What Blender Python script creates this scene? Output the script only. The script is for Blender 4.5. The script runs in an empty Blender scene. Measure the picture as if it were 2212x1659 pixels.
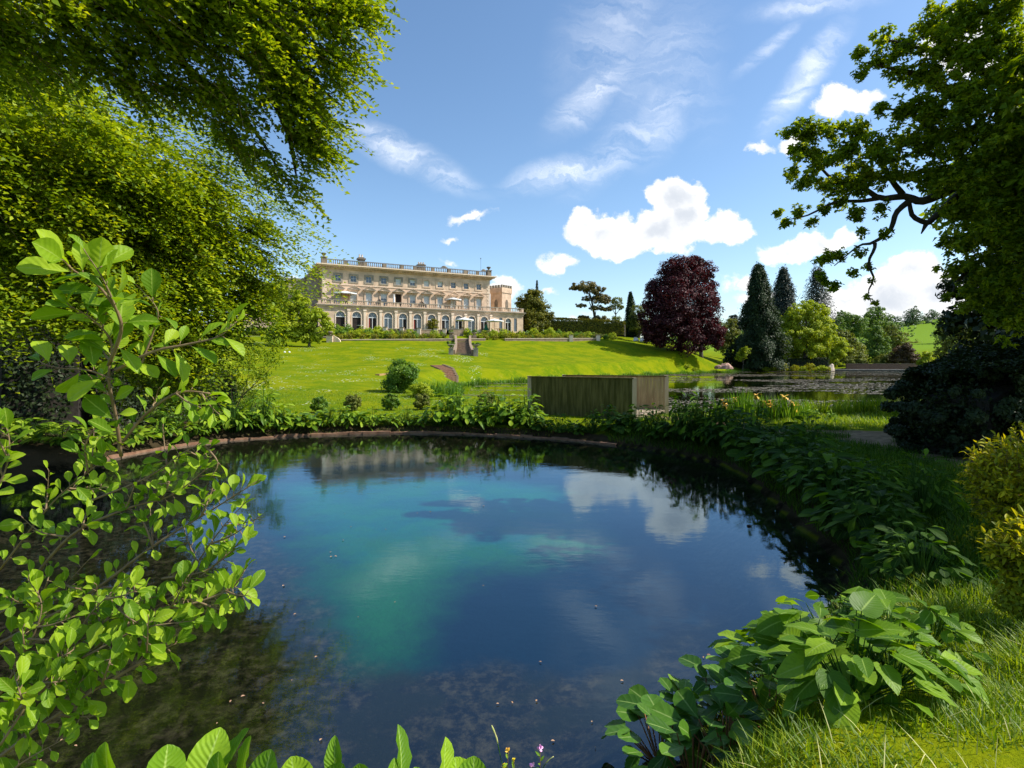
import bpy, math, random
import numpy as np
from mathutils import Vector, Matrix, noise as mnoise
R = math.radians
rng = np.random.default_rng(7)
random.seed(7)
scene = bpy.context.scene
col = scene.collection

# ------------------------------------------------------------------ camera
CAM_Z = 3.0
cam = bpy.data.cameras.new("camera")
cam.sensor_fit = 'HORIZONTAL'; cam.sensor_width = 36.0
cam.lens = 36.0 * 1150 / 2212
cam.shift_y = -(829.5 - 775) / 2212
cam.clip_start = 0.05; cam.clip_end = 6000
camo = bpy.data.objects.new("camera", cam); col.objects.link(camo)
camo.location = (0, 0, CAM_Z); camo.rotation_euler = (R(90), 0, 0)
scene.camera = camo

# ------------------------------------------------------------------ light
SUN_AZ = R(-2)        # from +X towards +Y
SUN_EL = R(46)
sd = bpy.data.lights.new("sun", 'SUN'); sd.energy = 5.0; sd.angle = R(0.5); sd.color = (1.0, 0.95, 0.87)
suno = bpy.data.objects.new("sun", sd); col.objects.link(suno)
sun_dir = Vector((math.cos(SUN_AZ) * math.cos(SUN_EL), math.sin(SUN_AZ) * math.cos(SUN_EL), math.sin(SUN_EL)))
suno.rotation_euler = sun_dir.to_track_quat('Z', 'Y').to_euler()
scene.view_settings.view_transform = 'Standard'; scene.view_settings.look = 'None'
scene.view_settings.exposure = 0.45; scene.view_settings.gamma = 1.0
scene.view_settings.use_curve_mapping = False
scene.cycles.max_bounces = 10; scene.cycles.transparent_max_bounces = 12
scene.cycles.transmission_bounces = 4; scene.cycles.diffuse_bounces = 3; scene.cycles.glossy_bounces = 4
scene.cycles.caustics_reflective = False; scene.cycles.caustics_refractive = False

class NT:
    """tiny node-tree helper"""
    def __init__(s, tree): s.t = tree; s.n = tree.nodes; s.l = tree.links
    def node(s, typ, **kw):
        n = s.n.new(typ)
        for k, v in kw.items(): setattr(n, k, v)
        return n
    def put(s, sock, v):
        if isinstance(v, bpy.types.NodeSocket): s.l.new(v, sock)
        elif v is not None:
            try: sock.default_value = v
            except Exception: sock.default_value = (v[0], v[1], v[2], 1.0)
    def m(s, op, a, b=None, c=None, clamp=False):
        n = s.n.new('ShaderNodeMath'); n.operation = op; n.use_clamp = clamp
        s.put(n.inputs[0], a); s.put(n.inputs[1], b)
        if c is not None: s.put(n.inputs[2], c)
        return n.outputs[0]
    def v(s, op, a, b=None, scale=None):
        n = s.n.new('ShaderNodeVectorMath'); n.operation = op
        s.put(n.inputs[0], a); s.put(n.inputs[1], b)
        if scale is not None: s.put(n.inputs[3], scale)
        return n.outputs[1] if op in ('LENGTH', 'DISTANCE', 'DOT_PRODUCT') else n.outputs[0]
    def mr(s, x, a, b, c=0.0, d=1.0, smooth=True):
        n = s.n.new('ShaderNodeMapRange')
        if smooth: n.interpolation_type = 'SMOOTHSTEP'
        s.put(n.inputs[0], x)
        for i, q in enumerate((a, b, c, d)): n.inputs[1 + i].default_value = q
        return n.outputs[0]
    def mix(s, f, a, b, blend='MIX'):
        n = s.n.new('ShaderNodeMix'); n.data_type = 'RGBA'; n.blend_type = blend
        s.put(n.inputs[0], f); s.put(n.inputs[6], a); s.put(n.inputs[7], b)
        return n.outputs[2]
    def noise(s, vec, scale, detail=4, rough=0.55, dist=0.0, colour=False):
        n = s.n.new('ShaderNodeTexNoise'); s.put(n.inputs['Vector'], vec)
        n.inputs['Scale'].default_value = scale; n.inputs['Detail'].default_value = detail
        n.inputs['Roughness'].default_value = rough; n.inputs['Distortion'].default_value = dist
        return n.outputs['Color' if colour else 'Fac']
    def ramp(s, x, stops):
        n = s.n.new('ShaderNodeValToRGB'); s.put(n.inputs[0], x)
        e = n.color_ramp.elements
        while len(e) < len(stops): e.new(0.5)
        for i, (p, c) in enumerate(stops): e[i].position = p; e[i].color = (*c, 1) if len(c) == 3 else c
        return n.outputs[0]

# ------------------------------------------------------------------ sky with clouds (world, by direction)
world = bpy.data.worlds.new("World"); scene.world = world; world.use_nodes = True; world.cycles.sampling_method = "MANUAL"; world.cycles.sample_map_resolution = 512
w = NT(world.node_tree); w.n.clear()
sky = w.node('ShaderNodeTexSky', sky_type='NISHITA', sun_disc=False, sun_elevation=SUN_EL)
sky.sun_rotation = math.pi / 2 - SUN_AZ
sky.air_density = 1.0; sky.dust_density = 0.6; sky.ozone_density = 2.5
tc = w.node('ShaderNodeTexCoord'); g = tc.outputs['Generated']
sp = w.node('ShaderNodeSeparateXYZ'); w.l.new(g, sp.inputs[0])
ys = w.m('MAXIMUM', sp.outputs[1], 0.02)
u = w.m('DIVIDE', sp.outputs[0], ys); vv = w.m('DIVIDE', sp.outputs[2], ys)
cb = w.node('ShaderNodeCombineXYZ'); w.put(cb.inputs[0], u); w.put(cb.inputs[1], vv); cb.inputs[2].default_value = 0
p = cb.outputs[0]
nz = w.noise(p, 9.0, 7, 0.62, colour=True)
nzs = w.v('SCALE', w.v('SUBTRACT', nz, (0.5, 0.5, 0.5)), scale=0.125)
pd = w.v('ADD', p, nzs)
pd = w.v('MULTIPLY', pd, (1, 1, 0))
def UV(px, py): return ((px - 1106) / 1150, (775 - py) / 1150)
# cumulus puffs: (px, py, rx, ry) in degrees-like slope units measured from the photograph
puffs = [(1460, 432, 72, 62), (1478, 480, 62, 62), (1420, 498, 72, 50), (1300, 500, 78, 56), (1276, 478, 48, 42), (1350, 520, 62, 34),
         (1440, 525, 80, 28), (1580, 498, 50, 34), (1530, 512, 40, 24),
         (1190, 566, 40, 24), (1020, 470, 42, 14), (975, 510, 16, 9), (1098, 618, 36, 30), (1075, 640, 40, 26), (962, 574, 20, 9), (1195, 636, 18, 9),
         (1700, 530, 62, 34), (1770, 520, 70, 34), (1830, 505, 40, 24), (1835, 215, 72, 36), (1790, 240, 40, 24), (1715, 312, 36, 18), (1640, 320, 32, 11),
         (1960, 580, 70, 44), (1920, 635, 110, 56), (1830, 650, 70, 34), (2030, 620, 90, 50), (1900, 690, 130, 40),
         (1610, 620, 40, 20), (1640, 655, 60, 20), (2080, 90, 90, 60), (2140, 420, 90, 60), (2100, 690, 120, 40),
         (1240, 690, 36, 8), (640, 600, 60, 16), (-600, 560, 260, 50), (-300, 640, 300, 40), (2900, 560, 300, 80), (3600, 620, 500, 60)]
fld = None
for (px, py, rx, ry) in puffs:
    cu, cv = UV(px, py)
    d = w.v('LENGTH', w.v('MULTIPLY', w.v('SUBTRACT', pd, (cu, cv, 0)), (1150 / rx, 1150 / ry, 0)))
    k = w.m('MULTIPLY', w.m('SUBTRACT', 1.0, d), min(rx, ry) / 40.0)
    fld = k if fld is None else w.m('SMOOTH_MAX', fld, k, 0.15)
n2_ = w.noise(pd, 26.0, 5, 0.65)
fld2 = w.m('ADD', fld, w.m('MULTIPLY', w.m('SUBTRACT', n2_, 0.5), 0.55))
cum = w.mr(fld2, -0.06, 0.26)
front = w.mr(sp.outputs[1], 0.03, 0.08)
cum = w.m('MULTIPLY', cum, front)
# cirrus wisps: (px, py, length, width, angle, strength)
wisps = [(850, 318, 100, 32, -22, 1.0), (955, 372, 60, 30, -28, 0.7), (1225, 370, 120, 30, 14, 1.0), (1340, 320, 130, 40, 38, 0.7), (1430, 240, 110, 55, 58, 0.65),
         (1290, 195, 120, 40, 42, 0.75), (1430, 130, 160, 90, 55, 0.35), (1740, 165, 130, 30, 52, 0.95), (1660, 105, 80, 14, 38, 0.6), (1760, 12, 130, 22, 8, 0.6),
         (1470, 205, 60, 40, 60, 0.42), (1330, 60, 170, 90, 60, 0.35), (1480, 150, 70, 130, 20, 0.3), (1180, 385, 70, 18, 8, 0.8), (1300, 350, 90, 22, 30, 0.7), (930, 350, 120, 22, -30, 0.5)]
cir = None
for i, (px, py, ln, wd, ang, st) in enumerate(wisps):
    cu, cv = UV(px, py)
    mp = w.node('ShaderNodeMapping', vector_type='TEXTURE')
    mp.inputs['Location'].default_value = (cu, cv, 0); mp.inputs['Rotation'].default_value = (0, 0, R(ang))
    mp.inputs['Scale'].default_value = (ln / 1150, wd / 1150, 1)
    w.put(mp.inputs['Vector'], w.v('ADD', w.v('MULTIPLY', p, (1, 1, 0)), w.v('SCALE', nzs, scale=0.35)))
    d = w.v('LENGTH', w.v('MULTIPLY', mp.outputs[0], (1, 1, 0)))
    k = w.m('MULTIPLY', w.mr(d, 1.6, 0.0), st)
    cir = k if cir is None else w.m('MAXIMUM', cir, k)
mp = w.node('ShaderNodeMapping'); mp.inputs['Rotation'].default_value = (0, 0, R(-48)); mp.inputs['Scale'].default_value = (3.5, 17, 1)
w.put(mp.inputs['Vector'], pd)
streak = w.mr(w.noise(mp.outputs[0], 1.6, 7, 0.66, 0.5), 0.24, 0.88)
cir = w.m('MULTIPLY', w.m('MULTIPLY', cir, streak), front)
cir = w.m('MULTIPLY', cir, 1.05)
skyc = w.v('SCALE', sky.outputs[0], scale=0.148)
hs = w.node('ShaderNodeHueSaturation'); hs.inputs['Saturation'].default_value = 1.07; hs.inputs['Hue'].default_value = 0.497
w.put(hs.inputs['Color'], skyc)
skyc = hs.outputs[0]
# cloud colour: sunlit white, greyer where the vapour is thick
thick = w.mr(w.m('ADD', fld2, w.m('MULTIPLY', w.m('SUBTRACT', w.noise(pd, 7.0, 5, 0.6), 0.5), 1.6)), 0.25, 1.5)
cc = w.mix(thick, (0.86, 0.86, 0.86), (0.56, 0.60, 0.66))
c1 = w.mix(cir, skyc, (1.0, 1.02, 1.06)); c2 = w.mix(cum, c1, cc)
bg = w.node('ShaderNodeBackground'); w.put(bg.inputs[0], c2); bg.inputs[1].default_value = 1.0
wo = w.node('ShaderNodeOutputWorld'); w.l.new(bg.outputs[0], wo.inputs[0])

# ------------------------------------------------------------------ general helpers
def PX(px, py, Y): return Vector(((px - 1106) / 1150 * Y, Y, CAM_Z - (py - 775) / 1150 * Y))
def PZ(px, py, z=0.0):
    Y = (CAM_Z - z) * 1150 / (py - 775); return Vector(((px - 1106) / 1150 * Y, Y, z))
def tag(o, label=None, cat=None, group=None, kind=None):
    if label: o['label'] = label
    if cat: o['category'] = cat
    if group: o['group'] = group
    if kind: o['kind'] = kind
    return o
def empty(name, loc, label=None, cat=None, group=None, rz=0.0):
    o = bpy.data.objects.new(name, None); col.objects.link(o); o.location = loc; o.rotation_euler = (0, 0, rz)
    o.empty_display_size = 0.2
    return tag(o, label, cat, group)
def child_of(o, parent):
    o.parent = parent
    return o
def raw_mesh(name, V, F, mat, parent=None, smooth=False, var=None, nper=None):
    """V (n,3); F (m,k) int array or list of tuples. var: per-face float attribute."""
    me = bpy.data.meshes.new(name)
    V = np.asarray(V, dtype=np.float32)
    if isinstance(F, np.ndarray):
        m, k = F.shape
        me.vertices.add(len(V)); me.vertices.foreach_set('co', V.ravel())
        me.loops.add(m * k); me.loops.foreach_set('vertex_index', F.astype(np.int32).ravel())
        me.polygons.add(m); me.polygons.foreach_set('loop_start', np.arange(0, m * k, k, dtype=np.int32))
        try: me.polygons.foreach_set('loop_total', np.full(m, k, dtype=np.int32))
        except Exception: pass
        me.update(calc_edges=True)
    else:
        me.from_pydata([tuple(map(float, v)) for v in V], [], [tuple(int(i) for i in f) for f in F]); me.update()
    if smooth: me.polygons.foreach_set('use_smooth', np.ones(len(me.polygons), dtype=bool))
    if var is not None:
        a = me.attributes.new('v', 'FLOAT', 'FACE'); a.data.foreach_set('value', np.asarray(var, dtype=np.float32))
    if mat: me.materials.append(mat)
    o = bpy.data.objects.new(name, me); col.objects.link(o)
    if parent is not None: o.parent = parent
    return o

class MB:
    def __init__(s): s.V = []; s.F = []
    def add(s, V, F):
        b = len(s.V); s.V += [tuple(v) for v in V]; s.F += [tuple(b + i for i in f) for f in F]
    def box(s, x0, x1, y0, y1, z0, z1):
        s.add([(x0, y0, z0), (x1, y0, z0), (x1, y1, z0), (x0, y1, z0), (x0, y0, z1), (x1, y0, z1), (x1, y1, z1), (x0, y1, z1)],
              [(0, 3, 2, 1), (4, 5, 6, 7), (0, 1, 5, 4), (1, 2, 6, 5), (2, 3, 7, 6), (3, 0, 4, 7)])
    def prism(s, pts, y0, y1):
        n = len(pts)
        s.add([(x, y0, z) for x, z in pts] + [(x, y1, z) for x, z in pts],
              [tuple(range(n)), tuple(range(2 * n - 1, n - 1, -1))] + [(i, n + i, n + (i + 1) % n, (i + 1) % n) for i in range(n)])
    def lathe(s, c, prof, n=12, sx=1.0, sy=1.0):
        V = []; F = []
        for (r, z) in prof:
            for k in range(n):
                a = 2 * math.pi * k / n; V.append((c[0] + r * sx * math.cos(a), c[1] + r * sy * math.sin(a), c[2] + z))
        m = len(prof)
        for i in range(m - 1):
            for k in range(n):
                F.append((i * n + k, i * n + (k + 1) % n, (i + 1) * n + (k + 1) % n, (i + 1) * n + k))
        F.append(tuple(range(n - 1, -1, -1))); F.append(tuple((m - 1) * n + k for k in range(n)))
        s.add(V, F)
    def tube(s, pts, rad, n=7):
        pts = [Vector(q) for q in pts]; m = len(pts)
        if not hasattr(rad, '__len__'): rad = [rad] * m
        V = []; F = []; ref = Vector((0.3, 0.2, 1)).normalized()
        for i, q in enumerate(pts):
            t = (pts[min(i + 1, m - 1)] - pts[max(i - 1, 0)]).normalized()
            a = t.cross(ref)
            if a.length < 0.05: a = t.cross(Vector((1, 0, 0)))
            a.normalize(); b = t.cross(a)
            for k in range(n):
                th = 2 * math.pi * k / n
                V.append(q + (a * math.cos(th) + b * math.sin(th)) * rad[i])
        for i in range(m - 1):
            for k in range(n):
                F.append((i * n + k, i * n + (k + 1) % n, (i + 1) * n + (k + 1) % n, (i + 1) * n + k))
        F.append(tuple(range(n - 1, -1, -1))); F.append(tuple((m - 1) * n + k for k in range(n)))
        s.add(V, F)
    def build(s, name, mat, parent=None, smooth=False):
        return raw_mesh(name, s.V, s.F, mat, parent, smooth)

def spline(pts, n):
    """Catmull-Rom through points"""
    P = [Vector(q) for q in pts]; P = [P[0] * 2 - P[1]] + P + [P[-1] * 2 - P[-2]]
    out = []; segs = len(P) - 3
    for i in range(n + 1):
        t = i / n * segs; k = min(int(t), segs - 1); f = t - k
        a, b, c, d = P[k:k + 4]
        out.append(0.5 * ((2 * b) + (c - a) * f + (2 * a - 5 * b + 4 * c - d) * f * f + (3 * b - a - 3 * c + d) * f ** 3))
    return out

# ------------------------------------------------------------------ materials
def new_mat(name):
    m = bpy.data.materials.new(name); m.use_nodes = True
    t = NT(m.node_tree); t.n.clear()
    out = t.node('ShaderNodeOutputMaterial')
    return m, t, out
def plain(name, c1, c2=None, rough=0.7, scale=3.0, bump=0.0, bscale=20.0, spec=0.4, metal=0.0, stretch=None, detail=5):
    m, t, out = new_mat(name)
    tcn = t.node('ShaderNodeTexCoord'); vec = tcn.outputs['Object']
    if stretch: vec = t.v('MULTIPLY', vec, stretch)
    b = t.node('ShaderNodeBsdfPrincipled')
    if c2 is not None: t.put(b.inputs['Base Color'], t.mix(t.mr(t.noise(vec, scale, detail, 0.6), 0.32, 0.68), c1, c2))
    else: t.put(b.inputs['Base Color'], c1)
    b.inputs['Roughness'].default_value = rough; b.inputs['Specular IOR Level'].default_value = spec; b.inputs['Metallic'].default_value = metal
    if bump:
        bn = t.node('ShaderNodeBump'); bn.inputs['Strength'].default_value = bump; bn.inputs['Distance'].default_value = 0.02
        t.put(bn.inputs['Height'], t.noise(vec, bscale, 4)); t.l.new(bn.outputs[0], b.inputs['Normal'])
    t.l.new(b.outputs[0], out.inputs[0])
    return m
def leafm(name, dark, mid, light, trans=0.4, tcol=None, rough=0.55, spec=0.22):
    m, t, out = new_mat(name)
    at = t.node('ShaderNodeAttribute'); at.attribute_name = 'v'
    c = t.ramp(at.outputs['Fac'], [(0.0, dark), (0.5, mid), (1.0, light)])
    b = t.node('ShaderNodeBsdfPrincipled'); t.put(b.inputs['Base Color'], c)
    b.inputs['Roughness'].default_value = rough; b.inputs['Specular IOR Level'].default_value = spec
    tr = t.node('ShaderNodeBsdfTranslucent')
    tm = t.mix(1.0, c, tcol or (1.9, 1.7, 0.5), 'MULTIPLY'); t.put(tr.inputs[0], tm)
    mx = t.node('ShaderNodeMixShader'); mx.inputs[0].default_value = trans
    t.l.new(b.outputs[0], mx.inputs[1]); t.l.new(tr.outputs[0], mx.inputs[2]); t.l.new(mx.outputs[0], out.inputs[0])
    return m
M = {}
M['beech'] = leafm('beech leaves', (0.05, 0.10, 0.005), (0.18, 0.28, 0.009), (0.46, 0.52, 0.025), 0.40, (2.0, 1.7, 0.4))
M['oak'] = leafm('oak leaves', (0.05, 0.10, 0.005), (0.14, 0.22, 0.008), (0.38, 0.42, 0.016), 0.5, (2.2, 1.9, 0.3))
M['copper'] = leafm('copper beech leaves', (0.020, 0.006, 0.007), (0.050, 0.012, 0.015), (0.12, 0.032, 0.034), 0.25, (2.0, 0.6, 0.6))
M['conifer'] = leafm('conifer needles', (0.010, 0.024, 0.008), (0.022, 0.045, 0.012), (0.05, 0.08, 0.018), 0.15, (1.4, 1.5, 0.8))
M['blue_conifer'] = leafm('blue conifer needles', (0.016, 0.028, 0.022), (0.032, 0.048, 0.034), (0.07, 0.08, 0.05), 0.12, (1.2, 1.3, 1.0))
M['yew'] = leafm('yew needles', (0.04, 0.055, 0.006), (0.13, 0.14, 0.010), (0.30, 0.25, 0.018), 0.2, (1.6, 1.5, 0.5))
M['acid'] = leafm('maple leaves', (0.16, 0.22, 0.010), (0.32, 0.40, 0.018), (0.48, 0.52, 0.035), 0.38, (1.5, 1.4, 0.4))
M['woods'] = leafm('woodland leaves', (0.053, 0.112, 0.022), (0.112, 0.195, 0.033), (0.210, 0.285, 0.045), 0.3, (1.7, 1.6, 0.6))
M['fardark'] = leafm('far woodland leaves', (0.05, 0.09, 0.045), (0.08, 0.13, 0.055), (0.12, 0.18, 0.06), 0.2, (1.3, 1.3, 0.8))
M['olive'] = leafm('olive leaves', (0.070, 0.098, 0.021), (0.154, 0.182, 0.031), (0.252, 0.266, 0.042), 0.3, (1.6, 1.5, 0.6))
M['brownleaf'] = leafm('brown leaves', (0.042, 0.031, 0.017), (0.084, 0.059, 0.028), (0.154, 0.098, 0.042), 0.2, (1.5, 1.2, 0.6))
M['rustpine'] = leafm('pine needles', (0.070, 0.077, 0.028), (0.168, 0.140, 0.042), (0.280, 0.210, 0.056), 0.2, (1.5, 1.3, 0.6))
M['shrub'] = leafm('shrub leaves', (0.053, 0.128, 0.018), (0.120, 0.225, 0.027), (0.255, 0.360, 0.045), 0.38, (1.8, 1.7, 0.4))
M['yewgold'] = leafm('golden yew', (0.10, 0.12, 0.01), (0.22, 0.22, 0.015), (0.36, 0.32, 0.02), 0.3, (1.4, 1.3, 0.4))
M['fore'] = leafm('foreground leaves', (0.06, 0.14, 0.018), (0.11, 0.22, 0.022), (0.22, 0.32, 0.03), 0.38, (1.6, 1.5, 0.35), 0.38, 0.45)
M['dock'] = leafm('dock leaves', (0.10, 0.22, 0.025), (0.16, 0.31, 0.035), (0.24, 0.38, 0.05), 0.35, (1.4, 1.4, 0.4), 0.4, 0.45)
M['hosta'] = leafm('hosta leaves', (0.04, 0.10, 0.018), (0.08, 0.17, 0.022), (0.15, 0.26, 0.035), 0.35, (1.7, 1.6, 0.35), 0.35, 0.5)
M['bergenia'] = leafm('bergenia leaves', (0.03, 0.085, 0.025), (0.055, 0.13, 0.03), (0.10, 0.19, 0.035), 0.25, (1.6, 1.6, 0.4), 0.3, 0.6)
M['yellowshrub'] = leafm('yellow shrub leaves', (0.10, 0.14, 0.005), (0.28, 0.31, 0.008), (0.55, 0.50, 0.018), 0.4, (1.4, 1.2, 0.3))
M['hedge'] = leafm('hedge leaves', (0.010, 0.020, 0.006), (0.022, 0.038, 0.010), (0.04, 0.06, 0.014), 0.15, (1.5, 1.5, 0.5))
M['grass'] = leafm('grass blades', (0.06, 0.13, 0.004), (0.15, 0.25, 0.007), (0.34, 0.40, 0.02), 0.42, (1.6, 1.5, 0.35), 0.5, 0.3)
M['shade_tinted_grass'] = leafm('shade tinted grass', (0.02, 0.055, 0.004), (0.045, 0.11, 0.006), (0.10, 0.19, 0.010), 0.3, (1.6, 1.5, 0.35), 0.6, 0.12)  # deep shade of the right bank put into the grass colour
M['iris'] = leafm('iris blades', (0.05, 0.13, 0.015), (0.09, 0.20, 0.02), (0.18, 0.30, 0.03), 0.4, (1.6, 1.5, 0.35))
M['bark'] = plain('bark', (0.05, 0.042, 0.03), (0.10, 0.085, 0.06), 0.9, 6, 0.6, 12)
M['darkbark'] = plain('dark bark', (0.022, 0.018, 0.013), (0.045, 0.038, 0.028), 0.9, 6, 0.6, 14)
M['twig'] = plain('twig bark', (0.16, 0.10, 0.05), (0.26, 0.18, 0.09), 0.7, 20)
M['redstalk'] = plain('red stalk', (0.22, 0.07, 0.03), (0.30, 0.16, 0.05), 0.6, 20)
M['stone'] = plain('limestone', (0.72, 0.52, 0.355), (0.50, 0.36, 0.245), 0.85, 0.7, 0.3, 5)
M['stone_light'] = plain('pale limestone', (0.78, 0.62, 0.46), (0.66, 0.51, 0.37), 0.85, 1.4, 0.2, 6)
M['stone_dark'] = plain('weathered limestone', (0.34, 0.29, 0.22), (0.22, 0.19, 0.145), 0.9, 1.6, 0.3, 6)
M['stone_soot'] = plain('sooty stone', (0.13, 0.11, 0.085), (0.25, 0.20, 0.14), 0.9, 1.5, 0.3, 6)
M['stone_wall'] = plain('garden wall stone', (0.33, 0.24, 0.16), (0.22, 0.16, 0.10), 0.95, 2.2, 0.5, 8)
M['lead'] = plain('lead roof', (0.16, 0.19, 0.23), (0.22, 0.25, 0.29), 0.5, 1.0)
M['white'] = plain('white paint', (0.72, 0.72, 0.70), None, 0.5)
M['canvas'] = plain('white canvas', (0.86, 0.85, 0.83), (0.80, 0.79, 0.77), 0.8, 4)
M['blind'] = plain('white blind', (0.62, 0.66, 0.64), None, 0.8)
M['glass'] = plain('window glass', (0.035, 0.055, 0.085), (0.06, 0.085, 0.12), 0.06, 1.5, spec=0.8)
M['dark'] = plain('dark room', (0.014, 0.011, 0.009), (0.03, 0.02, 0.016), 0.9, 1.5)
M['green_cloth'] = plain('green cloth', (0.01, 0.12, 0.07), None, 0.8)
M['red_cloth'] = plain('red cloth', (0.25, 0.03, 0.02), None, 0.8)
M['teak'] = plain('teak', (0.42, 0.26, 0.12), (0.34, 0.20, 0.09), 0.7, 5)
M['plank'] = plain('algae stained planks', (0.065, 0.060, 0.014), (0.15, 0.125, 0.04), 0.85, 2.2, 0.4, 20, spec=.15, stretch=(3, 3, 0.35))
M['plank_in'] = plain('tan planks', (0.30, 0.21, 0.10), (0.46, 0.34, 0.17), 0.8, 2.2, 0.4, 20, stretch=(3, 3, 0.35))
M['plank_end'] = plain('pale timber', (0.55, 0.43, 0.28), (0.42, 0.32, 0.2), 0.8, 3, stretch=(3, 3, 0.4))
M['deck'] = plain('deck boards', (0.42, 0.34, 0.23), (0.32, 0.25, 0.17), 0.8, 3)
M['brick'] = plain('brick edging', (0.20, 0.10, 0.055), (0.30, 0.17, 0.10), 0.9, 5, 0.4, 20)
M['orange'] = plain('ochre stone', (0.42, 0.24, 0.09), (0.32, 0.2, 0.08), 0.9, 3)
M['pinkrock'] = plain('pink rock', (0.50, 0.34, 0.26), (0.30, 0.13, 0.09), 0.9, 3, 0.5, 6)
M['metal'] = plain('dark metal', (0.06, 0.06, 0.065), None, 0.5, metal=0.6)
M['rust'] = plain('rust roof', (0.32, 0.13, 0.06), (0.22, 0.09, 0.04), 0.9, 3)
M['petal_orange'] = plain('orange petals', (0.75, 0.36, 0.03), (0.85, 0.55, 0.06), 0.6, 30)
M['petal_yellow'] = plain('yellow petals', (0.80, 0.62, 0.02), None, 0.5)
M['petal_pink'] = plain('pink petals', (0.62, 0.22, 0.50), (0.78, 0.45, 0.68), 0.6, 60)
M['petal_white'] = plain('white petals', (0.8, 0.8, 0.72), None, 0.6)
M['straw'] = plain('dry seed head', (0.55, 0.48, 0.20), (0.42, 0.45, 0.12), 0.7, 30)
M['deadleaf'] = plain('dead leaf', (0.42, 0.25, 0.14), (0.30, 0.17, 0.09), 0.7, 8)
# ------------------------------------------------------------------ terrain
def polydist(X, Y, poly):
    """signed distance to a closed polygon, negative inside"""
    P = np.array(poly, dtype=np.float64); d = np.full(X.shape, 1e18); ins = np.zeros(X.shape, bool)
    n = len(P)
    for i in range(n):
        a = P[i]; b = P[(i + 1) % n]; e = b - a
        t = np.clip(((X - a[0]) * e[0] + (Y - a[1]) * e[1]) / (e @ e), 0, 1)
        dx = X - a[0] - t * e[0]; dy = Y - a[1] - t * e[1]
        d = np.minimum(d, dx * dx + dy * dy)
        c = ((a[1] <= Y) != (b[1] <= Y))
        with np.errstate(divide='ignore', invalid='ignore'):
            xi = a[0] + (Y - a[1]) / (b[1] - a[1] + 1e-12) * e[0]
        ins ^= c & (X < xi)
    d = np.sqrt(d)
    return np.where(ins, -d, d)
def linedist(X, Y, pl):
    d = np.full(X.shape, 1e18)
    for i in range(len(pl) - 1):
        a = np.array(pl[i]); e = np.array(pl[i + 1]) - a
        t = np.clip(((X - a[0]) * e[0] + (Y - a[1]) * e[1]) / (e @ e), 0, 1)
        d = np.minimum(d, (X - a[0] - t * e[0]) ** 2 + (Y - a[1] - t * e[1]) ** 2)
    return np.sqrt(d)
def smooth_poly(pts, n):
    P = [Vector((a, b, 0)) for a, b in pts]; k = len(P); out = []
    for i in range(k):
        a, b, c, d = P[(i - 1) % k], P[i], P[(i + 1) % k], P[(i + 2) % k]
        for j in range(n):
            f = j / n
            q = 0.5 * ((2 * b) + (c - a) * f + (2 * a - 5 * b + 4 * c - d) * f * f + (3 * b - a - 3 * c + d) * f ** 3)
            out.append((q.x, q.y))
    return out
POOL = smooth_poly([(-11.9, 16.8), (-12.0, 12), (-10.5, 8.0), (-6.5, 4.6), (-3.4, 3.35), (0, 3.05), (0.9, 3.5), (1.7, 4.4), (2.6, 5.3), (3.9, 6.5), (4.8, 7.9), (5.1, 9.7),
                    (5.6, 12), (5.9, 14.8), (4.8, 17.0), (3.1, 18.8), (0.75, 20.2), (-3.3, 21.4), (-7.4, 20.9), (-10.4, 19.4)], 4)
LAKE = smooth_poly([(-5.4, 49), (-6.6, 55), (-6.3, 61), (-4, 65), (2.2, 72), (14.5, 86), (30, 103), (48.6, 121), (74, 137), (87, 140), (101, 132), (95, 95), (60, 60), (40, 44), (24, 33.5),
                    (19, 31.4), (11.3, 29.2), (7.9, 27.4), (6.0, 29.5), (3.5, 33), (1.2, 37.5), (-3.6, 40), (-5.0, 44)], 3)
PATH = [(4.5, 24.6), (6.6, 24.6), (8.2, 22.5), (9.4, 19.2), (12.8, 18.0), (11.2, 16.9), (11.3, 14), (10.8, 11.5), (10.3, 8), (9.5, 0)]
WALL = [(-120, 86), (-60, 93), (-33.4, 98.0), (-14.1, 104), (3, 110), (18.6, 116)]
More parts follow.
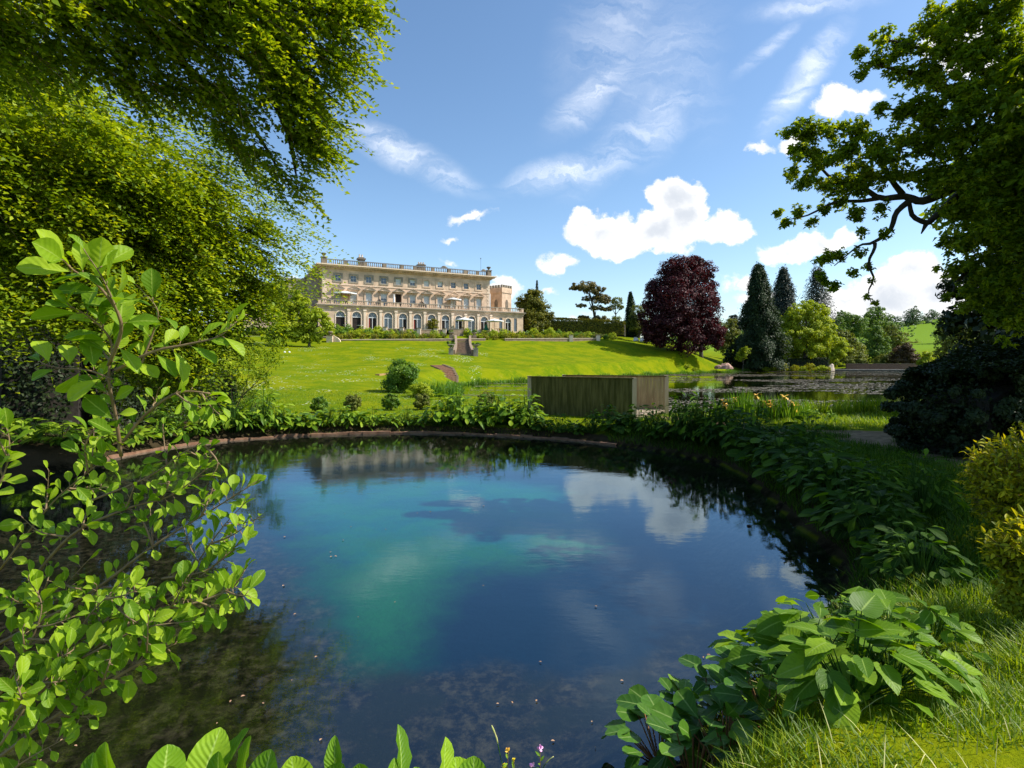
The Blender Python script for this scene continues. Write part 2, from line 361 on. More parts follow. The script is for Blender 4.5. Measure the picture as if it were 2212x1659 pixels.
ctrl = [  # x, y, z
    (-30, -20, 1.6), (0, -20, 1.5), (30, -20, 1.6), (0, 0, 1.25), (-3, 1.5, 1.2), (0, 2.2, 1.05), (3, 2.2, 1.15), (3.2, 3.5, 0.75), (5, 4.5, 0.7), (7, 6, 0.65), (8, 1, 1.2), (7.6, 9, 0.5),
    (9, 12, 0.5), (8.5, 15, 0.42), (8, 19, 0.38), (5, 22, 0.36), (9, 24, 0.3), (14, 16, 0.5), (20, 18, 0.7), (20, 26, 0.3), (30, 30, 0.6), (12, 27, 0.22), (45, 20, 2.0), (60, 40, 2), (30, 5, 1.5),
    (-5, 2, 1.2), (-9, 4, 0.9), (-14, 8, 0.8), (-14, 14, 0.6), (-14, 20, 0.7), (-25, 15, 1.0), (-40, 20, 2.0), (-8, 23, 0.45), (0, 23, 0.36), (0, 30, 0.25), (-8, 30, 0.6), (-20, 30, 1.0),
    (-8, 40, 0.75), (-20, 45, 1.7), (-40, 50, 2.6), (-9, 50, 0.9), (-15, 58, 1.9), (-25, 69, 2.5), (-10, 69, 2.2), (-50, 70, 4.0), (0, 76, 1.6), (0, 84, 3.0), (-12, 80, 3.5), (-25, 82, 4.2),
    (-35, 96.5, 5.85), (-14.1, 102.5, 6.1), (3, 108.5, 6.4), (18.6, 114.5, 6.75), (24, 118, 6.8), (30, 122, 6.4), (-60, 91.5, 5.9), (-120, 84, 6.0),
    (-33.4, 99.6, 6.6), (-14.1, 105.6, 6.9), (3, 111.6, 7.1), (18.6, 117.6, 7.3), (-60, 94.5, 6.8), (-120, 88, 6.8), (-36, 104, 7.9), (-12, 115.5, 8.2), (2, 122, 8.4), (16, 129, 8.6),
    (-40, 107.5, 8.9), (-4, 125, 9.0), (8, 131, 9.1), (20, 138, 9.3), (-70, 110, 9), (-60, 140, 10), (0, 150, 10), (-30, 125, 9), (35, 140, 8.5), (30, 160, 9.5),
    (15, 100, 3.2), (24, 108, 3.6), (35.8, 114, 4.9), (34, 106, 1.9), (42, 117, 3.2), (47, 124, 2.0), (54, 129, 0.9), (60, 136, 0.7), (40, 130, 6.5), (50, 140, 4), (75, 145, 0.8), (90, 150, 0.8), (110, 140, 1.2),
    (70, 165, 2.5), (110, 170, 2.5), (60, 200, 8), (150, 200, 6), (120, 90, 3), (90, 50, 4), (150, 260, 10), (260, 330, 20), (330, 420, 34), (300, 600, 40), (0, 300, 14), (0, 600, 16), (-200, 200, 14), (-200, 500, 20),
    (180, 420, 10), (500, 300, 30), (0, -200, 5), (-300, 0, 10), (300, 0, 10), (900, 900, 40), (-900, 900, 30), (900, -500, 10), (-900, -500, 10), (0, 1500, 20)]
C = np.array(ctrl, float)
def rbf_fit(C):
    n = len(C); D = np.sqrt(((C[:, None, :2] - C[None, :, :2]) ** 2).sum(-1))
    A = np.zeros((n + 3, n + 3)); A[:n, :n] = D; A[:n, n] = 1; A[:n, n + 1:] = C[:, :2]; A[n, :n] = 1; A[n + 1:, :n] = C[:, :2].T
    return np.linalg.solve(A, np.concatenate([C[:, 2], np.zeros(3)]))
RW = rbf_fit(C)
def sstep(x, a, b):
    t = np.clip((x - a) / (b - a), 0, 1); return t * t * (3 - 2 * t)
def height(X, Y, full=False):
    X = np.asarray(X, float); Y = np.asarray(Y, float)
    Z = np.full(X.shape, RW[len(C)]) + RW[len(C) + 1] * X + RW[len(C) + 2] * Y
    for i in range(len(C)): Z += RW[i] * np.sqrt((X - C[i, 0]) ** 2 + (Y - C[i, 1]) ** 2)
    dp = polydist(X, Y, POOL); dl = polydist(X, Y, LAKE)
    near = 1.3 * sstep(Y, 1.0, 9.0) * 0 + 1
    Z = np.maximum(Z, 0.12)
    for d, dep, wd, lip in ((dp, 0.85, 1.0, 0.10), (dl, 0.6, 3.0, 0.07)):
        out = lip * sstep(d, 0, 0.12) + (Z - lip) * sstep(d, 0.0, wd)
        inn = -0.06 - dep * sstep(-d, 0.0, 1.6)
        Z = np.where(d > 0, np.where(d < wd, out, Z), inn)
    if full: return Z, dp, dl
    return Z
def H(x, y): return float(height(np.array([x]), np.array([y]))[0])
def graded(segs):
    out = [segs[0][0]]
    for a, b, st in segs:
        n = max(1, int(round((b - a) / st))); out += list(a + (b - a) * (np.arange(1, n + 1) / n))
    return np.array(out)
_gy = graded([(1.2, 20, .1), (20, 60, .4), (60, 170, .8), (170, 600, 8)])
def G(px, py):
    """first ground point seen through a photo position"""
    k = (px - 1106) / 1150; z = CAM_Z - (py - 775) / 1150 * _gy; h = np.maximum(height(k * _gy, _gy), 0)
    i = int(np.argmax(h >= z)) if (h >= z).any() else len(_gy) - 1
    y = _gy[i]
    if i > 0:
        d0 = z[i - 1] - h[i - 1]; d1 = z[i] - h[i]; y = _gy[i - 1] + (_gy[i] - _gy[i - 1]) * d0 / (d0 - d1 + 1e-9)
    return Vector((k * y, y, max(H(k * y, y), 0)))
gx = graded([(-3000, -400, 400), (-400, -120, 40), (-120, -60, 3), (-60, -16, 1.0), (-16, 14, 0.22), (14, 60, 1.0), (60, 130, 3), (130, 420, 18), (420, 3000, 400)])
gy = graded([(-600, -60, 90), (-60, -6, 6), (-6, 2, 0.6), (2, 30, 0.2), (30, 60, 0.8), (60, 135, 0.9), (135, 240, 5), (240, 700, 25), (700, 4000, 400)])
GX, GY = np.meshgrid(gx, gy)
GZ, DP, DL = height(GX, GY, True)
# gentle unevenness of turf
GZ += np.where((DP > 0.6) & (DL > 1), 0.03 * np.sin(GX * 1.7 + np.sin(GY * 1.3)) * np.cos(GY * 1.1 + GX * 0.4), 0)
nx, ny = len(gx), len(gy)
V = np.stack([GX, GY, GZ], -1).reshape(-1, 3)
I = np.arange(nx * ny).reshape(ny, nx)
F = np.stack([I[:-1, :-1], I[:-1, 1:], I[1:, 1:], I[1:, :-1]], -1).reshape(-1, 4)

# ground material: grass, worn path, pool bed
gm, t, out = new_mat('ground')
pos = t.node('ShaderNodeNewGeometry').outputs['Position']
def attr(nm): a = t.node('ShaderNodeAttribute'); a.attribute_name = nm; return a.outputs['Fac']
n1 = t.noise(pos, 0.35, 5, 0.6); n2 = t.noise(pos, 2.2, 6, 0.7); n3 = t.noise(pos, 14.0, 4, 0.7)
gr = t.mix(t.mr(n1, 0.38, 0.62), (0.095, 0.155, 0.003), (0.180, 0.205, 0.003))
gr = t.mix(t.mr(n2, 0.45, 0.75), gr, (0.215, 0.225, 0.006))
gr = t.mix(t.m('MULTIPLY', t.mr(n3, 0.5, 0.7), 0.55), gr, (0.075, 0.135, 0.005))
gr = t.mix(t.m('MULTIPLY', t.mr(t.noise(pos, 6.0, 5, 0.7), 0.58, 0.72), 0.5), gr, (0.22, 0.26, 0.015))
big = t.noise(t.v('MULTIPLY', pos, (.35, 1.3, 1)), 0.16, 5, 0.65)
gr = t.mix(t.m('MULTIPLY', t.mr(big, 0.5, 0.68), 0.6), gr, (0.10, 0.155, 0.003))
gr = t.mix(t.m('MULTIPLY', t.mr(t.noise(pos, 0.9, 6, 0.7), 0.58, 0.72), 0.55), gr, (0.30, 0.25, 0.03))
# daisies scattered in drifts
dz = t.node('ShaderNodeTexVoronoi'); dz.inputs['Scale'].default_value = 3.2; t.put(dz.inputs['Vector'], pos)
drift = t.m('MULTIPLY', t.mr(t.noise(t.v('MULTIPLY', pos, (1, 0.55, 1)), 0.33, 3), 0.53, 0.66), attr('daisy'))
gr = t.mix(t.m('MULTIPLY', t.mr(dz.outputs['Distance'], 0.30, 0.16), drift), gr, (0.62, 0.66, 0.5))
dirt = t.mix(t.mr(n2, 0.3, 0.7), (0.15, 0.105, 0.06), (0.33, 0.24, 0.14))
pm = t.mr(t.m('ADD', attr('path'), t.m('MULTIPLY', t.m('SUBTRACT', n2, 0.5), 0.9)), 0.42, 0.62)
c = t.mix(pm, gr, dirt)
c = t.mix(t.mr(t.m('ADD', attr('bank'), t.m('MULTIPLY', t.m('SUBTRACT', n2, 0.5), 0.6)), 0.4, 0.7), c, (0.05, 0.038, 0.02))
# far field
c = t.mix(attr('far'), c, (0.15, 0.24, 0.02))
# pool bed
grav = t.mix(t.mr(t.noise(pos, 5.5, 8, 0.75), 0.42, 0.66), (0.006, 0.005, 0.003), (0.060, 0.045, 0.024))
grav = t.mix(t.mr(t.noise(pos, 1.1, 5, 0.6), 0.45, 0.62), grav, (0.012, 0.012, 0.004))
vo = t.node('ShaderNodeTexVoronoi'); vo.inputs['Scale'].default_value = 16; t.put(vo.inputs['Vector'], pos)
grav = t.mix(t.m('MULTIPLY', t.mr(vo.outputs['Distance'], 0.3, 0.05), 0.16), grav, (0.09, 0.07, 0.045))
wob = t.m('MULTIPLY', t.m('SUBTRACT', t.noise(pos, 0.75, 8, 0.7), 0.5), 2.0)
tq = t.mix(t.mr(t.noise(pos, 0.5, 8, 0.7), 0.38, 0.62), (0.0, 0.085, 0.080), (0.005, 0.115, 0.058))
tq = t.mix(t.mr(t.m('ADD', attr('turqgreen'), wob), 0.2, 0.9), tq, (0.008, 0.10, 0.026))
bed = t.mix(t.mr(t.m('ADD', attr('deep'), t.m('MULTIPLY', wob, 0.5)), 0.3, 0.7), grav, (0.0, 0.010, 0.022))
bed = t.mix(t.mr(t.m('ADD', attr('turq'), t.m('MULTIPLY', wob, 0.45)), 0.06, 0.95), bed, tq)
c = t.mix(attr('wet'), c, bed)
c = t.mix(attr('lakebed'), c, (0.03, 0.03, 0.012))
b = t.node('ShaderNodeBsdfPrincipled'); t.put(b.inputs['Base Color'], c); b.inputs['Roughness'].default_value = 1.0; b.inputs['Specular IOR Level'].default_value = 0.02
bn = t.node('ShaderNodeBump'); bn.inputs['Strength'].default_value = 0.7; bn.inputs['Distance'].default_value = 0.06
t.put(bn.inputs['Height'], t.noise(pos, 7, 6, 0.75)); t.l.new(bn.outputs[0], b.inputs['Normal'])
t.l.new(b.outputs[0], out.inputs[0])
ground = raw_mesh('ground', V, F, gm, None, True); tag(ground, kind='structure')
X1, Y1 = V[:, 0].astype(float), V[:, 1].astype(float); dp1, dl1 = DP.ravel(), DL.ravel()
def setattrv(nm, a):
    at = ground.data.attributes.new(nm, 'FLOAT', 'POINT'); at.data.foreach_set('value', np.asarray(a, dtype=np.float32))
def bedpt(px, py, d=-0.85): q = PZ(px, py, d); return (q.x, q.y)
TURQ = [bedpt(*q) for q in [(610, 1045), (800, 1035), (1000, 1030), (1180, 1045), (1260, 1085), (1315, 1150), (1290, 1185), (1190, 1205), (1080, 1215), (980, 1240), (930, 1290), (890, 1350), (850, 1405), (790, 1395), (735, 1340), (712, 1270), (690, 1200), (640, 1120)]]
DEEP = [bedpt(*q) for q in [(560, 1010), (900, 990), (1300, 1000), (1560, 1060), (1720, 1140), (1730, 1230), (1640, 1340), (1450, 1390), (1400, 1430), (1250, 1470), (1050, 1440), (880, 1440), (740, 1380), (660, 1240), (560, 1120)]]
setattrv('path', np.clip(1.25 - linedist(X1, Y1, PATH) / 1.25, 0, 1) * (dp1 > 0.3))
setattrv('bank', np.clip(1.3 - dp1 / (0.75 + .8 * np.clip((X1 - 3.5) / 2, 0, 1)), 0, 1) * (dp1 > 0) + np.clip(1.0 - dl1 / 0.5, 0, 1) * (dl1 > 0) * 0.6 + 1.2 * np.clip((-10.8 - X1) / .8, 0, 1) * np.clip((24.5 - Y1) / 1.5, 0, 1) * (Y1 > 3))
setattrv('wet', (dp1 < 0.12).astype(float)); setattrv('lakebed', (dl1 < 0.1).astype(float))
setattrv('turq', np.clip(0.5 - polydist(X1, Y1, TURQ) / 2.0, 0, 1))
setattrv('turqgreen', np.clip((14.0 - Y1) / 5.0, 0, 1))
setattrv('deep', np.clip(0.5 - polydist(X1, Y1, DEEP) / 1.4, 0, 1) * np.clip((-dp1 - .9) / 1.2, 0, 1))
setattrv('far', np.clip((Y1 - 170) / 40, 0, 1))
setattrv('daisy', np.clip((X1 < -4) * (Y1 > 24) * (Y1 < 92), 0, 1))

# water
def water_mat(name, ior, tint, refl, s1, st1, stretch, rough=0.0, minf=0.0, dist=0.0030):
    m, t, out = new_mat(name)
    pos = t.node('ShaderNodeNewGeometry').outputs['Position']
    bn = t.node('ShaderNodeBump'); bn.inputs['Strength'].default_value = st1; bn.inputs['Distance'].default_value = dist
    a = t.noise(t.v('MULTIPLY', pos, stretch), s1, 4, 0.55); b2 = t.noise(t.v('MULTIPLY', pos, stretch), s1 * 0.18, 2, 0.5)
    hgt = t.m('ADD', a, t.m('MULTIPLY', b2, 3.0))
    # breeze only ruffles parts of the surface
    hgt = t.m('MULTIPLY', hgt, t.mr(t.noise(pos, 0.22, 3), 0.3, 0.7, 0.35, 1.0))
    t.put(bn.inputs['Height'], hgt)
    fr = t.node('ShaderNodeFresnel'); t.put(fr.inputs[0], t.mr(t.node('ShaderNodeNewGeometry').outputs['Backfacing'], 0, 1, ior, 1 / ior, smooth=False)); t.l.new(bn.outputs[0], fr.inputs[1])
    fac = t.m('ADD', fr.outputs[0], minf, clamp=True)
    gl = t.node('ShaderNodeBsdfGlossy'); gl.inputs['Color'].default_value = (*refl, 1); gl.inputs['Roughness'].default_value = rough
    t.l.new(bn.outputs[0], gl.inputs['Normal'])
    tr = t.node('ShaderNodeBsdfTransparent'); tr.inputs[0].default_value = (*tint, 1)
    mx = t.node('ShaderNodeMixShader'); t.put(mx.inputs[0], fac); t.l.new(tr.outputs[0], mx.inputs[1]); t.l.new(gl.outputs[0], mx.inputs[2])
    t.l.new(mx.outputs[0], out.inputs[0]); return m
def poly_sheet(name, poly, z, mat, grow):
    c = np.mean(poly, axis=0); pts = [((a - c[0]) * grow + c[0], (b_ - c[1]) * grow + c[1], z) for a, b_ in poly]
    return raw_mesh(name, pts, [tuple(range(len(pts)))], mat)
M['pool'] = water_mat('pool water', 1.68, (0.88, 0.97, 0.98), (0.66, 0.86, 1.0), 9.0, 0.50, (0.75, 1.5, 1), 0.0, 0.03, 0.0019)
M['lake'] = water_mat('lake water', 1.5, (0.5, 0.6, 0.35), (0.86, 0.90, 0.80), 5.0, 0.5, (0.6, 1.4, 1), 0.02)
tag(poly_sheet('pool_water', POOL, 0.0, M['pool'], 1.012), kind='structure')
tag(poly_sheet('lake_water', LAKE, 0.0, M['lake'], 1.004), kind='structure')
# ------------------------------------------------------------------ foliage tools
def nrm(a): return a / np.maximum(np.linalg.norm(a, axis=-1, keepdims=True), 1e-9)
def rdir(n): return nrm(rng.normal(size=(n, 3)))
def leaves_mesh(name, P, N, A, L, W, var, mat, parent=None, fold=0.18):
    N = nrm(N); A = nrm(A - (A * N).sum(-1, keepdims=True) * N + 1e-6); S = np.cross(N, A)
    L = np.broadcast_to(L, (len(P),))[:, None]; W = np.broadcast_to(W, (len(P),))[:, None]
    V = np.stack([P - A * L * .5, P + S * W * .5 + N * W * fold - A * L * 0.05, P + A * L * .5 - N * L * .12, P - S * W * .5 + N * W * fold - A * L * 0.05], 1).reshape(-1, 3)
    F = np.arange(len(P) * 4).reshape(-1, 4)
    return raw_mesh(name, V, F, mat, parent, False, np.clip(var, 0, 1))
def crown_pts(clumps, n, puff=0.34, flat=0.75, inner=0.15, shell=0.55, puffs_per=26):
    """leaf positions/normals for a crown of ellipsoid clumps (x,y,z,rx,ry,rz), each made of smaller puffs"""
    cl = np.array(clumps, float); area = (cl[:, 3] * cl[:, 4] * cl[:, 5]) ** (2 / 3); cnt = np.maximum((n * area / area.sum()).astype(int), 6)
    Ps, Ns, Vs = [], [], []
    for c, k in zip(cl, cnt):
        m = puffs_per; d = rdir(m); rad = rng.uniform(shell, 1.0, (m, 1)); ctr = c[:3] + d * c[3:] * rad
        pv = rng.uniform(0, 1, m); pr = puff * c[3:].mean() * rng.uniform(0.6, 1.25, m)
        w = rng.integers(0, m, k); dd = rdir(k); rr = rng.uniform(0.35, 1, (k, 1)) ** 0.6
        P = ctr[w] + dd * rr * pr[w][:, None] * np.array([1, 1, flat])
        q = rng.random(k) < inner
        P[q] = c[:3] + rdir(q.sum()) * c[3:] * rng.uniform(0.1, 0.85, (q.sum(), 1))
        outd = nrm(dd * 0.7 + d[w] * 0.5 + np.array([0, 0, 0.55]) + rng.normal(size=(k, 3)) * 0.45)
        Ps.append(P); Ns.append(outd); Vs.append(0.45 * pv[w] + 0.55 * rng.random(k))
    return np.concatenate(Ps), np.concatenate(Ns), np.concatenate(Vs)
def leaf_crown(name, clumps, n, L, W, mat, parent, **kw):
    P, N, v = crown_pts(clumps, n, **kw); k = len(P)
    return leaves_mesh(name, P, N, rng.normal(size=(k, 3)) + np.array([0, 0, -0.4]), L * rng.uniform(0.7, 1.3, k), W * rng.uniform(0.7, 1.3, k), v, mat, parent)
def trunk_mesh(parent, base, top, r, limbs=(), mat='bark', lean=0.0):
    m = MB(); base = Vector(base); top = Vector(top)
    pts = [base + (top - base) * f + Vector((math.sin(f * 5 + base.x) * r * 0.8 * f, math.cos(f * 4) * r * 0.6 * f, 0)) for f in [0, .03, .15, .35, .6, .8, 1]]
    m.tube(pts, [r * 1.6, r * 1.15, r, r * .85, r * .6, r * .4, r * .15], 9)
    for l in limbs:
        l = Vector(l); f = min(0.8, max(0.25, (l.z - base.z) / max(top.z - base.z, 0.1) - 0.22)); s = base + (top - base) * f
        mid = (s + l) / 2 + Vector((0, 0, -(l - s).length * 0.08))
        m.tube(spline([s, mid, l], 6), [r * .5 * (1 - i / 7) + 0.012 for i in range(7)], 6)
    return m.build('trunk', M[mat], parent, True)
def W2(c): return [Vector(c[:3])]
def pxclump(px, py, Y, r, depth=1.0, fz=1.0):
    q = PX(px, py, Y); rr = r / 1150 * Y; return (q.x, q.y, q.z, rr, rr * depth, rr * fz)
def broad_tree(name, label, cat, base, clumps, n, L, mat, trunk_r=0.3, bark='bark', group=None, kw=None, W=None):
    """clumps in world units relative to nothing"""
    bx, by, bz = base; root = empty(name, (bx, by, bz), label, cat, group)
    rel = [(c[0] - bx, c[1] - by, c[2] - bz, *c[3:]) for c in clumps]
    top = max(rel, key=lambda c: c[2]); bigs = sorted(rel, key=lambda c: -c[3])[:7]
    trunk_mesh(root, (0, 0, -0.3), (top[0] * .6, top[1] * .6, top[2]), trunk_r, [b_[:3] for b_ in bigs], bark)
    leaf_crown('crown', rel, n, L, W or L * 0.62, M[mat], root, **(kw or {}))
    return root
def conifer(name, label, base, h, r, n, L, mat, prof=0.75, gaps=0.0, trunk_r=0.3, group=None, cat='conifer', droop=0.25, low=0.03, tiers=22):
    root = empty(name, base, label, cat, group)
    trunk_mesh(root, (0, 0, -0.3), (0, 0, h * 0.97), trunk_r, [], 'bark')
    k = n; tz = rng.random(k) ** 1.35; tz = low + (1 - low) * tz
    tier = np.floor(tz * tiers); az = rng.integers(0, 14, k) * (2 * math.pi / 14) + tier * 1.7 + rng.normal(0, 0.16, k)
    armr = np.sin(tier * 12.9 + np.floor(az * 2.2) * 78.2 + base[0]) * 0.5 + 0.5; lump = np.array([mnoise.noise(Vector((math.cos(a_) * 1.6, math.sin(a_) * 1.6, t_ * 9 + base[0]))) for a_, t_ in zip(az, tz)])
    tt = (tier + 0.5) / tiers if gaps else tz
    rad = r * np.maximum(1 - tt, 0.02) ** prof * (0.80 + 0.22 * armr + 0.55 * lump) * (rng.random(k) ** (0.45 if gaps else 0.3))
    z = h * (tt + (rng.normal(0, 0.35 / tiers, k) if gaps else 0)) - rad * droop
    P = np.stack([rad * np.cos(az), rad * np.sin(az), z], -1) + rng.normal(0, r * 0.05, (k, 3))
    N = np.stack([np.cos(az) * 0.6, np.sin(az) * 0.6, np.full(k, 0.6)], -1) + rng.normal(0, 0.4, (k, 3))
    A = np.stack([np.cos(az), np.sin(az), np.full(k, -0.35)], -1) + rng.normal(0, 0.35, (k, 3))
    leaves_mesh('crown', P, N, A, L * rng.uniform(0.6, 1.3, k), L * 0.45, 0.4 * armr + 0.6 * rng.random(k), M[mat], root)
    return root
def spray_crown(name, clumps, nspray, main, length, per, L, W, mat, parent, jit=0.45, droop=0.25, twig=True, shell=0.2):
    """foliage made of hanging leafy sprays (flat twigs with two ranks of leaves)"""
    cl = np.array(clumps, float); area = cl[:, 3] ** 2; cnt = np.maximum((nspray * area / area.sum()).astype(int), 3)
    O, D, CV = [], [], []
    for c, k in zip(cl, cnt):
        ms = max(3, k // 13); sc_ = rdir(ms); sr_ = rng.uniform(shell, 1.0, (ms, 1)) ** 0.6; wi = rng.integers(0, ms, k); d = sc_[wi]; O.append(c[:3] + (sc_ * sr_)[wi] * c[3:] + rng.normal(0, .17, (k, 3)) * c[3:])
        D.append(nrm(np.array(main) + rng.normal(0, jit, (k, 3)) * np.array([0.6, 1, 0.6]) + d * 0.35)); CV.append(rng.random(k))
    O = np.concatenate(O); D = np.concatenate(D); CV = np.concatenate(CV); n = len(O)
    ln = length * rng.uniform(0.5, 1.3, n); up = np.array([0, 0, 1.0])
    S = nrm(np.cross(D, up) + rng.normal(0, 0.25, (n, 3))); Ps, Ns, As, Vs = [], [], [], []
    for j in range(per):
        s = (j + 0.5) / per; side = 1 if j % 2 else -1
        c = O + D * (ln * s)[:, None] - up * (droop * (ln * s) ** 2)[:, None]
        wdt = (0.30 * (1 - s) + 0.10) * length
        off = side * rng.uniform(0.1, 1, (n, 1)) * wdt * 0.8
        Ps.append(c + S * off + rng.normal(0, 0.015, (n, 3)) * L * 8 * 0.3); a = nrm(D * 0.8 + S * side * 0.7 + rng.normal(0, 0.3, (n, 3)) - up * 0.2)
        As.append(a); Ns.append(nrm(up * 0.85 + np.cross(S, D) * 0.2 + rng.normal(0, 0.42, (n, 3)))); Vs.append(0.5 * CV + 0.5 * rng.random(n))
    P = np.concatenate(Ps); k = len(P)
    o = leaves_mesh(name, P, np.concatenate(Ns), np.concatenate(As), L * rng.uniform(0.65, 1.25, k), W * rng.uniform(0.7, 1.2, k), np.concatenate(Vs), M[mat], parent)
    if twig:
        V, F = [], []; idx = rng.choice(n, min(n, 900), replace=False); r = 0.004
        a = O[idx]; e1 = a + D[idx] * (ln[idx] * 0.5)[:, None] - up * (droop * (ln[idx] * .5) ** 2)[:, None]; e2 = a + D[idx] * ln[idx][:, None] - up * (droop * ln[idx] ** 2)[:, None]
        s = nrm(np.cross(D[idx], np.array([0, 1, 0.1]))) * r
        q = np.stack([a - s * 1.6, a + s * 1.6, e1 + s, e1 - s, e2 + s * .4, e2 - s * .4], 1).reshape(-1, 3)
        b_ = np.arange(len(idx))[:, None] * 6; F = np.concatenate([b_ + np.array([0, 1, 2, 3]), b_ + np.array([3, 2, 4, 5])])
        raw_mesh('twigs', q, F, M['twig'], parent)
    return o

# ------------------------------------------------------------------ near trees
# weeping beech on the left, lower curtain
A_ = [(60, 235, 9.5, 110), (180, 280, 10, 110), (300, 320, 11, 110), (410, 375, 12, 95), (500, 440, 13, 75), (560, 490, 13, 50), (590, 520, 13.5, 32), (40, 420, 9.5, 130), (180, 450, 10.5, 130), (320, 480, 11.5, 120),
      (440, 540, 12.5, 100), (530, 590, 13, 70), (585, 570, 13.5, 42), (40, 590, 9.5, 100), (140, 610, 10, 90), (250, 620, 11, 95), (370, 640, 12, 95), (470, 670, 12.8, 80), (560, 670, 13.5, 55), (600, 630, 13.5, 35),
      (430, 750, 13, 60), (490, 740, 13.3, 45), (350, 730, 12.5, 50), (330, 800, 13, 42), (390, 820, 13.2, 42), (300, 690, 12, 60), (-120, 300, 9.5, 150), (-120, 520, 10, 140), (620, 600, 13.8, 18), (630, 540, 13.6, 14)]
A_ = [(a_ - 56, b_, y_, r_) for a_, b_, y_, r_ in A_]
root = empty('weeping_beech', PX(-60, 900, 13.5), 'weeping beech with sunlit drooping branches filling the left side beside the pool', 'tree')
root.location.z = 0.8; o0 = np.array(root.location)
cl = [(*(np.array(pxclump(*c)[:3]) - o0), *pxclump(*c)[3:]) for c in A_]
spray_crown('crown', cl, 5200, (0.85, -0.12, -0.42), 1.0, 20, 0.112, 0.064, 'beech', root, jit=.34, shell=.4)
fr_ = [(620, 500, 13.5, 22), (600, 560, 13.5, 24), (560, 450, 13.3, 22), (500, 370, 12.8, 26), (420, 290, 12.2, 28), (630, 600, 13.6, 18), (330, 230, 11.5, 30), (600, 470, 13.4, 14), (470, 325, 12.5, 22)]
spray_crown('hanging_tips', [(*(np.array(pxclump(*c)[:3]) - o0), *pxclump(*c)[3:]) for c in fr_], 110, (0.95, -0.05, -0.38), 1.5, 26, 0.10, 0.055, 'beech', root, jit=.2, shell=.1, twig=False)
fill = [(c[0] - 0.8, c[1] + 1.4, c[2] - 0.1, c[3], c[4] * .8, c[5]) for c in cl]
leaf_crown('inner_foliage', fill, 16000, 0.15, 0.09, M['beech'], root, inner=0.6)
bk_ = [(-40, 350, 18, 170), (120, 330, 18, 130), (260, 400, 19, 110), (90, 520, 18, 130), (250, 560, 19, 100), (380, 560, 19.5, 80), (360, 660, 19.5, 60), (-60, 620, 18, 140), (440, 620, 19.5, 50), (150, 660, 18.5, 80), (60, 180, 17.5, 120)]
bk_ = [(*(np.array(pxclump(*c)[:3]) - o0), *pxclump(*c)[3:]) for c in bk_]
leaf_crown('rear_foliage', bk_, 24000, 0.26, 0.17, M['oak'], root, inner=0.4, puff=.5)
m = MB(); tb = Vector((0, 0, -0.3)); m.tube([tb, tb + Vector((.2, 0, 3)), tb + Vector((1, .3, 6)), tb + Vector((2, .3, 9))], [.55, .42, .34, .2], 10)
for e in [(430, 480, 13), (300, 380, 12), (520, 600, 13.2), (150, 420, 11), (400, 720, 13), (600, 520, 13.4), (260, 600, 11.5)]:
    q = PX(*e) - Vector(o0); s = tb + Vector((.5, .1, 4.2)); m.tube(spline([s, (s + q) / 2 + Vector((0, 0, 1.2)), q], 9), [.17 * (1 - i / 10) + .012 for i in range(10)], 6)
m.build('trunk', M['darkbark'], root, True)
# second beech overhead
B_ = [(80, -60, 7, 120), (250, -30, 7.5, 120), (420, 10, 8, 110), (570, 20, 8.3, 110), (690, 30, 8.6, 90), (770, 30, 8.8, 55), (815, 15, 8.8, 22), (800, 90, 8.8, 22), (590, 130, 8.6, 100), (690, 140, 8.8, 85), (765, 150, 9, 42), (785, 190, 9, 16),
      (640, 240, 9, 75), (710, 240, 9, 55), (745, 280, 9.1, 24), (680, 320, 9.1, 50), (725, 350, 9.1, 28), (650, 370, 9.1, 34), (690, 385, 9.1, 24), (615, 345, 9.1, 32), (607, 400, 9.1, 16), (625, 416, 9.1, 12), (540, 260, 9, 50),
      (480, 190, 8.8, 62), (400, 120, 8.5, 75), (270, 90, 8.2, 90), (120, 70, 7.8, 90), (30, 40, 7.5, 90), (560, 310, 9, 26), (320, 170, 8.5, 55), (-80, 0, 7.6, 140), (600, -120, 8.3, 130), (400, -120, 8, 120), (740, -80, 8.6, 90)]
B_ = [(a_ - 52, b_ - 8, y_ * .82, r_ * .95) for a_, b_, y_, r_ in B_]
root = empty('beech_tree', (-9.2, 6.6, 0.8), 'tall beech whose dark underside and bright right edge hang across the top left sky', 'tree'); o0 = np.array(root.location)
cl = [(*(np.array(pxclump(*c)[:3]) - o0), *pxclump(*c)[3:]) for c in B_]
spray_crown('crown', cl, 2900, (0.72, 0.10, -0.50), 0.6, 20, 0.082, 0.05, 'beech', root, jit=0.5)
m = MB(); m.tube([(0, 0, -.3), (.1, 0, 4), (.4, 0.1, 7), (.6, .1, 10)], [.6, .45, .36, .2], 10)
for path in [[(-200, 60, 8), (150, 30, 8), (380, 60, 8.4), (560, 150, 8.8), (690, 330, 9.1)], [(150, 30, 8), (420, -40, 8.2), (640, 20, 8.6), (790, 60, 8.8)], [(380, 60, 8.4), (520, 60, 8.7), (640, 150, 8.9), (740, 230, 9)],
             [(280, 30, 8.2), (420, 160, 8.7), (540, 270, 9), (610, 380, 9.1)], [(560, 150, 8.8), (620, 280, 9), (640, 380, 9.1)], [(420, -40, 8.2), (560, 60, 8.6), (680, 120, 8.9), (770, 160, 9)]]:
    pts = [PX(q[0], q[1], q[2] * .82) - Vector(o0) for q in path]; m.tube(spline(pts, 14), [.062 * (1 - i / 15) + .008 for i in range(15)], 6)
m.build('trunk', M['darkbark'], root, True)

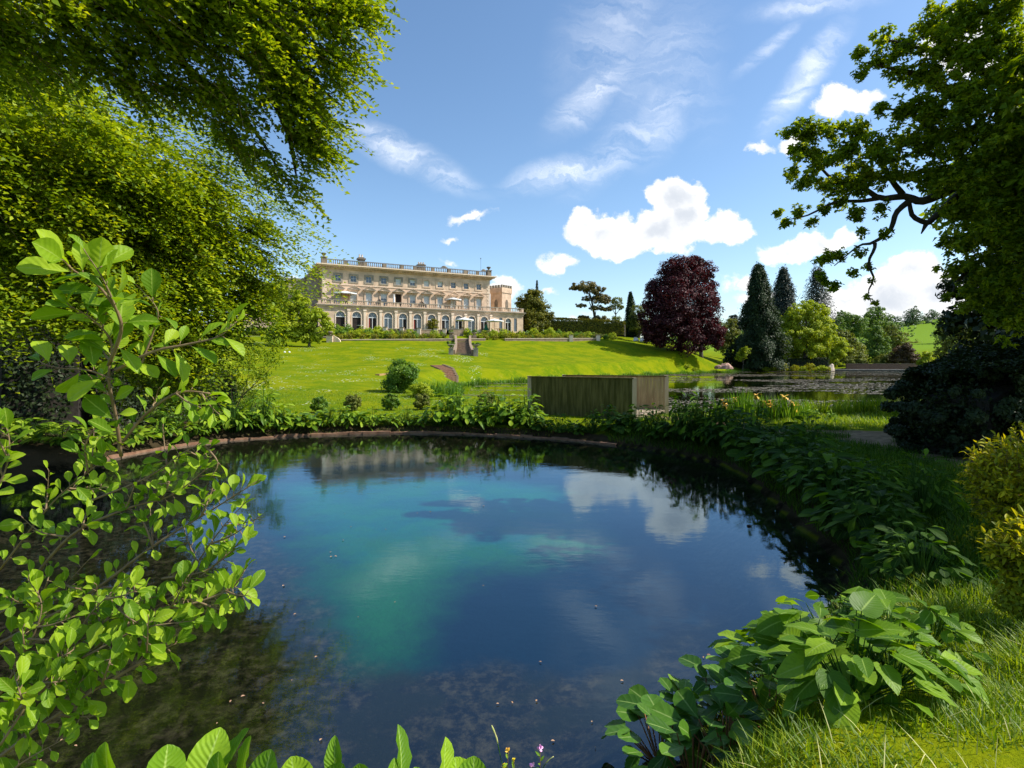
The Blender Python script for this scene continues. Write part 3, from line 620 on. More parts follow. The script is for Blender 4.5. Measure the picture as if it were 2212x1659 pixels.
# oak on the right
O_ = [(1705, 283, 14, 20), (1745, 272, 14, 26), (1795, 285, 14, 30), (1850, 285, 13.5, 32), (1725, 325, 14, 28), (1770, 340, 14, 34), (1835, 340, 13.5, 40), (1895, 325, 13, 42), (1712, 372, 14.5, 18), (1745, 390, 14, 28), (1795, 400, 14, 32), (1850, 395, 13.8, 34),
      (1682, 462, 14.5, 12), (1700, 482, 14.5, 14), (1725, 458, 14.5, 18), (1752, 480, 14.5, 14), (1780, 450, 14.3, 15), (1815, 440, 14.2, 20), (1850, 465, 14, 22), (1865, 500, 14, 12), (1915, 505, 14, 12), (1905, 450, 14, 18),
      (1780, 560, 14.5, 20), (1815, 552, 14.5, 16), (1775, 600, 14.5, 18), (1800, 620, 14.5, 14), (1840, 590, 14.5, 11), (1855, 545, 14.5, 12), (1878, 575, 14.5, 10), (1870, 640, 14.5, 8), (1892, 655, 14.5, 6), (1885, 605, 14.5, 7),
      (1858, 118, 13, 20), (1862, 155, 13, 18), (1905, 82, 13, 22), (1905, 130, 13, 26), (1950, 105, 13, 34), (1940, 155, 13, 24), (1990, 165, 13, 36), (1905, 235, 13, 18), (1945, 240, 13, 28), (1990, 235, 12.8, 36),
      (2010, 60, 13, 40), (2070, 40, 12.5, 60), (2160, 30, 12, 80), (2050, 120, 12.5, 55), (2130, 120, 12, 70), (2200, 150, 12, 70), (2050, 210, 12.5, 55), (2130, 220, 12, 70), (2200, 270, 12, 70), (1950, 310, 13.2, 36), (2010, 300, 13, 46), (1935, 370, 13.5, 38), (1995, 375, 13.2, 44),
      (2070, 300, 12.6, 55), (2070, 380, 12.8, 50), (2150, 330, 12, 70), (2150, 420, 12.2, 65), (2210, 380, 12, 60), (2080, 450, 13, 40), (2140, 500, 12.6, 55), (2200, 500, 12, 60), (2080, 530, 13.5, 34), (2040, 520, 13.6, 18), (2060, 585, 13.5, 30), (2045, 640, 13.5, 12),
      (2130, 580, 13, 50), (2190, 600, 12.4, 60), (2110, 640, 13.2, 34), (2160, 670, 13, 45), (2210, 690, 12.6, 50), (2080, 665, 13.4, 14), (1745, 300, 14.2, 26), (1880, 380, 13.7, 30)]
off = [(2420, 60, 13, 170), (2420, 320, 13.5, 170), (2420, 560, 14, 120), (2700, 420, 15, 200), (2320, 180, 12, 110), (2320, 420, 12.4, 110), (2650, 180, 15, 200), (2950, 250, 15, 220)]
root = empty('oak_tree', (16.2, 14.5, 0.6), 'large oak with gnarled dark limbs reaching in from the right edge', 'tree'); o0 = np.array(root.location)
cl = [(*(np.array(pxclump(*c)[:3]) - o0), *pxclump(*c)[3:]) for c in O_]; cf = [(*(np.array(pxclump(*c)[:3]) - o0), *pxclump(*c)[3:]) for c in off]
P1, N1, v1 = crown_pts(cl, 9500, puff=0.42, shell=0.25, inner=0.2, puffs_per=16)
# each point becomes a rosette of lobed leaves
k = 7; Pn = np.repeat(P1, k, 0); jn = rdir(len(Pn)); A1 = nrm(jn + np.array([0, 0, -0.1])); Pn = Pn + A1 * 0.062
leaves_mesh('crown', Pn, np.repeat(N1, k, 0) * 0.7 + rng.normal(0, 0.55, Pn.shape) + np.array([0, 0, .5]), A1, 0.115 * rng.uniform(.7, 1.3, len(Pn)), 0.062 * rng.uniform(.7, 1.3, len(Pn)), np.repeat(v1, k) * .6 + rng.random(len(Pn)) * .4, M['oak'], root)
cf += [(x_ - o0[0], y_ - o0[1], z_ - o0[2], 1.9, 2.0, 1.5) for x_, y_, z_ in [(11.6, 8.4, 6.4), (12.8, 7.4, 8.4), (13.6, 9.6, 7.6), (14.6, 11.4, 9), (13.2, 11.6, 6.6), (15.2, 13.6, 7.2), (15.8, 15.6, 9.2), (16.6, 17.6, 7.6), (17.6, 19.4, 9.4), (16.4, 9.4, 10), (18.2, 13, 10.6), (12.6, 9.8, 5.0), (14.4, 7.6, 6.4), (16.2, 12.6, 5.4), (18.6, 16.4, 8.2), (12.4, 10.4, 8.6)]]
leaf_crown('added_shade_crown', cf, 60000, 0.26, 0.17, M['oak'], root)  # crown mass added, mostly out of view, to shade the right bank
m = MB(); m.tube([(0, 0, -.4), (0, 0, 1.2), (-.1, 0, 3.5), (-.4, -.3, 6.5), (-.8, -.6, 10), (-1, -.8, 14)], [.85, .62, .55, .5, .36, .15], 12)
def limb(path, r0, r1, n=16):
    pts = [PX(*q) - Vector(o0) for q in path]; pts = [pts[0]] + [q + Vector(rng.normal(0, .04, 3)) for q in pts[1:]]
    m.tube(spline(pts, n), [r0 + (r1 - r0) * i / n for i in range(n + 1)], 7)
limb([(2380, 380, 14), (2200, 400, 13.2), (2080, 395, 13.3), (2030, 420, 13.5), (1990, 432, 13.7), (1950, 420, 13.9), (1900, 428, 14), (1855, 400, 14), (1810, 385, 14), (1770, 350, 14.1), (1730, 310, 14.1)], .16, .015, 26)
limb([(1970, 430, 13.8), (1945, 460, 13.9), (1925, 500, 14.1), (1890, 525, 14.3), (1850, 530, 14.5), (1800, 575, 14.5)], .085, .012, 16)
limb([(1890, 525, 14.3), (1885, 545, 14.4), (1875, 560, 14.4), (1885, 600, 14.5), (1880, 630, 14.5), (1885, 655, 14.5)], .05, .01, 12)
limb([(1965, 440, 13.9), (1975, 470, 13.9), (2000, 485, 13.9), (2010, 470, 13.9), (2050, 430, 13.7), (2100, 400, 13.4)], .05, .10, 12)
limb([(2000, 485, 13.9), (1996, 500, 13.95)], .06, .015, 3)
limb([(1900, 428, 14), (1860, 440, 14.1), (1800, 440, 14.3), (1740, 465, 14.5), (1700, 475, 14.5)], .06, .012, 12)
limb([(1950, 420, 13.9), (1930, 380, 13.8), (1900, 340, 13.6), (1880, 300, 13.5)], .08, .015, 10)
limb([(2300, 200, 13), (2150, 180, 12.6), (2050, 190, 12.8), (1990, 165, 13), (1930, 150, 13), (1870, 140, 13)], .17, .015, 16)
limb([(2150, 180, 12.6), (2080, 120, 12.7), (2000, 110, 13), (1940, 95, 13), (1905, 85, 13)], .09, .012, 12)
limb([(2250, 300, 12.8), (2120, 280, 12.8), (2040, 290, 13), (1990, 260, 13), (1950, 235, 13), (1910, 240, 13)], .14, .015, 14)
limb([(2300, 600, 13.5), (2200, 560, 13), (2130, 560, 13.2), (2080, 600, 13.5), (2050, 640, 13.5)], .12, .012, 12)
limb([(2200, 560, 13), (2180, 640, 13), (2140, 690, 13.1)], .07, .012, 8)
m.build('trunk', M['darkbark'], root, True)
# tall ivy-clad dark trees behind the oak
def ivy(px, Y, h, r, n, label):
    x = (px - 1106) / 1150 * Y; z0 = H(x, Y)
    cl = [(x + rng.normal(0, r * .25), Y + rng.normal(0, r * .25), z0 + h * f, r * (1.05 - .75 * f ** 1.6), r * (1.05 - .75 * f ** 1.6), h * .10) for f in np.linspace(.12, .95, 12)]
    return broad_tree('ivy_clad_tree', label, 'tree', (x, Y, z0), cl, 15000, .30, 'hedge', .5, 'darkbark', kw=dict(inner=.35))
ivy(2400, 17.6, 19, 3.2, 1, 'dark ivy clad tree standing behind the oak at the right edge')
ivy(2190, 25, 8.5, 2.6, 1, 'lower dark ivy clad tree between the oak and the dark hedge')

# ------------------------------------------------------------------ far trees
def tree_px(name, label, clumps, n, L, mat, Y, basepx, r=.35, cat='tree', group=None, kw=None, bark='bark', depth=.9, bz=None):
    x = (basepx - 1106) / 1150 * Y; z0 = H(x, Y) if bz is None else bz
    cl = [pxclump(a, b_, Y + (rng.uniform(-1, 1) * c / 1150 * Y * .5 if i else 0), c, depth, f if f else 1) for i, (a, b_, c, *f_) in enumerate(clumps) for f in [f_[0] if f_ else 0]]
    return broad_tree(name, label, cat, (x, Y, z0), cl, n, L, mat, r, bark, group, kw)
tree_px('copper_beech', 'large copper beech with dark purple crown on the grass slope', [(1470, 590, 45), (1440, 615, 42), (1510, 600, 42), (1470, 640, 62), (1420, 650, 30), (1530, 650, 34), (1420, 690, 40), (1500, 690, 52), (1535, 700, 30), (1450, 690, 50), (1410, 710, 32), (1545, 720, 24),
         (1480, 720, 44), (1425, 738, 18), (1505, 742, 24), (1545, 738, 18), (1400, 722, 16), (1525, 728, 26), (1420, 722, 24), (1462, 575, 30), (1500, 572, 22), (1400, 655, 16), (1408, 625, 14)], 62000, .42, 'copper', 114, 1467, .55, kw=dict(puff=.3, shell=.6, puffs_per=34, inner=.35), bark='darkbark')
tree_px('tall_pine', 'blue green pine rising just behind the copper beech', [(1510, 575, 18), (1527, 600, 16), (1538, 625, 13), (1546, 650, 11), (1500, 560, 10), (1450, 565, 8, .7)], 4500, .4, 'blue_conifer', 124, 1515, .4, 'conifer')
tree_px('cedar_tree', 'wind shaped cedar with layered flat crown above the long hedge', [(1262, 618, 26, .42), (1240, 622, 12, .4), (1285, 628, 22, .5), (1300, 645, 22, .6), (1270, 645, 14, .4), (1255, 660, 14, .3), (1288, 665, 16, .4), (1310, 668, 14, .35), (1262, 685, 14, .35), (1300, 690, 20, .4), (1280, 692, 26, .3)],
        16000, .42, 'rustpine', 150, 1290, .45, 'cedar', kw=dict(puff=.3, shell=.4, inner=.1), bz=10)
tree_px('small_pine', 'small round topped pine right of the cedar', [(1330, 652, 15, .7), (1322, 664, 10, .6), (1340, 664, 10, .6), (1330, 690, 14, .5)], 2500, .35, 'olive', 150, 1330, .25, 'tree', bz=10)
conifer('dark_cypress', 'narrow dark cypress left of the copper beech', (*(PX(1362, 700, 138).xy), 8.2), 12.0, 2.2, 12000, .45, 'conifer', .6)
tree_px('holm_oak', 'grey green round tree between the cypress and the copper beech', [(1378, 672, 17), (1388, 690, 20), (1370, 700, 20), (1392, 668, 12), (1385, 712, 20)], 6000, .35, 'olive', 135, 1380, .3)
tree_px('clipped_yew', 'large rounded yew against the right end of the mansion', [(1152, 652, 27), (1140, 668, 25), (1165, 668, 23), (1152, 690, 36), (1150, 640, 18), (1130, 690, 18), (1125, 655, 14), (1180, 690, 20), (1152, 705, 30)], 26000, .42, 'yew', 132, 1152, .4, 'yew', kw=dict(puff=.34, inner=.35), bz=9)
conifer('young_spruce', 'spruce tip showing above the rounded yew', (*(PX(1160, 700, 150).xy), 9.5), 15.5, 2.2, 3000, .35, 'blue_conifer', .9, 1)
# ivy-like tall evergreens on the right
conifer('columnar_evergreen', 'tall dark cone shaped evergreen at the end of the lake', (*(PX(1638, 796, 128).xy), .8), 24.5, 6.3, 60000, .5, 'conifer', .62, 0, .5, droop=.1)
conifer('blue_spruce', 'dusky blue spruce behind the bright green maple', (*(PX(1692, 790, 150).xy), 1.5), 26.5, 7.8, 34000, .6, 'blue_conifer', .72, 1, .45)
conifer('ragged_spruce', 'ragged open spruce partly hidden by the oak branch', (*(PX(1765, 790, 155).xy), 1.5), 27.5, 8.5, 16000, .55, 'blue_conifer', .62, 1, .45, tiers=13)
tree_px('green_maple', 'broad bright yellow green maple beside the lake', [(1750, 665, 22), (1722, 680, 24), (1765, 685, 30), (1705, 700, 22), (1740, 705, 34), (1780, 715, 26), (1700, 730, 30), (1745, 740, 38), (1790, 745, 30), (1815, 755, 20), (1680, 715, 20), (1675, 745, 26), (1690, 765, 26), (1735, 768, 26), (1775, 770, 26), (1800, 772, 22)],
        46000, .42, 'acid', 132, 1735, .45, kw=dict(puff=.3, shell=.65, puffs_per=30))
tree_px('golden_sapling', 'small golden green tree left of the tall cone shaped evergreen', [(1606, 762, 13), (1600, 770, 11), (1612, 755, 9), (1594, 772, 8)], 1800, .3, 'acid', 124, 1603, .1)
far = [('round_tree', 'mid green tree behind the beech on its right', [(1570, 720, 22), (1590, 735, 22), (1580, 700, 14), (1560, 750, 18)], 6000, 'olive', 135, 1578), ('laurel_tree', 'dark round tree at the foot of the slope left of the tall evergreen', [(1585, 765, 20), (1600, 740, 16), (1572, 772, 15), (1592, 782, 14)], 4000, 'conifer', 130, 1588),
       ('holm_tree', 'blue green tree top beside the cone shaped evergreen', [(1585, 690, 13), (1592, 705, 14), (1605, 700, 12)], 2500, 'blue_conifer', 150, 1588),
       ('hazel_tree', 'olive tree standing right of the bright maple', [(1830, 735, 22), (1845, 755, 24), (1825, 765, 22), (1855, 775, 18), (1815, 725, 14)], 8000, 'olive', 150, 1835),
       ('lime_tree', 'yellow green tree in the middle of the far bank', [(1885, 725, 20), (1900, 745, 24), (1880, 760, 24), (1905, 770, 22), (1895, 715, 12)], 8000, 'woods', 160, 1892),
       ('ash_tree', 'rounded green tree above the far bank left of the lime tree', [(1830, 695, 24), (1855, 700, 22), (1810, 705, 18), (1845, 715, 24), (1820, 685, 14)], 8000, 'woods', 200, 1838),
       ('wood_tree', 'tall leafy tree crown on the skyline above the far bank', [(1890, 685, 24), (1870, 695, 20), (1910, 700, 22), (1900, 670, 12), (1880, 712, 22), (1915, 720, 20)], 8000, 'woods', 210, 1892),
       ('beech_clump_tree', 'greyish green tree descending right of the skyline crown', [(1925, 720, 20), (1940, 735, 20), (1930, 750, 20), (1915, 745, 16)], 6000, 'olive', 200, 1928),
       ('brown_yew', 'dark brown bushy tree just above the weir wall', [(1955, 765, 22), (1940, 775, 18), (1970, 775, 18), (1955, 785, 18), (1985, 780, 12), (1960, 750, 12)], 8000, 'brownleaf', 145, 1958),
       ('bushy_willow', 'pale green bush left of the brown tree by the weir wall', [(1920, 775, 18), (1910, 785, 14), (1898, 782, 14)], 4000, 'olive', 150, 1912),
       ('hawthorn', 'yellowish bush at the left end of the weir wall', [(1850, 780, 16), (1835, 786, 12), (1865, 786, 12)], 3500, 'olive', 142, 1850),
       ('willow_tree', 'soft olive tree next to the dark hedge on the right', [(2070, 700, 24), (2050, 720, 22), (2085, 725, 28), (2040, 745, 18), (2070, 750, 30), (2100, 700, 24), (2030, 765, 14), (2060, 780, 24)], 10000, 'olive', 70, 2072),
       ('golden_bush', 'yellow green bush below the meadow', [(2000, 770, 12), (2012, 778, 12), (1992, 782, 10)], 2500, 'acid', 120, 2003),
       ('field_oak', 'large round tree of the hilltop copse, left of the pair', [(1970, 690, 22), (1960, 705, 16), (1985, 700, 22), (1972, 715, 20), (1972, 675, 14)], 7000, 'fardark', 400, 1972),
       ('field_beech', 'rounded tree of the hilltop copse, right of the pair', [(2015, 690, 22), (2030, 700, 20), (2005, 705, 20), (2025, 715, 20), (2045, 705, 16), (2012, 678, 12)], 7000, 'fardark', 420, 2018)]
for nm, lb, cls, n, mt, Y, bp in far:
    tree_px(nm, lb, cls, n, .0030 * Y if Y < 300 else .0022 * Y, mt, Y, bp, .3, group=None)
for i, (a, b_, c) in enumerate([(1790, 712, 14), (1806, 698, 14), (1945, 752, 14), (1975, 745, 12)]):
    tree_px('woodland_tree', ['pale tree top peeping above the right shoulder of the maple', 'small crown between the maple and the skyline trees', 'dark crown above the brown tree', 'small dark crown right of the brown tree at the meadow edge'][i], [(a, b_, c), (a + 8, b_ + 8, c), (a - 7, b_ + 9, c)], 2500, .5, ['acid', 'woods', 'fardark', 'olive'][i], [180, 190, 230, 240][i], a, .25, group='small crowns of the far wood')
# background woodland as one mass behind everything on the right
P = []; cl = []
for i in range(46):
    X0 = 70 + i * 6.5; Y0 = 240 + 14 * math.sin(i * 1.7); z0 = H(X0, Y0); s = rng.uniform(5, 8)
    if 1960 < 1106 + X0 / Y0 * 1150 < 2040: continue
    cl.append((X0, Y0, z0 + s * .9, s, s, s))
tag(leaf_crown('far_wood', cl, 24000, 1.0, .7, M['fardark'], None), 'distant woodland band along the horizon on the right', 'wood', kind='stuff')
# ------------------------------------------------------------------ mansion
BZ = 9.0; FA = math.atan2(17, 33.5)                       # facade runs away to the right
mans = empty('mansion', (-38.8, 109, BZ), 'long honey coloured stone mansion with eleven bays, balcony and arched ground floor above the lawn', 'mansion', rz=FA)
ux, uy = math.cos(FA), math.sin(FA)
def s_of(px, off=0.0):
    """distance along a wall standing `off` metres in front of the facade, seen at photo column px"""
    ax, ay = -38.8 + uy * off, 109 - ux * off; k = (px - 1106) / 1150
    return (k * ay - ax) / (ux - k * uy)
def zx(q): return (700 + q / 3.45625) * 0.8641
LF = 37.6
def arch_wall(m, x0, x1, z0, z1, xc, w, spring, y0, y1, n=9):
    r = w / 2
    if xc - r > x0: m.box(x0, xc - r, y0, y1, z0, z1)
    if x1 > xc + r: m.box(xc + r, x1, y0, y1, z0, z1)
    for i in range(n):
        a0 = math.pi * i / n; a1 = math.pi * (i + 1) / n
        xa, za = xc - r * math.cos(a0), spring + r * math.sin(a0); xb, zb = xc - r * math.cos(a1), spring + r * math.sin(a1)
        m.prism([(xa, za), (xb, zb), (xb, z1), (xa, z1)], y0, y1)
def rect_wall(m, x0, x1, z0, z1, xc, w, a, b, y0, y1):
    m.box(x0, xc - w / 2, y0, y1, z0, z1); m.box(xc + w / 2, x1, y0, y1, z0, z1)
    m.box(xc - w / 2, xc + w / 2, y0, y1, z0, a); m.box(xc - w / 2, xc + w / 2, y0, y1, b, z1)
# main block
bays = [3.02 + 3.178 * i for i in range(11)]; edges = [0] + [(bays[i] + bays[i + 1]) / 2 for i in range(10)] + [LF]
wl = MB()
for i in range(11):
    rect_wall(wl, edges[i], edges[i + 1], 0, 9.6, bays[i], 1.35, 5.0, 8.1, 0, .6)
    rect_wall(wl, edges[i], edges[i + 1], 9.6, 12.6, bays[i], 1.2, 10.15, 11.5, 0, .6)
wl.box(0, .6, .6, 15, 0, 12.6); wl.box(LF - .6, LF, .6, 15, 0, 12.6); wl.box(.6, LF - .6, 14.4, 15, 0, 12.6)
wl.box(.6, LF - .6, .6, 14.4, 12.3, 12.58)
wl.build('wall', M['stone'], mans)
q = MB()   # quoins and string course
for k in range(19):
    ww = .75 if k % 2 else .5; z = 5.2 + k * .39
    q.box(-.03, ww, -.05, -.001, z, z + .33); q.box(LF - ww, LF + .03, -.05, -.001, z, z + .33)
q.box(-.1, LF + .1, -.12, -.055, 9.35, 9.5)
q.build('quoins', M['stone_light'], mans)
for j, (z0, z1, pr) in enumerate([(12.6, 12.95, .35), (12.95, 13.2, .95), (13.2, 13.42, 1.3)]):
    cmb = MB(); cmb.box(-pr, LF + pr, -pr, 15 + pr, z0, z1)
    if j == 0:
        for k in range(76): cmb.box(.1 + k * .5, .32 + k * .5, -.62, -.352, 12.7, 12.948)
    cmb.build('cornice', M['stone_light' if j == 2 else 'stone'], mans)
def balustrade(parent, x0, x1, y, z0, h, step, mat, capmat, piers, pw=.5, depth=.3, sp=.42):
    m = MB(); m.box(x0, x1, y, y + depth, z0, z0 + .18)
    x = x0 + .2
    while x < x1 - .1:
        if all(abs(x - p_) > pw / 2 + .1 for p_ in piers):
            m.lathe((x, y + depth / 2, z0 + .18), [(.07, 0), (.12, h * .2), (.06, h * .45), (.09, h - .36)], 6)
        x += sp
    for p_ in piers: m.box(p_ - pw / 2, p_ + pw / 2, y - .03, y + depth + .03, z0 + .002, z0 + h - .155)
    m.build('balustrade', mat, parent)
    c_ = MB(); c_.box(x0 - .05, x1 + .05, y - .06, y + depth + .06, z0 + h - .15, z0 + h); c_.build('coping', capmat, parent)
piers = [.5, 4.5, 8.6, 12.7, 16.5, 19.4, 23.5, 27.4, 31.3, 34.4, LF - .5]
balustrade(mans, -.2, LF + .2, -.3, 13.42, 1.15, .42, M['stone_soot'], M['lead'], piers, .8, .35)
# roof behind the parapet
rf = MB(); rf.prism([(1.2, 13.42), (LF - 1.2, 13.42), (LF - 3.5, 14.15), (3.5, 14.15)], 2.5, 13); rf.build('roof', M['lead'], mans)
def chimney(x, y, w, d, h, nm='chimney', lean=0):
    m = MB(); m.box(x - w / 2, x + w / 2, y, y + d, 13.42, 13.42 + h * .62); m.box(x - w / 2 - .18, x + w / 2 + .18, y - .18, y + d + .18, 13.42 + h * .62, 13.42 + h * .72)
    m.box(x - w / 2 + .1, x + w / 2 - .1, y + .1, y + d - .1, 13.42 + h * .72, 13.42 + h * .8)
    if lean: m.prism([(x - w / 2 - lean, 13.43), (x - w / 2 - .19, 13.43), (x - w / 2 - .19, 13.42 + h * .7)], y + .1, y + .5)
    o = m.build(nm, M['stone_soot'], mans)
    for k in range(max(1, int(w / .5))):
        pm_ = MB(); pm_.lathe((x - w / 2 + .35 + k * .55, y + d / 2, 13.42 + h * .8), [(.2, 0), (.16, .1), (.15, h * .14), (.19, h * .2)], 10)
        pm_.build('chimney_pot', M['stone_light'], o)
chimney(8.1, 1.2, 1.4, 1.0, 2.9); chimney(21.4, 1.2, 1.5, 2.4, 2.5, lean=1.3); chimney(32.2, .8, .4, .4, 1.3, 'finial')
for x in (.25, LF - .25):
    m = MB(); m.box(x - .5, x + .5, -.45, .55, 13.425, 14.75); m.box(x - .62, x + .62, -.57, .67, 14.75, 14.9)
    m.lathe((x, .05, 14.9), [(.25, 0), (.14, .15), (.3, .4), (.52, .65), (.5, .8), (.3, .85)], 10); m.build('urn', M['stone_soot'], mans)
for x, r_ in ((26.2, .8), (36.0, .65)):
    m = MB(); m.box(x - r_, x + r_, -.35, .1, 14.575, 14.7); m.lathe((x, -.12, 14.7), [(r_ * .7, 0), (r_ * .8, .12), (r_ * .4, .35)], 8, 1, .4); m.build('crest', M['stone_soot'], mans)
m = MB(); m.tube([(36.6, 3, 13.5), (36.6, 3, 18.3)], .03, 5); m.lathe((36.6, 3, 18), [(.1, 0), (.1, .3)], 6); m.build('antenna', M['metal'], mans)
# upper windows
def sash(parent, xc, z0, z1, w, y, glassmat, bars_x, bars_z, blind=None, fw=.07):
    fr = MB(); fr.box(xc - w / 2, xc - w / 2 + fw, y, y + .08, z0, z1); fr.box(xc + w / 2 - fw, xc + w / 2, y, y + .08, z0, z1)
    fr.box(xc - w / 2 + fw, xc + w / 2 - fw, y, y + .08, z0, z0 + fw); fr.box(xc - w / 2 + fw, xc + w / 2 - fw, y, y + .08, z1 - fw, z1)
    for i in range(1, bars_x): x = xc - w / 2 + w * i / bars_x; fr.box(x - .02, x + .02, y + .01, y + .06, z0 + fw, z1 - fw)
    for i in range(1, bars_z): z = z0 + (z1 - z0) * i / bars_z; fr.box(xc - w / 2 + fw, xc + w / 2 - fw, y + .012, y + .058, z - .02, z + .02)
    fo = fr.build('frame', M['white'], parent)
    g_ = MB(); g_.box(xc - w / 2 + .01, xc + w / 2 - .01, y + .09, y + .11, z0 + .01, z1 - .01); g_.build('pane', glassmat, parent)
    if blind: b_ = MB(); b_.box(xc - w / 2 + fw, xc + w / 2 - fw, y + .07, y + .085, z1 - fw - (z1 - z0 - 2 * fw) * blind, z1 - fw); b_.build('blind', M['blind'], parent)
for i, xc in enumerate(bays):
    sr = MB(); W_ = .6
    for (a, b_, c_, d_) in ((xc - .98, xc - .6, 9.85, 11.8), (xc + .6, xc + .98, 9.85, 11.8), (xc - .6, xc + .6, 11.5, 11.8), (xc - .6, xc + .6, 9.85, 10.15)): sr.box(a, b_, -.10, -.002, c_, d_)
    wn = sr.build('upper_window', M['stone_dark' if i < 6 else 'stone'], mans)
    sash(wn, xc, 10.15, 11.5, 1.2, .22, M['glass'], 2, 2, {4: 1, 5: .5, 6: 1, 7: .75}.get(i))
dark_bay = {4}
for i, xc in enumerate(bays):
    sr = MB()
    sr.box(xc - 1.0, xc - .675, -.14, -.002, 5.0, 8.25); sr.box(xc + .675, xc + 1.0, -.14, -.002, 5.0, 8.25); sr.box(xc - .675, xc + .675, -.14, -.002, 8.1, 8.25)
    sr.box(xc - 1.05, xc + 1.05, -.2, -.142, 8.25, 8.5); sr.box(xc - 1.05, xc + 1.05, -.142, -.002, 8.25, 8.5)
    if i % 3 != 1 and i < 9:
        sr.prism([(xc - 1.3, 8.5), (xc + 1.3, 8.5), (xc, 9.2)], -.42, -.002)
    else:
        sr.prism([(xc - 1.3, 8.5), (xc + 1.3, 8.5), (xc + .95, 8.85), (xc + .45, 9.1), (xc, 9.18), (xc - .45, 9.1), (xc - .95, 8.85)], -.42, -.002)
    ks = sr.build('pediment_window', M['stone'], mans)
    ra = MB()   # raking cornice of the pediment
    ra.box(xc - 1.4, xc + 1.4, -.62, -.425, 8.46, 8.58); ra.prism([(xc - 1.42, 8.58), (xc - 1.2, 8.58), (xc, 9.22), (xc + 1.2, 8.58), (xc + 1.42, 8.58), (xc, 9.36)], -.62, -.425)
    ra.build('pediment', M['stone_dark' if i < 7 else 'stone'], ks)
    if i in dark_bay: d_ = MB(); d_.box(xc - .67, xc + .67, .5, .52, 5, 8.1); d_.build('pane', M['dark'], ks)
    else: sash(ks, xc, 5.0, 8.1, 1.35, .25, M['glass'], 2, 4, {2: .9, 3: .35, 5: .4}.get(i, .85 if i > 5 or i < 2 else .5))
# loggia in front of the ground floor
LX1 = s_of(1130, 3.2); LY0, LY1 = -3.2, -2.6
ar = [s_of(zx(q_), 3.2) for q_ in (522, 662, 800, 935, 1063, 1187, 1310, 1430, 1545, 1655, 1765)]; wingx = s_of(zx(1972), 3.2)
lg = MB(); ed = [s_of(zx(470), 3.2)] + [(ar[i] + ar[i + 1]) / 2 for i in range(10)] + [ar[-1] + (ar[-1] - ar[-2]) / 2]
lg.box(-1.2, ed[0], LY0, LY1, 0, 4.1)
for i in range(11): arch_wall(lg, ed[i], ed[i + 1], 0, 4.1, ar[i], 1.75, 2.75, LY0, LY1)
wA, wB = s_of(zx(1908), 3.2), s_of(zx(2035), 3.2); e1 = (wA + wingx) / 2; e2 = (wB + wingx) / 2
rect_wall(lg, ed[11], e1, 0, 4.1, wA, .8, .4, 3.5, LY0, LY1); arch_wall(lg, e1, e2, 0, 4.1, wingx, 1.5, 2.7, LY0, LY1); rect_wall(lg, e2, LX1, 0, 4.1, wB, .8, .4, 3.5, LY0, LY1)
lg.box(LX1 - .6, LX1, LY1, 6, 0, 4.1); lg.box(-1.2, -.6, LY1, 0, 0, 4.1); lg.box(-.6, LX1 - .6, LY1, .0, 3.9, 4.09); lg.box(LF, LX1 - .6, 5.4, 6, 0, 4.1)
lg.build('loggia', M['stone'], mans)
for (z0, z1, pr) in [(4.1, 4.45, .12), (4.45, 4.72, .3), (4.72, 4.9, .55)]:
    cmb = MB(); cmb.box(-1.2 - pr, LX1 + pr, LY0 - pr, 6 if z0 < 4.7 else 6.2, z0, z1)
    cmb.build('cornice', M['stone_dark' if z1 == 4.9 else 'stone'], mans)
bp = [-1.0] + list(np.linspace(1.4, LX1 - .3, 14)); balustrade(mans, -1.5, LX1, -3.45, 4.9, 1.0, .42, M['stone'], M['stone_dark'], bp, .55, .3)
for i in range(11):
    xm = ed[i + 1] if i < 11 else None
    cm = MB(); x = ed[i + 1]; cm.box(x - .32, x + .32, LY0 - .34, LY0 - .002, 0, .5); cm.box(x - .25, x + .25, LY0 - .27, LY0 - .002, .5, 3.75); cm.box(x - .33, x + .33, LY0 - .35, LY0 - .002, 3.75, 4.098)
    cm.build('pilaster', M['stone_light'], mans)
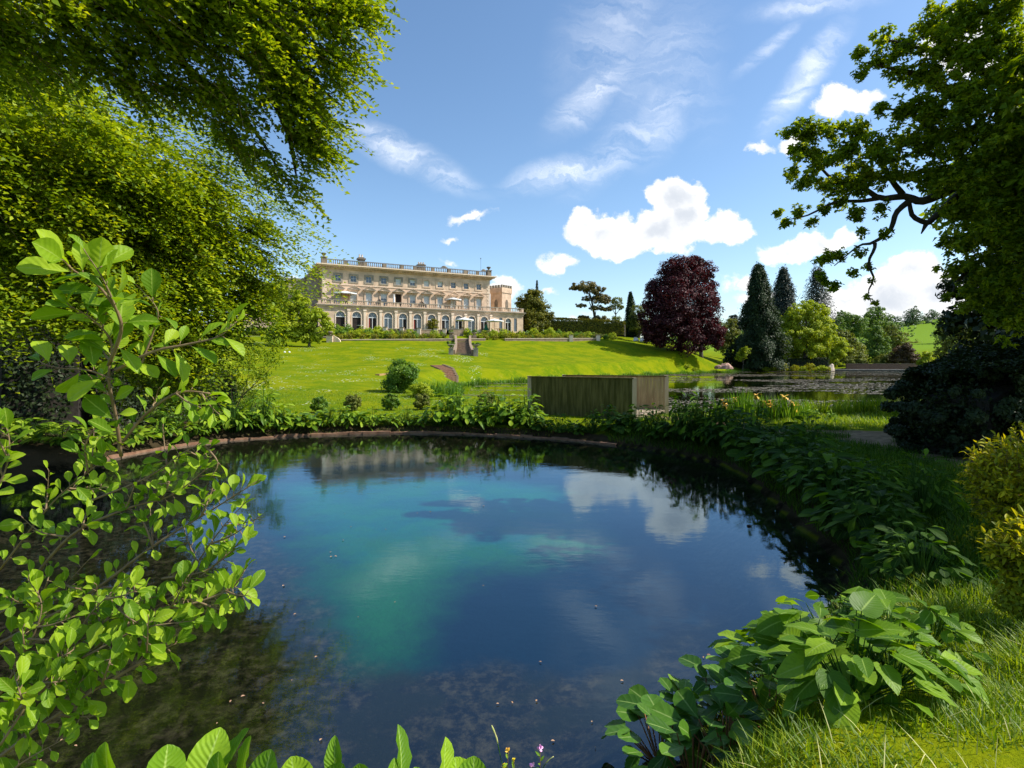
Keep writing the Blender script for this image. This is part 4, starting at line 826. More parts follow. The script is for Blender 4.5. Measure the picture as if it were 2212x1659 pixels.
for i, xc in enumerate(ar + [wingx]):
    w_ = 1.75 if i < 11 else 1.5; sp_ = 2.75 if i < 11 else 2.7
    am = MB(); n = 10; r0, r1 = w_ / 2, w_ / 2 + .2
    for k in range(n):
        a0, a1 = math.pi * k / n, math.pi * (k + 1) / n
        am.prism([(xc - r0 * math.cos(a0), sp_ + r0 * math.sin(a0)), (xc - r1 * math.cos(a0), sp_ + r1 * math.sin(a0)), (xc - r1 * math.cos(a1), sp_ + r1 * math.sin(a1)), (xc - r0 * math.cos(a1), sp_ + r0 * math.sin(a1))], LY0 - .08, LY0 - .003)
    am.box(xc - r1, xc - r0, LY0 - .08, LY0 - .003, 0, sp_); am.box(xc + r0, xc + r1, LY0 - .08, LY0 - .003, 0, sp_)
    ao = am.build('arched_door', M['stone_light'], mans)
    fl = MB(); y_ = LY0 + .2
    fl.prism([(xc - r0, sp_ - .15)] + [(xc - r0 * math.cos(math.pi * k / 10), sp_ + r0 * math.sin(math.pi * k / 10)) for k in range(11)] + [(xc + r0, sp_ - .15)], y_ + .1, y_ + .12); fl.build('fanlight', M['glass'], ao)
    fr = MB(); fr.box(xc - r0, xc + r0, y_, y_ + .09, sp_ - .28, sp_ - .15)
    if i > 1:
        for x in (xc - r0, xc - .05, xc + r0 - .1): fr.box(x, x + .1, y_, y_ + .09, 0, sp_ - .28)
    for a in (math.pi * .33, math.pi * .67): fr.tube([(xc, y_ + .04, sp_ - .1), (xc + r0 * math.cos(a), y_ + .04, sp_ + r0 * math.sin(a))], .03, 4)
    fr.build('frame', M['white'], ao)
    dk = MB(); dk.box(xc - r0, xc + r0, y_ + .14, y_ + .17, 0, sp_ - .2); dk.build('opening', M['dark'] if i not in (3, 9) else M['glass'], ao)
    if i in (3, 4, 5, 7, 8): g_ = MB(); xx = xc - r0 + .1 if i % 2 == 0 else xc + .05; g_.box(xx, xx + r0 - .15, y_ + .1, y_ + .13, .3, sp_ - .28); g_.build('door_leaf', M['glass'], ao)
    if i in (2, 5): g_ = MB(); g_.box(xc - r0 + .1, xc - r0 + .35, y_ + .105, y_ + .13, .1, sp_ - .28); g_.build('curtain', M['red_cloth'], ao)
for xc in (wA, wB):
    m = MB(); m.box(xc - .38, xc + .38, LY0 + .15, LY0 + .2, .42, 3.48); m.build('side_window', M['glass'], mans)
# left wings
wg = MB(); rect_wall(wg, -6.2, -2.6, 0, 10.2, -4.3, 1.5, 6.6, 8.4, 4, 4.6); wg.box(-6.2, -5.8, 4.6, 16, 0, 10.2); wg.box(-2.6, .0, 2.6, 15, 0, 11.0); wg.box(-6.5, -2.6, 3.8, 16.2, 10.2, 10.7); wg.box(-2.9, -.005, 2.3, 15.2, 11.0, 11.4)
wg.box(-2.75, -.005, 2.45, 2.598, 7.6, 7.9); wg.box(-14, -6.5, 6, 16, 0, 9.2); wg.box(-14.3, -6.51, 5.7, 16.3, 9.2, 9.6)
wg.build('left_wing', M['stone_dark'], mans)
m = MB(); sash(mans, -4.3, 6.6, 8.4, 1.5, 4.2, M['glass'], 3, 2)
lw = MB(); lws = [s_of(zx(q_), 2.0) for q_ in (285, 45)]
arch_wall(lw, -7.6, -1.4, 0, 3.4, lws[0], 1.8, 1.9, -2, -1.4); arch_wall(lw, -15.5, -7.6, 0, 3.4, lws[1], 1.8, 1.9, -2, -1.4); lw.box(-15.7, -1.4, -2.2, 4, 3.4, 3.8); lw.build('left_loggia', M['stone'], mans)
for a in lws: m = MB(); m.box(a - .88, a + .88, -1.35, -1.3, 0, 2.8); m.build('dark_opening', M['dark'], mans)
# castellated tower behind the right end
TX, TY = PX(1082, 700, 136).xy; tw = empty('castellated_tower', (TX, TY, 9.0), 'square stone tower with battlements behind the right end of the mansion', 'tower', rz=R(52))
m = MB(); m.box(-1.9, 1.9, -1.9, 1.9, 0, 10.6); m.box(-2.05, 2.05, -2.05, 2.05, 10.6, 10.9); m.box(-2.05, 2.05, -2.05, -1.6, 10.9, 11.9); m.box(-2.05, 2.05, 1.6, 2.05, 10.9, 11.9); m.box(-2.05, -1.6, -1.6, 1.6, 10.9, 11.9); m.box(1.6, 2.05, -1.6, 1.6, 10.9, 11.9)
m.build('wall', M['stone'], tw)
m = MB()
for k in range(5):
    a = -2.05 + k * .9
    for (x0, x1, y0, y1) in ((a, a + .5, -2.05, -1.6), (a, a + .5, 1.6, 2.05)): m.box(x0, x1, y0, y1, 11.9, 12.6)
    if 0 < k < 4:
        for (x0, x1) in ((-2.05, -1.6), (1.6, 2.05)): m.box(x0, x1, a, a + .5, 11.9, 12.6)
m.build('battlement', M['stone_dark'], tw)
for rz in (0, 90, 270):
    m = MB(); c_, s_ = math.cos(R(rz)), math.sin(R(rz)); m2 = MB()
    m2.prism([(-.5, 6.6), (.5, 6.6), (.5, 8.3), (.25, 8.8), (0, 9.0), (-.25, 8.8), (-.5, 8.3)], -2.0, -1.905)
    m.V = [(x * c_ - y * s_, x * s_ + y * c_, z) for x, y, z in m2.V]; m.F = m2.F; m.build('window', M['stone_soot'], tw)
m = MB(); m.box(-1.96, 1.96, -1.96, -1.905, 5.5, 5.75); m.box(-1.96, -1.905, -1.9, 1.96, 5.5, 5.75); m.build('string_course', M['stone'], tw)

# parasols
def local_pt(s, off, z): return Vector((-38.8 + ux * s + uy * off, 109 + uy * s - ux * off, BZ + z))
def parasol(px, py, off, z0, r, h, label, closed=False, rise=.5):
    s = s_of(px * 1.0, off); b_ = local_pt(s, off, z0); root = empty('parasol', b_, label, 'parasol', 'white parasols on the mansion terraces')
    m = MB(); m.tube([(0, 0, 0), (0, 0, h + .05)], .045, 8); m.lathe((0, 0, 0), [(.35, 0), (.35, .08), (.1, .1)], 10); m.build('pole', M['teak'], root)
    m = MB()
    if closed: m.lathe((0, 0, h * .38), [(.10, 0), (.2, .1), (.19, h * .3), (.08, h * .6), (.02, h * .66)], 10); m.build('canopy', M['canvas'], root); return
    n = 8; V = [(0, 0, h + rise)]; F = []
    for a_, zz in ((.55, h + rise * .38), (1.0, h)):
        for k in range(n * 2):
            t_ = 2 * math.pi * k / (n * 2); rr = r * a_ * (1 if k % 2 == 0 else .94); V.append((rr * math.cos(t_), rr * math.sin(t_), zz - (0 if k % 2 == 0 else .02)))
    N_ = n * 2
    for k in range(N_): F.append((0, 1 + k, 1 + (k + 1) % N_)); F.append((1 + k, 1 + N_ + k, 1 + N_ + (k + 1) % N_, 1 + (k + 1) % N_))
    for k in range(N_):
        x, y, z = V[1 + N_ + k]; V.append((x, y, z - .18))
    b0 = 1 + N_; b1 = 1 + 2 * N_
    for k in range(N_): F.append((b0 + k, b1 + k, b1 + (k + 1) % N_, b0 + (k + 1) % N_))
    m.add(V, F); m.build('canopy', M['canvas'], root)
    m = MB()
    for k in range(n):
        t_ = 2 * math.pi * k / n; m.tube([(0, 0, h - .3), (r * .55 * math.cos(t_), r * .55 * math.sin(t_), h + rise * .3)], .02, 4)
    m.build('ribs', M['teak'], root)
parasol(746, 640, 1.6, 4.9, 2.35, 2.55, 'wide white parasol open on the left end of the upper balcony')
parasol(851, 640, 1.4, 4.9, 1.2, 2.9, 'closed white parasol standing folded beside the dark balcony doorway', True)
parasol(980, 640, 1.6, 4.9, 1.75, 2.5, 'open white parasol towards the right end of the upper balcony', rise=.4)
parasol(1003, 690, 6.0, 0, 2.1, 2.55, 'open white parasol on the ground terrace, left of the two there')
parasol(1068, 690, 6.0, 0, 2.1, 2.55, 'open white parasol on the ground terrace, right of the two there')
# terrace furniture: tables under cloths
def cloth_table(px, off, z0, label, w=.9, mat='canvas', h=.75):
    s = s_of(px, off); b_ = local_pt(s, off, z0); root = empty('terrace_table', b_, label, 'table', 'tables on the mansion terraces', rz=FA)
    m = MB(); m.lathe((0, 0, h - .05), [(w * .6, 0), (w * .6, .05)], 14); m.build('table_top', M[mat], root); m = MB(); m.tube([(0, 0, 0), (0, 0, h - .04)], .06, 6); m.lathe((0, 0, 0), [(.3, 0), (.28, .05), (.06, .08)], 8); m.build('pedestal', M['metal'], root)
cloth_table(757, 2.6, 4.9, 'white table on the balcony just right of the left parasol')
cloth_table(1035, 2.4, 4.9, 'white table on the balcony near its right end')
cloth_table(748, 5.2, 0, 'white terrace table before the first dark archway', 1.1); cloth_table(778, 5.2, 0, 'white terrace table before the second dark archway', 1.1)
cloth_table(1012, 6.5, 0, 'white terrace table under the left ground parasol', 1.1); cloth_table(1075, 6.5, 0, 'teak terrace table under the right ground parasol', 1.1, 'teak')
m = MB()
def chair(px, off, z0, label, rz=0.0):
    s = s_of(px, off); b_ = local_pt(s, off, z0); root = empty('terrace_chair', b_, label, 'chair', 'chairs on the mansion terraces', rz=FA + rz)
    m = MB(); m.box(-.25, .25, -.25, .25, .42, .47); m.build('seat', M['teak'], root); m = MB(); m.box(-.25, .25, .22, .26, .47, .95); m.build('backrest', M['teak'], root)
    for (x, y) in ((-.22, -.22), (.22, -.22), (-.22, .22), (.22, .22)): m = MB(); m.box(x - .025, x + .025, y - .02, y + .02, 0, .418); m.build('leg', M['teak'], root)
for (px, off, z0, l, rz) in [(738, 1.8, 4.9, 'teak chair on the balcony left of the open parasol pole', 1.2), (752, 2.2, 4.9, 'teak chair on the balcony right of the open parasol pole', -1.2), (972, 1.9, 4.9, 'teak chair left of the right balcony parasol', 1.0), (988, 1.9, 4.9, 'teak chair right of the right balcony parasol', -1.0),
                             (1002, 5.6, 0, 'teak chair by the pole of the left ground parasol', .6), (1064, 5.8, 0, 'teak chair left of the right ground parasol pole', 1.0), (1078, 5.8, 0, 'teak chair right of the right ground parasol pole', -1.2)]: chair(px, off, z0, l, rz)
def screen(px, label):
    s = s_of(px, 1.5); b_ = local_pt(s, 3.0, 4.9); root = empty('balcony_screen', b_, label, 'screen', 'dark slanted screens on the balcony', rz=FA)
    m = MB(); V = [(0, 0, 0), (0, 2.9, 0), (0, 2.9, 2.0), (0, 0, .95), (.12, 0, 0), (.12, 2.9, 0), (.12, 2.9, 2.0), (.12, 0, .95)]; m.add(V, [(0, 1, 2, 3), (7, 6, 5, 4), (0, 3, 7, 4), (3, 2, 6, 7), (1, 5, 6, 2), (0, 4, 5, 1)]); m.build('panel', M['stone_soot'], root)
screen(822, 'dark slanted dividing wall on the balcony left of the closed parasol'); screen(914, 'dark slanted dividing wall on the balcony right of the dark doorway')
s = s_of(1024, 4.3); b_ = local_pt(ar[10], 4.2, 0); g0 = empty('green_parasol', b_, 'dark green folded cloth standing in the last big archway', 'parasol'); m = MB(); m.tube([(0, 0, 0), (0, 0, 2.2)], .04, 6); m.build('pole', M['teak'], g0); m = MB(); m.lathe((0, 0, .5), [(.6, 0), (.55, .3), (.3, .9), (.05, 1.4)], 9); m.build('canopy', M['green_cloth'], g0)

# ------------------------------------------------------------------ garden walls, steps and urns
def wall_run(name, pts, h, th, z_of, label, mat='stone_wall', cap=True, below=.8, n=10, cat='garden wall', capmat='stone_light'):
    """low wall following points; z_of(x,y) gives foot height"""
    root = empty(name, (*pts[0], z_of(*pts[0])), label, cat); o = root.location
    P = []
    for i in range(len(pts) - 1):
        for k in range(n): f = k / n; P.append((pts[i][0] * (1 - f) + pts[i + 1][0] * f, pts[i][1] * (1 - f) + pts[i + 1][1] * f))
    P.append(pts[-1])
    def strip(z0, z1, t_):
        V = []; F = []
        for i, (x, y) in enumerate(P):
            a = P[max(i - 1, 0)]; b_ = P[min(i + 1, len(P) - 1)]; d = Vector((b_[0] - a[0], b_[1] - a[1])).normalized(); nn = Vector((-d.y, d.x)) * t_ / 2; z = z_of(x, y)
            for sgn, zz in ((-1, z0), (1, z0), (1, z1), (-1, z1)): V.append((x + nn.x * sgn - o.x, y + nn.y * sgn - o.y, z + zz - o.z))
        for i in range(len(P) - 1):
            for k in range(4): F.append((i * 4 + k, i * 4 + (k + 1) % 4, (i + 1) * 4 + (k + 1) % 4, (i + 1) * 4 + k))
        F.append((3, 2, 1, 0)); e = (len(P) - 1) * 4; F.append((e, e + 1, e + 2, e + 3)); return V, F
    m = MB(); m.add(*strip(-below, h, th)); m.build('wall', M[mat], root)
    if cap: m = MB(); m.add(*strip(h + .002, h + .12, th + .12)); m.build('coping', M[capmat], root)
    return root
wz = lambda px, Y, py: (PX(px, py, Y))
def zline(x, y): return 5.9 + (x + 33.4) / 52.0 * .95
wall_run('retaining_wall', [(-34, 98.0), (-14.1, 104.0), (3 - 8.4, 107.0)], .55, .5, zline, 'low mossy retaining wall along the top of the lawn, left of the stone steps')
wall_run('retaining_wall', [(-1.5, 108.4), (3, 110), (12.4, 113.6)], .55, .5, zline, 'low retaining wall along the top of the lawn, right of the stone steps')
wall_run('retaining_wall', [(12.8, 113.8), (18.4, 116)], .55, .5, zline, 'short low wall between the two square posts right of the steps')
wall_run('retaining_wall', [(-64, 97), (-35.0, 100.5)], .5, .5, lambda x, y: 6.6, 'low wall left of the end pier, set further back', )
def post(x, y, z, w, h, label, urn=False, scroll=False):
    root = empty('wall_pier', (x, y, z), label, 'pier', 'stone piers of the terrace wall'); m = MB(); m.box(-w / 2, w / 2, -w / 2, w / 2, -.5, h)
    m.build('shaft', M['stone_light'], root); m = MB(); m.box(-w / 2 - .08, w / 2 + .08, -w / 2 - .08, w / 2 + .08, h + .002, h + .14); m.build('cap', M['stone_wall'], root)
    if scroll: m = MB(); m.prism([(w / 2 + .002, -.3), (w / 2 + 1.3, -.3), (w / 2 + 1.3, .45), (w / 2 + .9, .9), (w / 2 + .4, 1.15), (w / 2 + .002, h - .05)], -.25, .25); m.build('scroll', M['stone_light'], root)
    if urn: m = MB(); m.lathe((0, 0, h + .14), [(.22, 0), (.12, .12), (.3, .3), (.5, .5), (.45, .62), (.2, .7)], 10); m.build('urn', M['stone_soot'], root)
post(-33.3, 97.6, 5.9, 1.1, 1.3, 'scrolled end pier with an urn at the left end of the low wall', True, True)
post(12.6, 113.5, 6.7, .8, 1.3, 'square stone post in the low wall, left of the two'); post(18.7, 115.8, 6.8, .8, 1.3, 'square stone post ending the low wall, right of the two')
# main steps climb the slope up to the gap in the low wall
bt = G(1001, 767); tp = Vector((-3.6 - 6.2 + 0.0, 107.2, 0)); tp = Vector(((1000 - 1106) / 1150 * 107.6, 107.6, 0)); tp.z = zline(tp.x, tp.y) + .55
dv = tp - bt; LS = Vector((dv.x, dv.y)).length; steps = empty('garden_steps', bt, 'stone steps with curved side walls and planted urns in the middle of the slope', 'steps', rz=math.atan2(-dv.x, dv.y)); SW = .82; NS = 14
def zs(y): f = min(max(y / LS, 0), 1); w_ = steps.location; wx = bt.x + dv.x * f; wy = bt.y + dv.y * f; return max(H(wx, wy) - bt.z + .12, dv.z * f)
m = MB(); zz_ = 0
for k in range(NS): zz_ = max(zz_, zs(LS * k / NS)); m.box(-1.25, 1.25, LS * k / NS, LS * (k + 1) / NS, zz_ - 1.2, zz_ + .1)
m.build('treads', M['stone_wall'], steps)
for s_ in (-1, 1):
    m = MB(); n = 12; V = []; F = []
    for k in range(n + 1):
        y = LS * k / n; x = s_ * (1.5 - .22 * math.sin(k / n * 3.1)); z = zs(y) + .7
        for a, q2 in ((-.22, -1.8), (.22, -1.8), (.22, 0), (-.22, 0)): V.append((x + a, y, z + q2))
    for k in range(n):
        for j in range(4): F.append((k * 4 + j, k * 4 + (j + 1) % 4, (k + 1) * 4 + (j + 1) % 4, (k + 1) * 4 + j))
    F += [(3, 2, 1, 0), (n * 4, n * 4 + 1, n * 4 + 2, n * 4 + 3)]; m.add(V, F); m.build('side_wall', M['stone_wall'], steps)
    m = MB(); m.box(s_ * 1.95 - .36, s_ * 1.95 + .36, -.6, .15, -.6, 1.0); m.box(s_ * 1.95 - .43, s_ * 1.95 + .43, -.68, .22, 1.0, 1.1); m.build('pedestal', M['stone_dark'], steps)
    m = MB(); m.lathe((s_ * 1.95, -.22, 1.1), [(.25, 0), (.15, .12), (.45, .35), (.6, .55), (.5, .6)], 10); m.build('urn', M['stone_dark'], steps)
    zt = dv.z; m = MB(); m.box(s_ * 2.3 - .45, s_ * 2.3 + .45, LS - .4, LS + .5, zt - 1.2, zt + .9); m.build('upper_pedestal', M['stone_wall'], steps)
    m = MB(); m.lathe((s_ * 2.3, LS, zt + .9), [(.25, 0), (.15, .12), (.5, .35), (.62, .55), (.5, .6)], 10); m.build('urn', M['stone_dark'], steps)
    for (yy, zz, xx) in ((-.22, 1.75, 1.95), (LS, zt + 1.6, 2.3)): leaf_crown('urn_plant', [(s_ * xx, yy, zz, .7, .7, .4)], 300, .22, .13, M['woods'], steps, puffs_per=8)
# upper balustrade wall at centre of the terrace
wall_run('terrace_wall', [tuple(local_pt(s_of(832, 8.0), 8.0, 0).xy), tuple(local_pt(s_of(960, 8.0), 8.0, 0).xy)], 1.25, .5, lambda x, y: 7.75, 'taller stone wall with gaps before the middle arches of the mansion', capmat='stone_dark')
wall_run('terrace_wall', [tuple(local_pt(s_of(972, 9.0), 9.0, 0).xy), tuple(local_pt(s_of(1000, 9.0), 9.0, 0).xy)], 1.5, .6, lambda x, y: 7.7, 'short square wall block behind the garden steps', capmat='stone_dark')
for i, px in enumerate((832, 868, 905, 941, 960)):
    b_ = local_pt(s_of(px, 8.3), 8.3, -1.3); post(b_.x, b_.y, b_.z + .05, .75, 1.5, ['first', 'second', 'third', 'fourth', 'fifth'][i] + ' pier from the left in the taller terrace wall')
# little sleeper steps going down to the lake
a = G(942, 791); b_ = G(972, 820); st = empty('lake_steps', a, 'narrow flight of brick steps descending the lawn towards the lake', 'steps'); m = MB(); m2 = MB()
d = (b_ - a); side = Vector((d.y, -d.x, 0)).normalized(); NK = 12
for k in range(NK):
    c0 = d * (k / NK); c1 = d * ((k + 1) / NK); w_ = side * .75; z = max(H(a.x + c0.x, a.y + c0.y) - a.z, d.z * k / NK) + .08
    V = [c0 - w_, c0 + w_, c1 + w_, c1 - w_]; V = [(q_.x, q_.y, z - .8) for q_ in V] + [(q_.x, q_.y, z + .06) for q_ in V]; m.add(V, [(0, 3, 2, 1), (4, 5, 6, 7), (0, 1, 5, 4), (1, 2, 6, 5), (2, 3, 7, 6), (3, 0, 4, 7)])
    w0 = side * (-.77 if side.x < 0 else .77); w1 = w0 * 1.35; V = [c0 + w0, c0 + w1, c1 + w1, c1 + w0]; V = [(q_.x, q_.y, z - .8) for q_ in V] + [(q_.x, q_.y, z + .16) for q_ in V]; m2.add(V, [(0, 3, 2, 1), (4, 5, 6, 7), (0, 1, 5, 4), (1, 2, 6, 5), (2, 3, 7, 6), (3, 0, 4, 7)])
m.build('treads', M['brick'], st); m2.build('kerb', M['stone_wall'], st)
# stone lined channel by the bush
a = PX(815, 838, 52); b_ = PX(868, 828, 56); wall_run('channel_edge', [(a.x, a.y), (b_.x, b_.y)], .12, .5, H, 'ochre stone edge of a sunken channel left of the round bush', 'orange', False, cat='stone edging')
# weir wall at the end of the lake
wall_run('weir_wall', [tuple(PX(1828, 800, 137).xy), tuple(PX(2130, 800, 131).xy)], 1.55, .5, lambda x, y: .1, 'long low brown stone wall at the far end of the lake', 'brick', True, capmat='stone_wall')
wall_run('lake_ledge', [tuple(PX(1760, 800, 133.5).xy), tuple(PX(1980, 800, 128.5).xy)], .25, .5, lambda x, y: .05, 'thin pale stone ledge at the water in front of the brown wall', 'stone_soot', True, capmat='stone_light', cat='ledge')
def rock(px, py, Y, sx, sz, mat, label, grp=None):
    q_ = PX(px, py, Y); bm_V = []; n = 10; m = MB(); prof = []
    for j in range(6): a = j / 5 * math.pi * .5; prof.append((math.cos(a) * sx + .01, math.sin(a) * sz))
    m.lathe((0, 0, 0), prof, n, 1, .7); m.V = [tuple(Vector(v) * (1 + .25 * mnoise.noise(Vector(v) * 1.3 + Vector((px, py, 0))))) for v in m.V]
    o = m.build('rock', M[mat], None, False); o.location = (q_.x, q_.y, q_.z); tag(o, label, 'rock', grp)
rock(1795, 803, 128, .9, 1.8, 'stone_light', 'pale pointed rock at the left end of the brown lake wall')
rock(1568, 797, 117, 1.6, 1.3, 'pinkrock', 'pinkish rock at the foot of the grass slope, right of the two'); rock(1552, 797, 117, .9, .9, 'pinkrock', 'small reddish rock at the foot of the grass slope, left of the two')
for i, (px, py) in enumerate([(1374, 737), (1388, 738), (1396, 738), (1424, 744), (1409, 737)]):
    q_ = PX(px, py, 119 if i < 3 or i == 4 else 122); root = empty('lounge_chair', q_, ['low white rounded seat under the tree edge, leftmost of the row', 'low white seat second in the row left of the copper beech', 'low white seat third in the row left of the copper beech', 'single white seat nearest the copper beech trunk', 'pale seat before the small brown hut'][i], 'seat', 'white seats left of the copper beech')
    m = MB(); m.lathe((0, 0, 0), [(.45, 0), (.55, .15), (.5, .4), (.3, .5)], 10, 1.2, .8); m.build('cushion', M['canvas' if i < 4 else 'stone'], root); m = MB(); m.prism([(-.5, .3), (.5, .3), (.4, .85), (0, .98), (-.4, .85)], .32, .45); m.build('backrest', M['canvas' if i < 4 else 'stone'], root)
q_ = PX(1413, 735, 128); hut = empty('garden_hut', (q_.x, q_.y, q_.z - .3), 'little hut with a rusty brown gable roof seen under the copper beech', 'hut', rz=.4)
m = MB(); m.box(-.9, .9, -.9, .9, 0, 1.3); m.build('wall', M['stone_dark'], hut); m = MB(); m.prism([(-1.1, 1.3), (1.1, 1.3), (0, 2.5)], -1.1, 1.1); m.build('roof', M['rust'], hut); m = MB(); m.box(-.3, .3, -.93, -.903, 0, 1.1); m.build('door', M['dark'], hut)

# ------------------------------------------------------------------ timber hide by the pool
NL, NR = Vector((0.84, 26.0)), Vector((5.35, 23.5)); FL, FR = Vector((2.75, 28.3)), Vector((7.7, 26.7)); GZ0 = .36
hide = empty('timber_shelter', (NR.x, NR.y, GZ0), 'open ended shelter of vertical grey timber boards between pool and lake', 'shelter'); ho = Vector((NR.x, NR.y))
def boards(a, b_, h0, h1, name, par, inside):
    a = a - ho; b_ = b_ - ho; d = b_ - a; L_ = d.length; d.normalize(); nn = Vector((d.y, -d.x)); m = MB(); n = int(L_ / .155)
    for k in range(n):
        s0 = L_ * k / n + .004; s1 = L_ * (k + 1) / n - .004; t_ = rng.uniform(0, .008)
        p0 = a + d * s0; p1 = a + d * s1; q0 = p0 + nn * (.03 + t_); q1 = p1 + nn * (.03 + t_); hh = h0 + (h1 - h0) * k / n
        V = [(p0.x, p0.y, -.3), (p1.x, p1.y, -.3), (q1.x, q1.y, -.3), (q0.x, q0.y, -.3), (p0.x, p0.y, hh), (p1.x, p1.y, hh), (q1.x, q1.y, hh), (q0.x, q0.y, hh)]
        m.add(V, [(0, 1, 2, 3), (4, 7, 6, 5), (0, 4, 5, 1), (1, 5, 6, 2), (2, 6, 7, 3), (3, 7, 4, 0)])
    m.build(name, M['plank_in' if inside else 'plank'], par)
    r_ = MB()   # top rail and coping
    for (u0, u1, z0, z1) in ((-.02, .085, hh, hh + .05),):
        V = []
        for (ss) in (-.05, L_ + .05):
            for (uu) in (u0 - .03, u1 + .02): pt = a + d * ss + nn * uu; V.append(pt)
        P4 = [V[0], V[2], V[3], V[1]]; r_.add([(p_.x, p_.y, z0) for p_ in P4] + [(p_.x, p_.y, z1) for p_ in P4], [(3, 2, 1, 0), (4, 5, 6, 7), (0, 1, 5, 4), (1, 2, 6, 5), (2, 3, 7, 6), (3, 0, 4, 7)])
    r_.build('top_rail', M['plank'], par)
HN = 3 - (816 - 775) / 1150 * 23.6 - GZ0 - .05; HF = 3 - (811.5 - 775) / 1150 * 26.7 - GZ0 - .05
boards(NL, NR, HN, HN, 'near_wall', hide, 0); boards(FL, FR, HF, HF, 'far_wall', hide, 1)
for e, hh, nmx in ((NR, HN, 0), (FR, HF, 1), (NL, HN, 2), (FL, HF, 3)):
    p_ = e - ho; m = MB(); m.box(-.08, .10, -.09, .09, -.4, hh + .052); m.V = [(x + p_.x + (.03 if nmx < 2 else 0), y + p_.y, z) for x, y, z in m.V]; m.build('post', M['plank_end'], hide)
m = MB(); nb = 26
for k in range(nb):
    f0, f1 = k / nb, (k + .96) / nb; a0 = NL.lerp(NR, f0) - ho; a1 = NL.lerp(NR, f1) - ho; b0 = FL.lerp(FR, f0) - ho; b1 = FL.lerp(FR, f1) - ho
    a0, b0 = a0.lerp(b0, .03), b0.lerp(a0, .03); a1, b1 = a1.lerp(b1, .03), b1.lerp(a1, .03)
    V = [(p_.x, p_.y, -.05) for p_ in (a0, a1, b1, b0)] + [(p_.x, p_.y, .09) for p_ in (a0, a1, b1, b0)]; m.add(V, [(3, 2, 1, 0), (4, 5, 6, 7), (0, 1, 5, 4), (1, 2, 6, 5), (2, 3, 7, 6), (3, 0, 4, 7)])
m.build('floor', M['deck'], hide)
# brick edge of the pool
pe = [q_ for q_ in POOL if q_[1] > 14.5 and q_[0] < 4.0]; pe = sorted(pe, key=lambda q_: q_[0])
m = MB(); 
for i in range(len(pe) - 1):
    a, b_ = Vector(pe[i]), Vector(pe[i + 1]); d = (b_ - a); L_ = d.length; n = max(1, int(L_ / .45)); d.normalize(); nn = Vector((-d.y, d.x))
    for k in range(n):
        w0_ = rng.random()
        s0, s1 = L_ * k / n, L_ * (k + 1) / n; w0 = -.05 + rng.uniform(-.03, .03); z1 = .07 + rng.uniform(-.02, .03)
        P4 = [a + d * s0 + nn * w0, a + d * s1 + nn * w0, a + d * s1 + nn * (w0 + .22), a + d * s0 + nn * (w0 + .22)]
        m.add([(p_.x, p_.y, -.25) for p_ in P4] + [(p_.x, p_.y, z1) for p_ in P4], [(3, 2, 1, 0), (4, 5, 6, 7), (0, 1, 5, 4), (1, 2, 6, 5), (2, 3, 7, 6), (3, 0, 4, 7)])
tag(m.build('pool_edging', M['brick'], None), 'reddish brick edging along the far waterline of the pool', 'edging')
# ------------------------------------------------------------------ ground picking
def copy_tree(o, parent=None):
    c = o.copy(); col.objects.link(c); c.parent = parent
    for ch in [x for x in bpy.data.objects if x.parent == o]: copy_tree(ch, c)
    return c
KIDS = {}
def dup(proto, loc, rz, sc, label, group):
    c = proto.copy(); col.objects.link(c); c.location = loc; c.rotation_euler = (0, 0, rz); c.scale = sc if hasattr(sc, '__len__') else (sc,) * 3
    tag(c, label, None, group)
    if proto.name not in KIDS: KIDS[proto.name] = list(proto.children)
    for ch in KIDS[proto.name]: k = ch.copy(); col.objects.link(k); k.parent = c
    return c
class Kind:
    """first use moves the prototype itself, later uses copy it"""
    def __init__(s, makers): s.p = [m() for m in makers]; s.used = [False] * len(s.p); KIDS.update({p.name: list(p.children) for p in s.p})
    def put(s, loc, sc, label, group=None, which=None, rz=None):
        i = rng.integers(0, len(s.p)) if which is None else which; rz = rng.uniform(0, 6.28) if rz is None else rz
        if not s.used[i]:
            s.used[i] = True; o = s.p[i]; o.location = loc; o.rotation_euler = (0, 0, rz); o.scale = sc if hasattr(sc, '__len__') else (sc,) * 3; tag(o, label, None, group); return o
        return dup(s.p[i], loc, rz, sc, label, group)

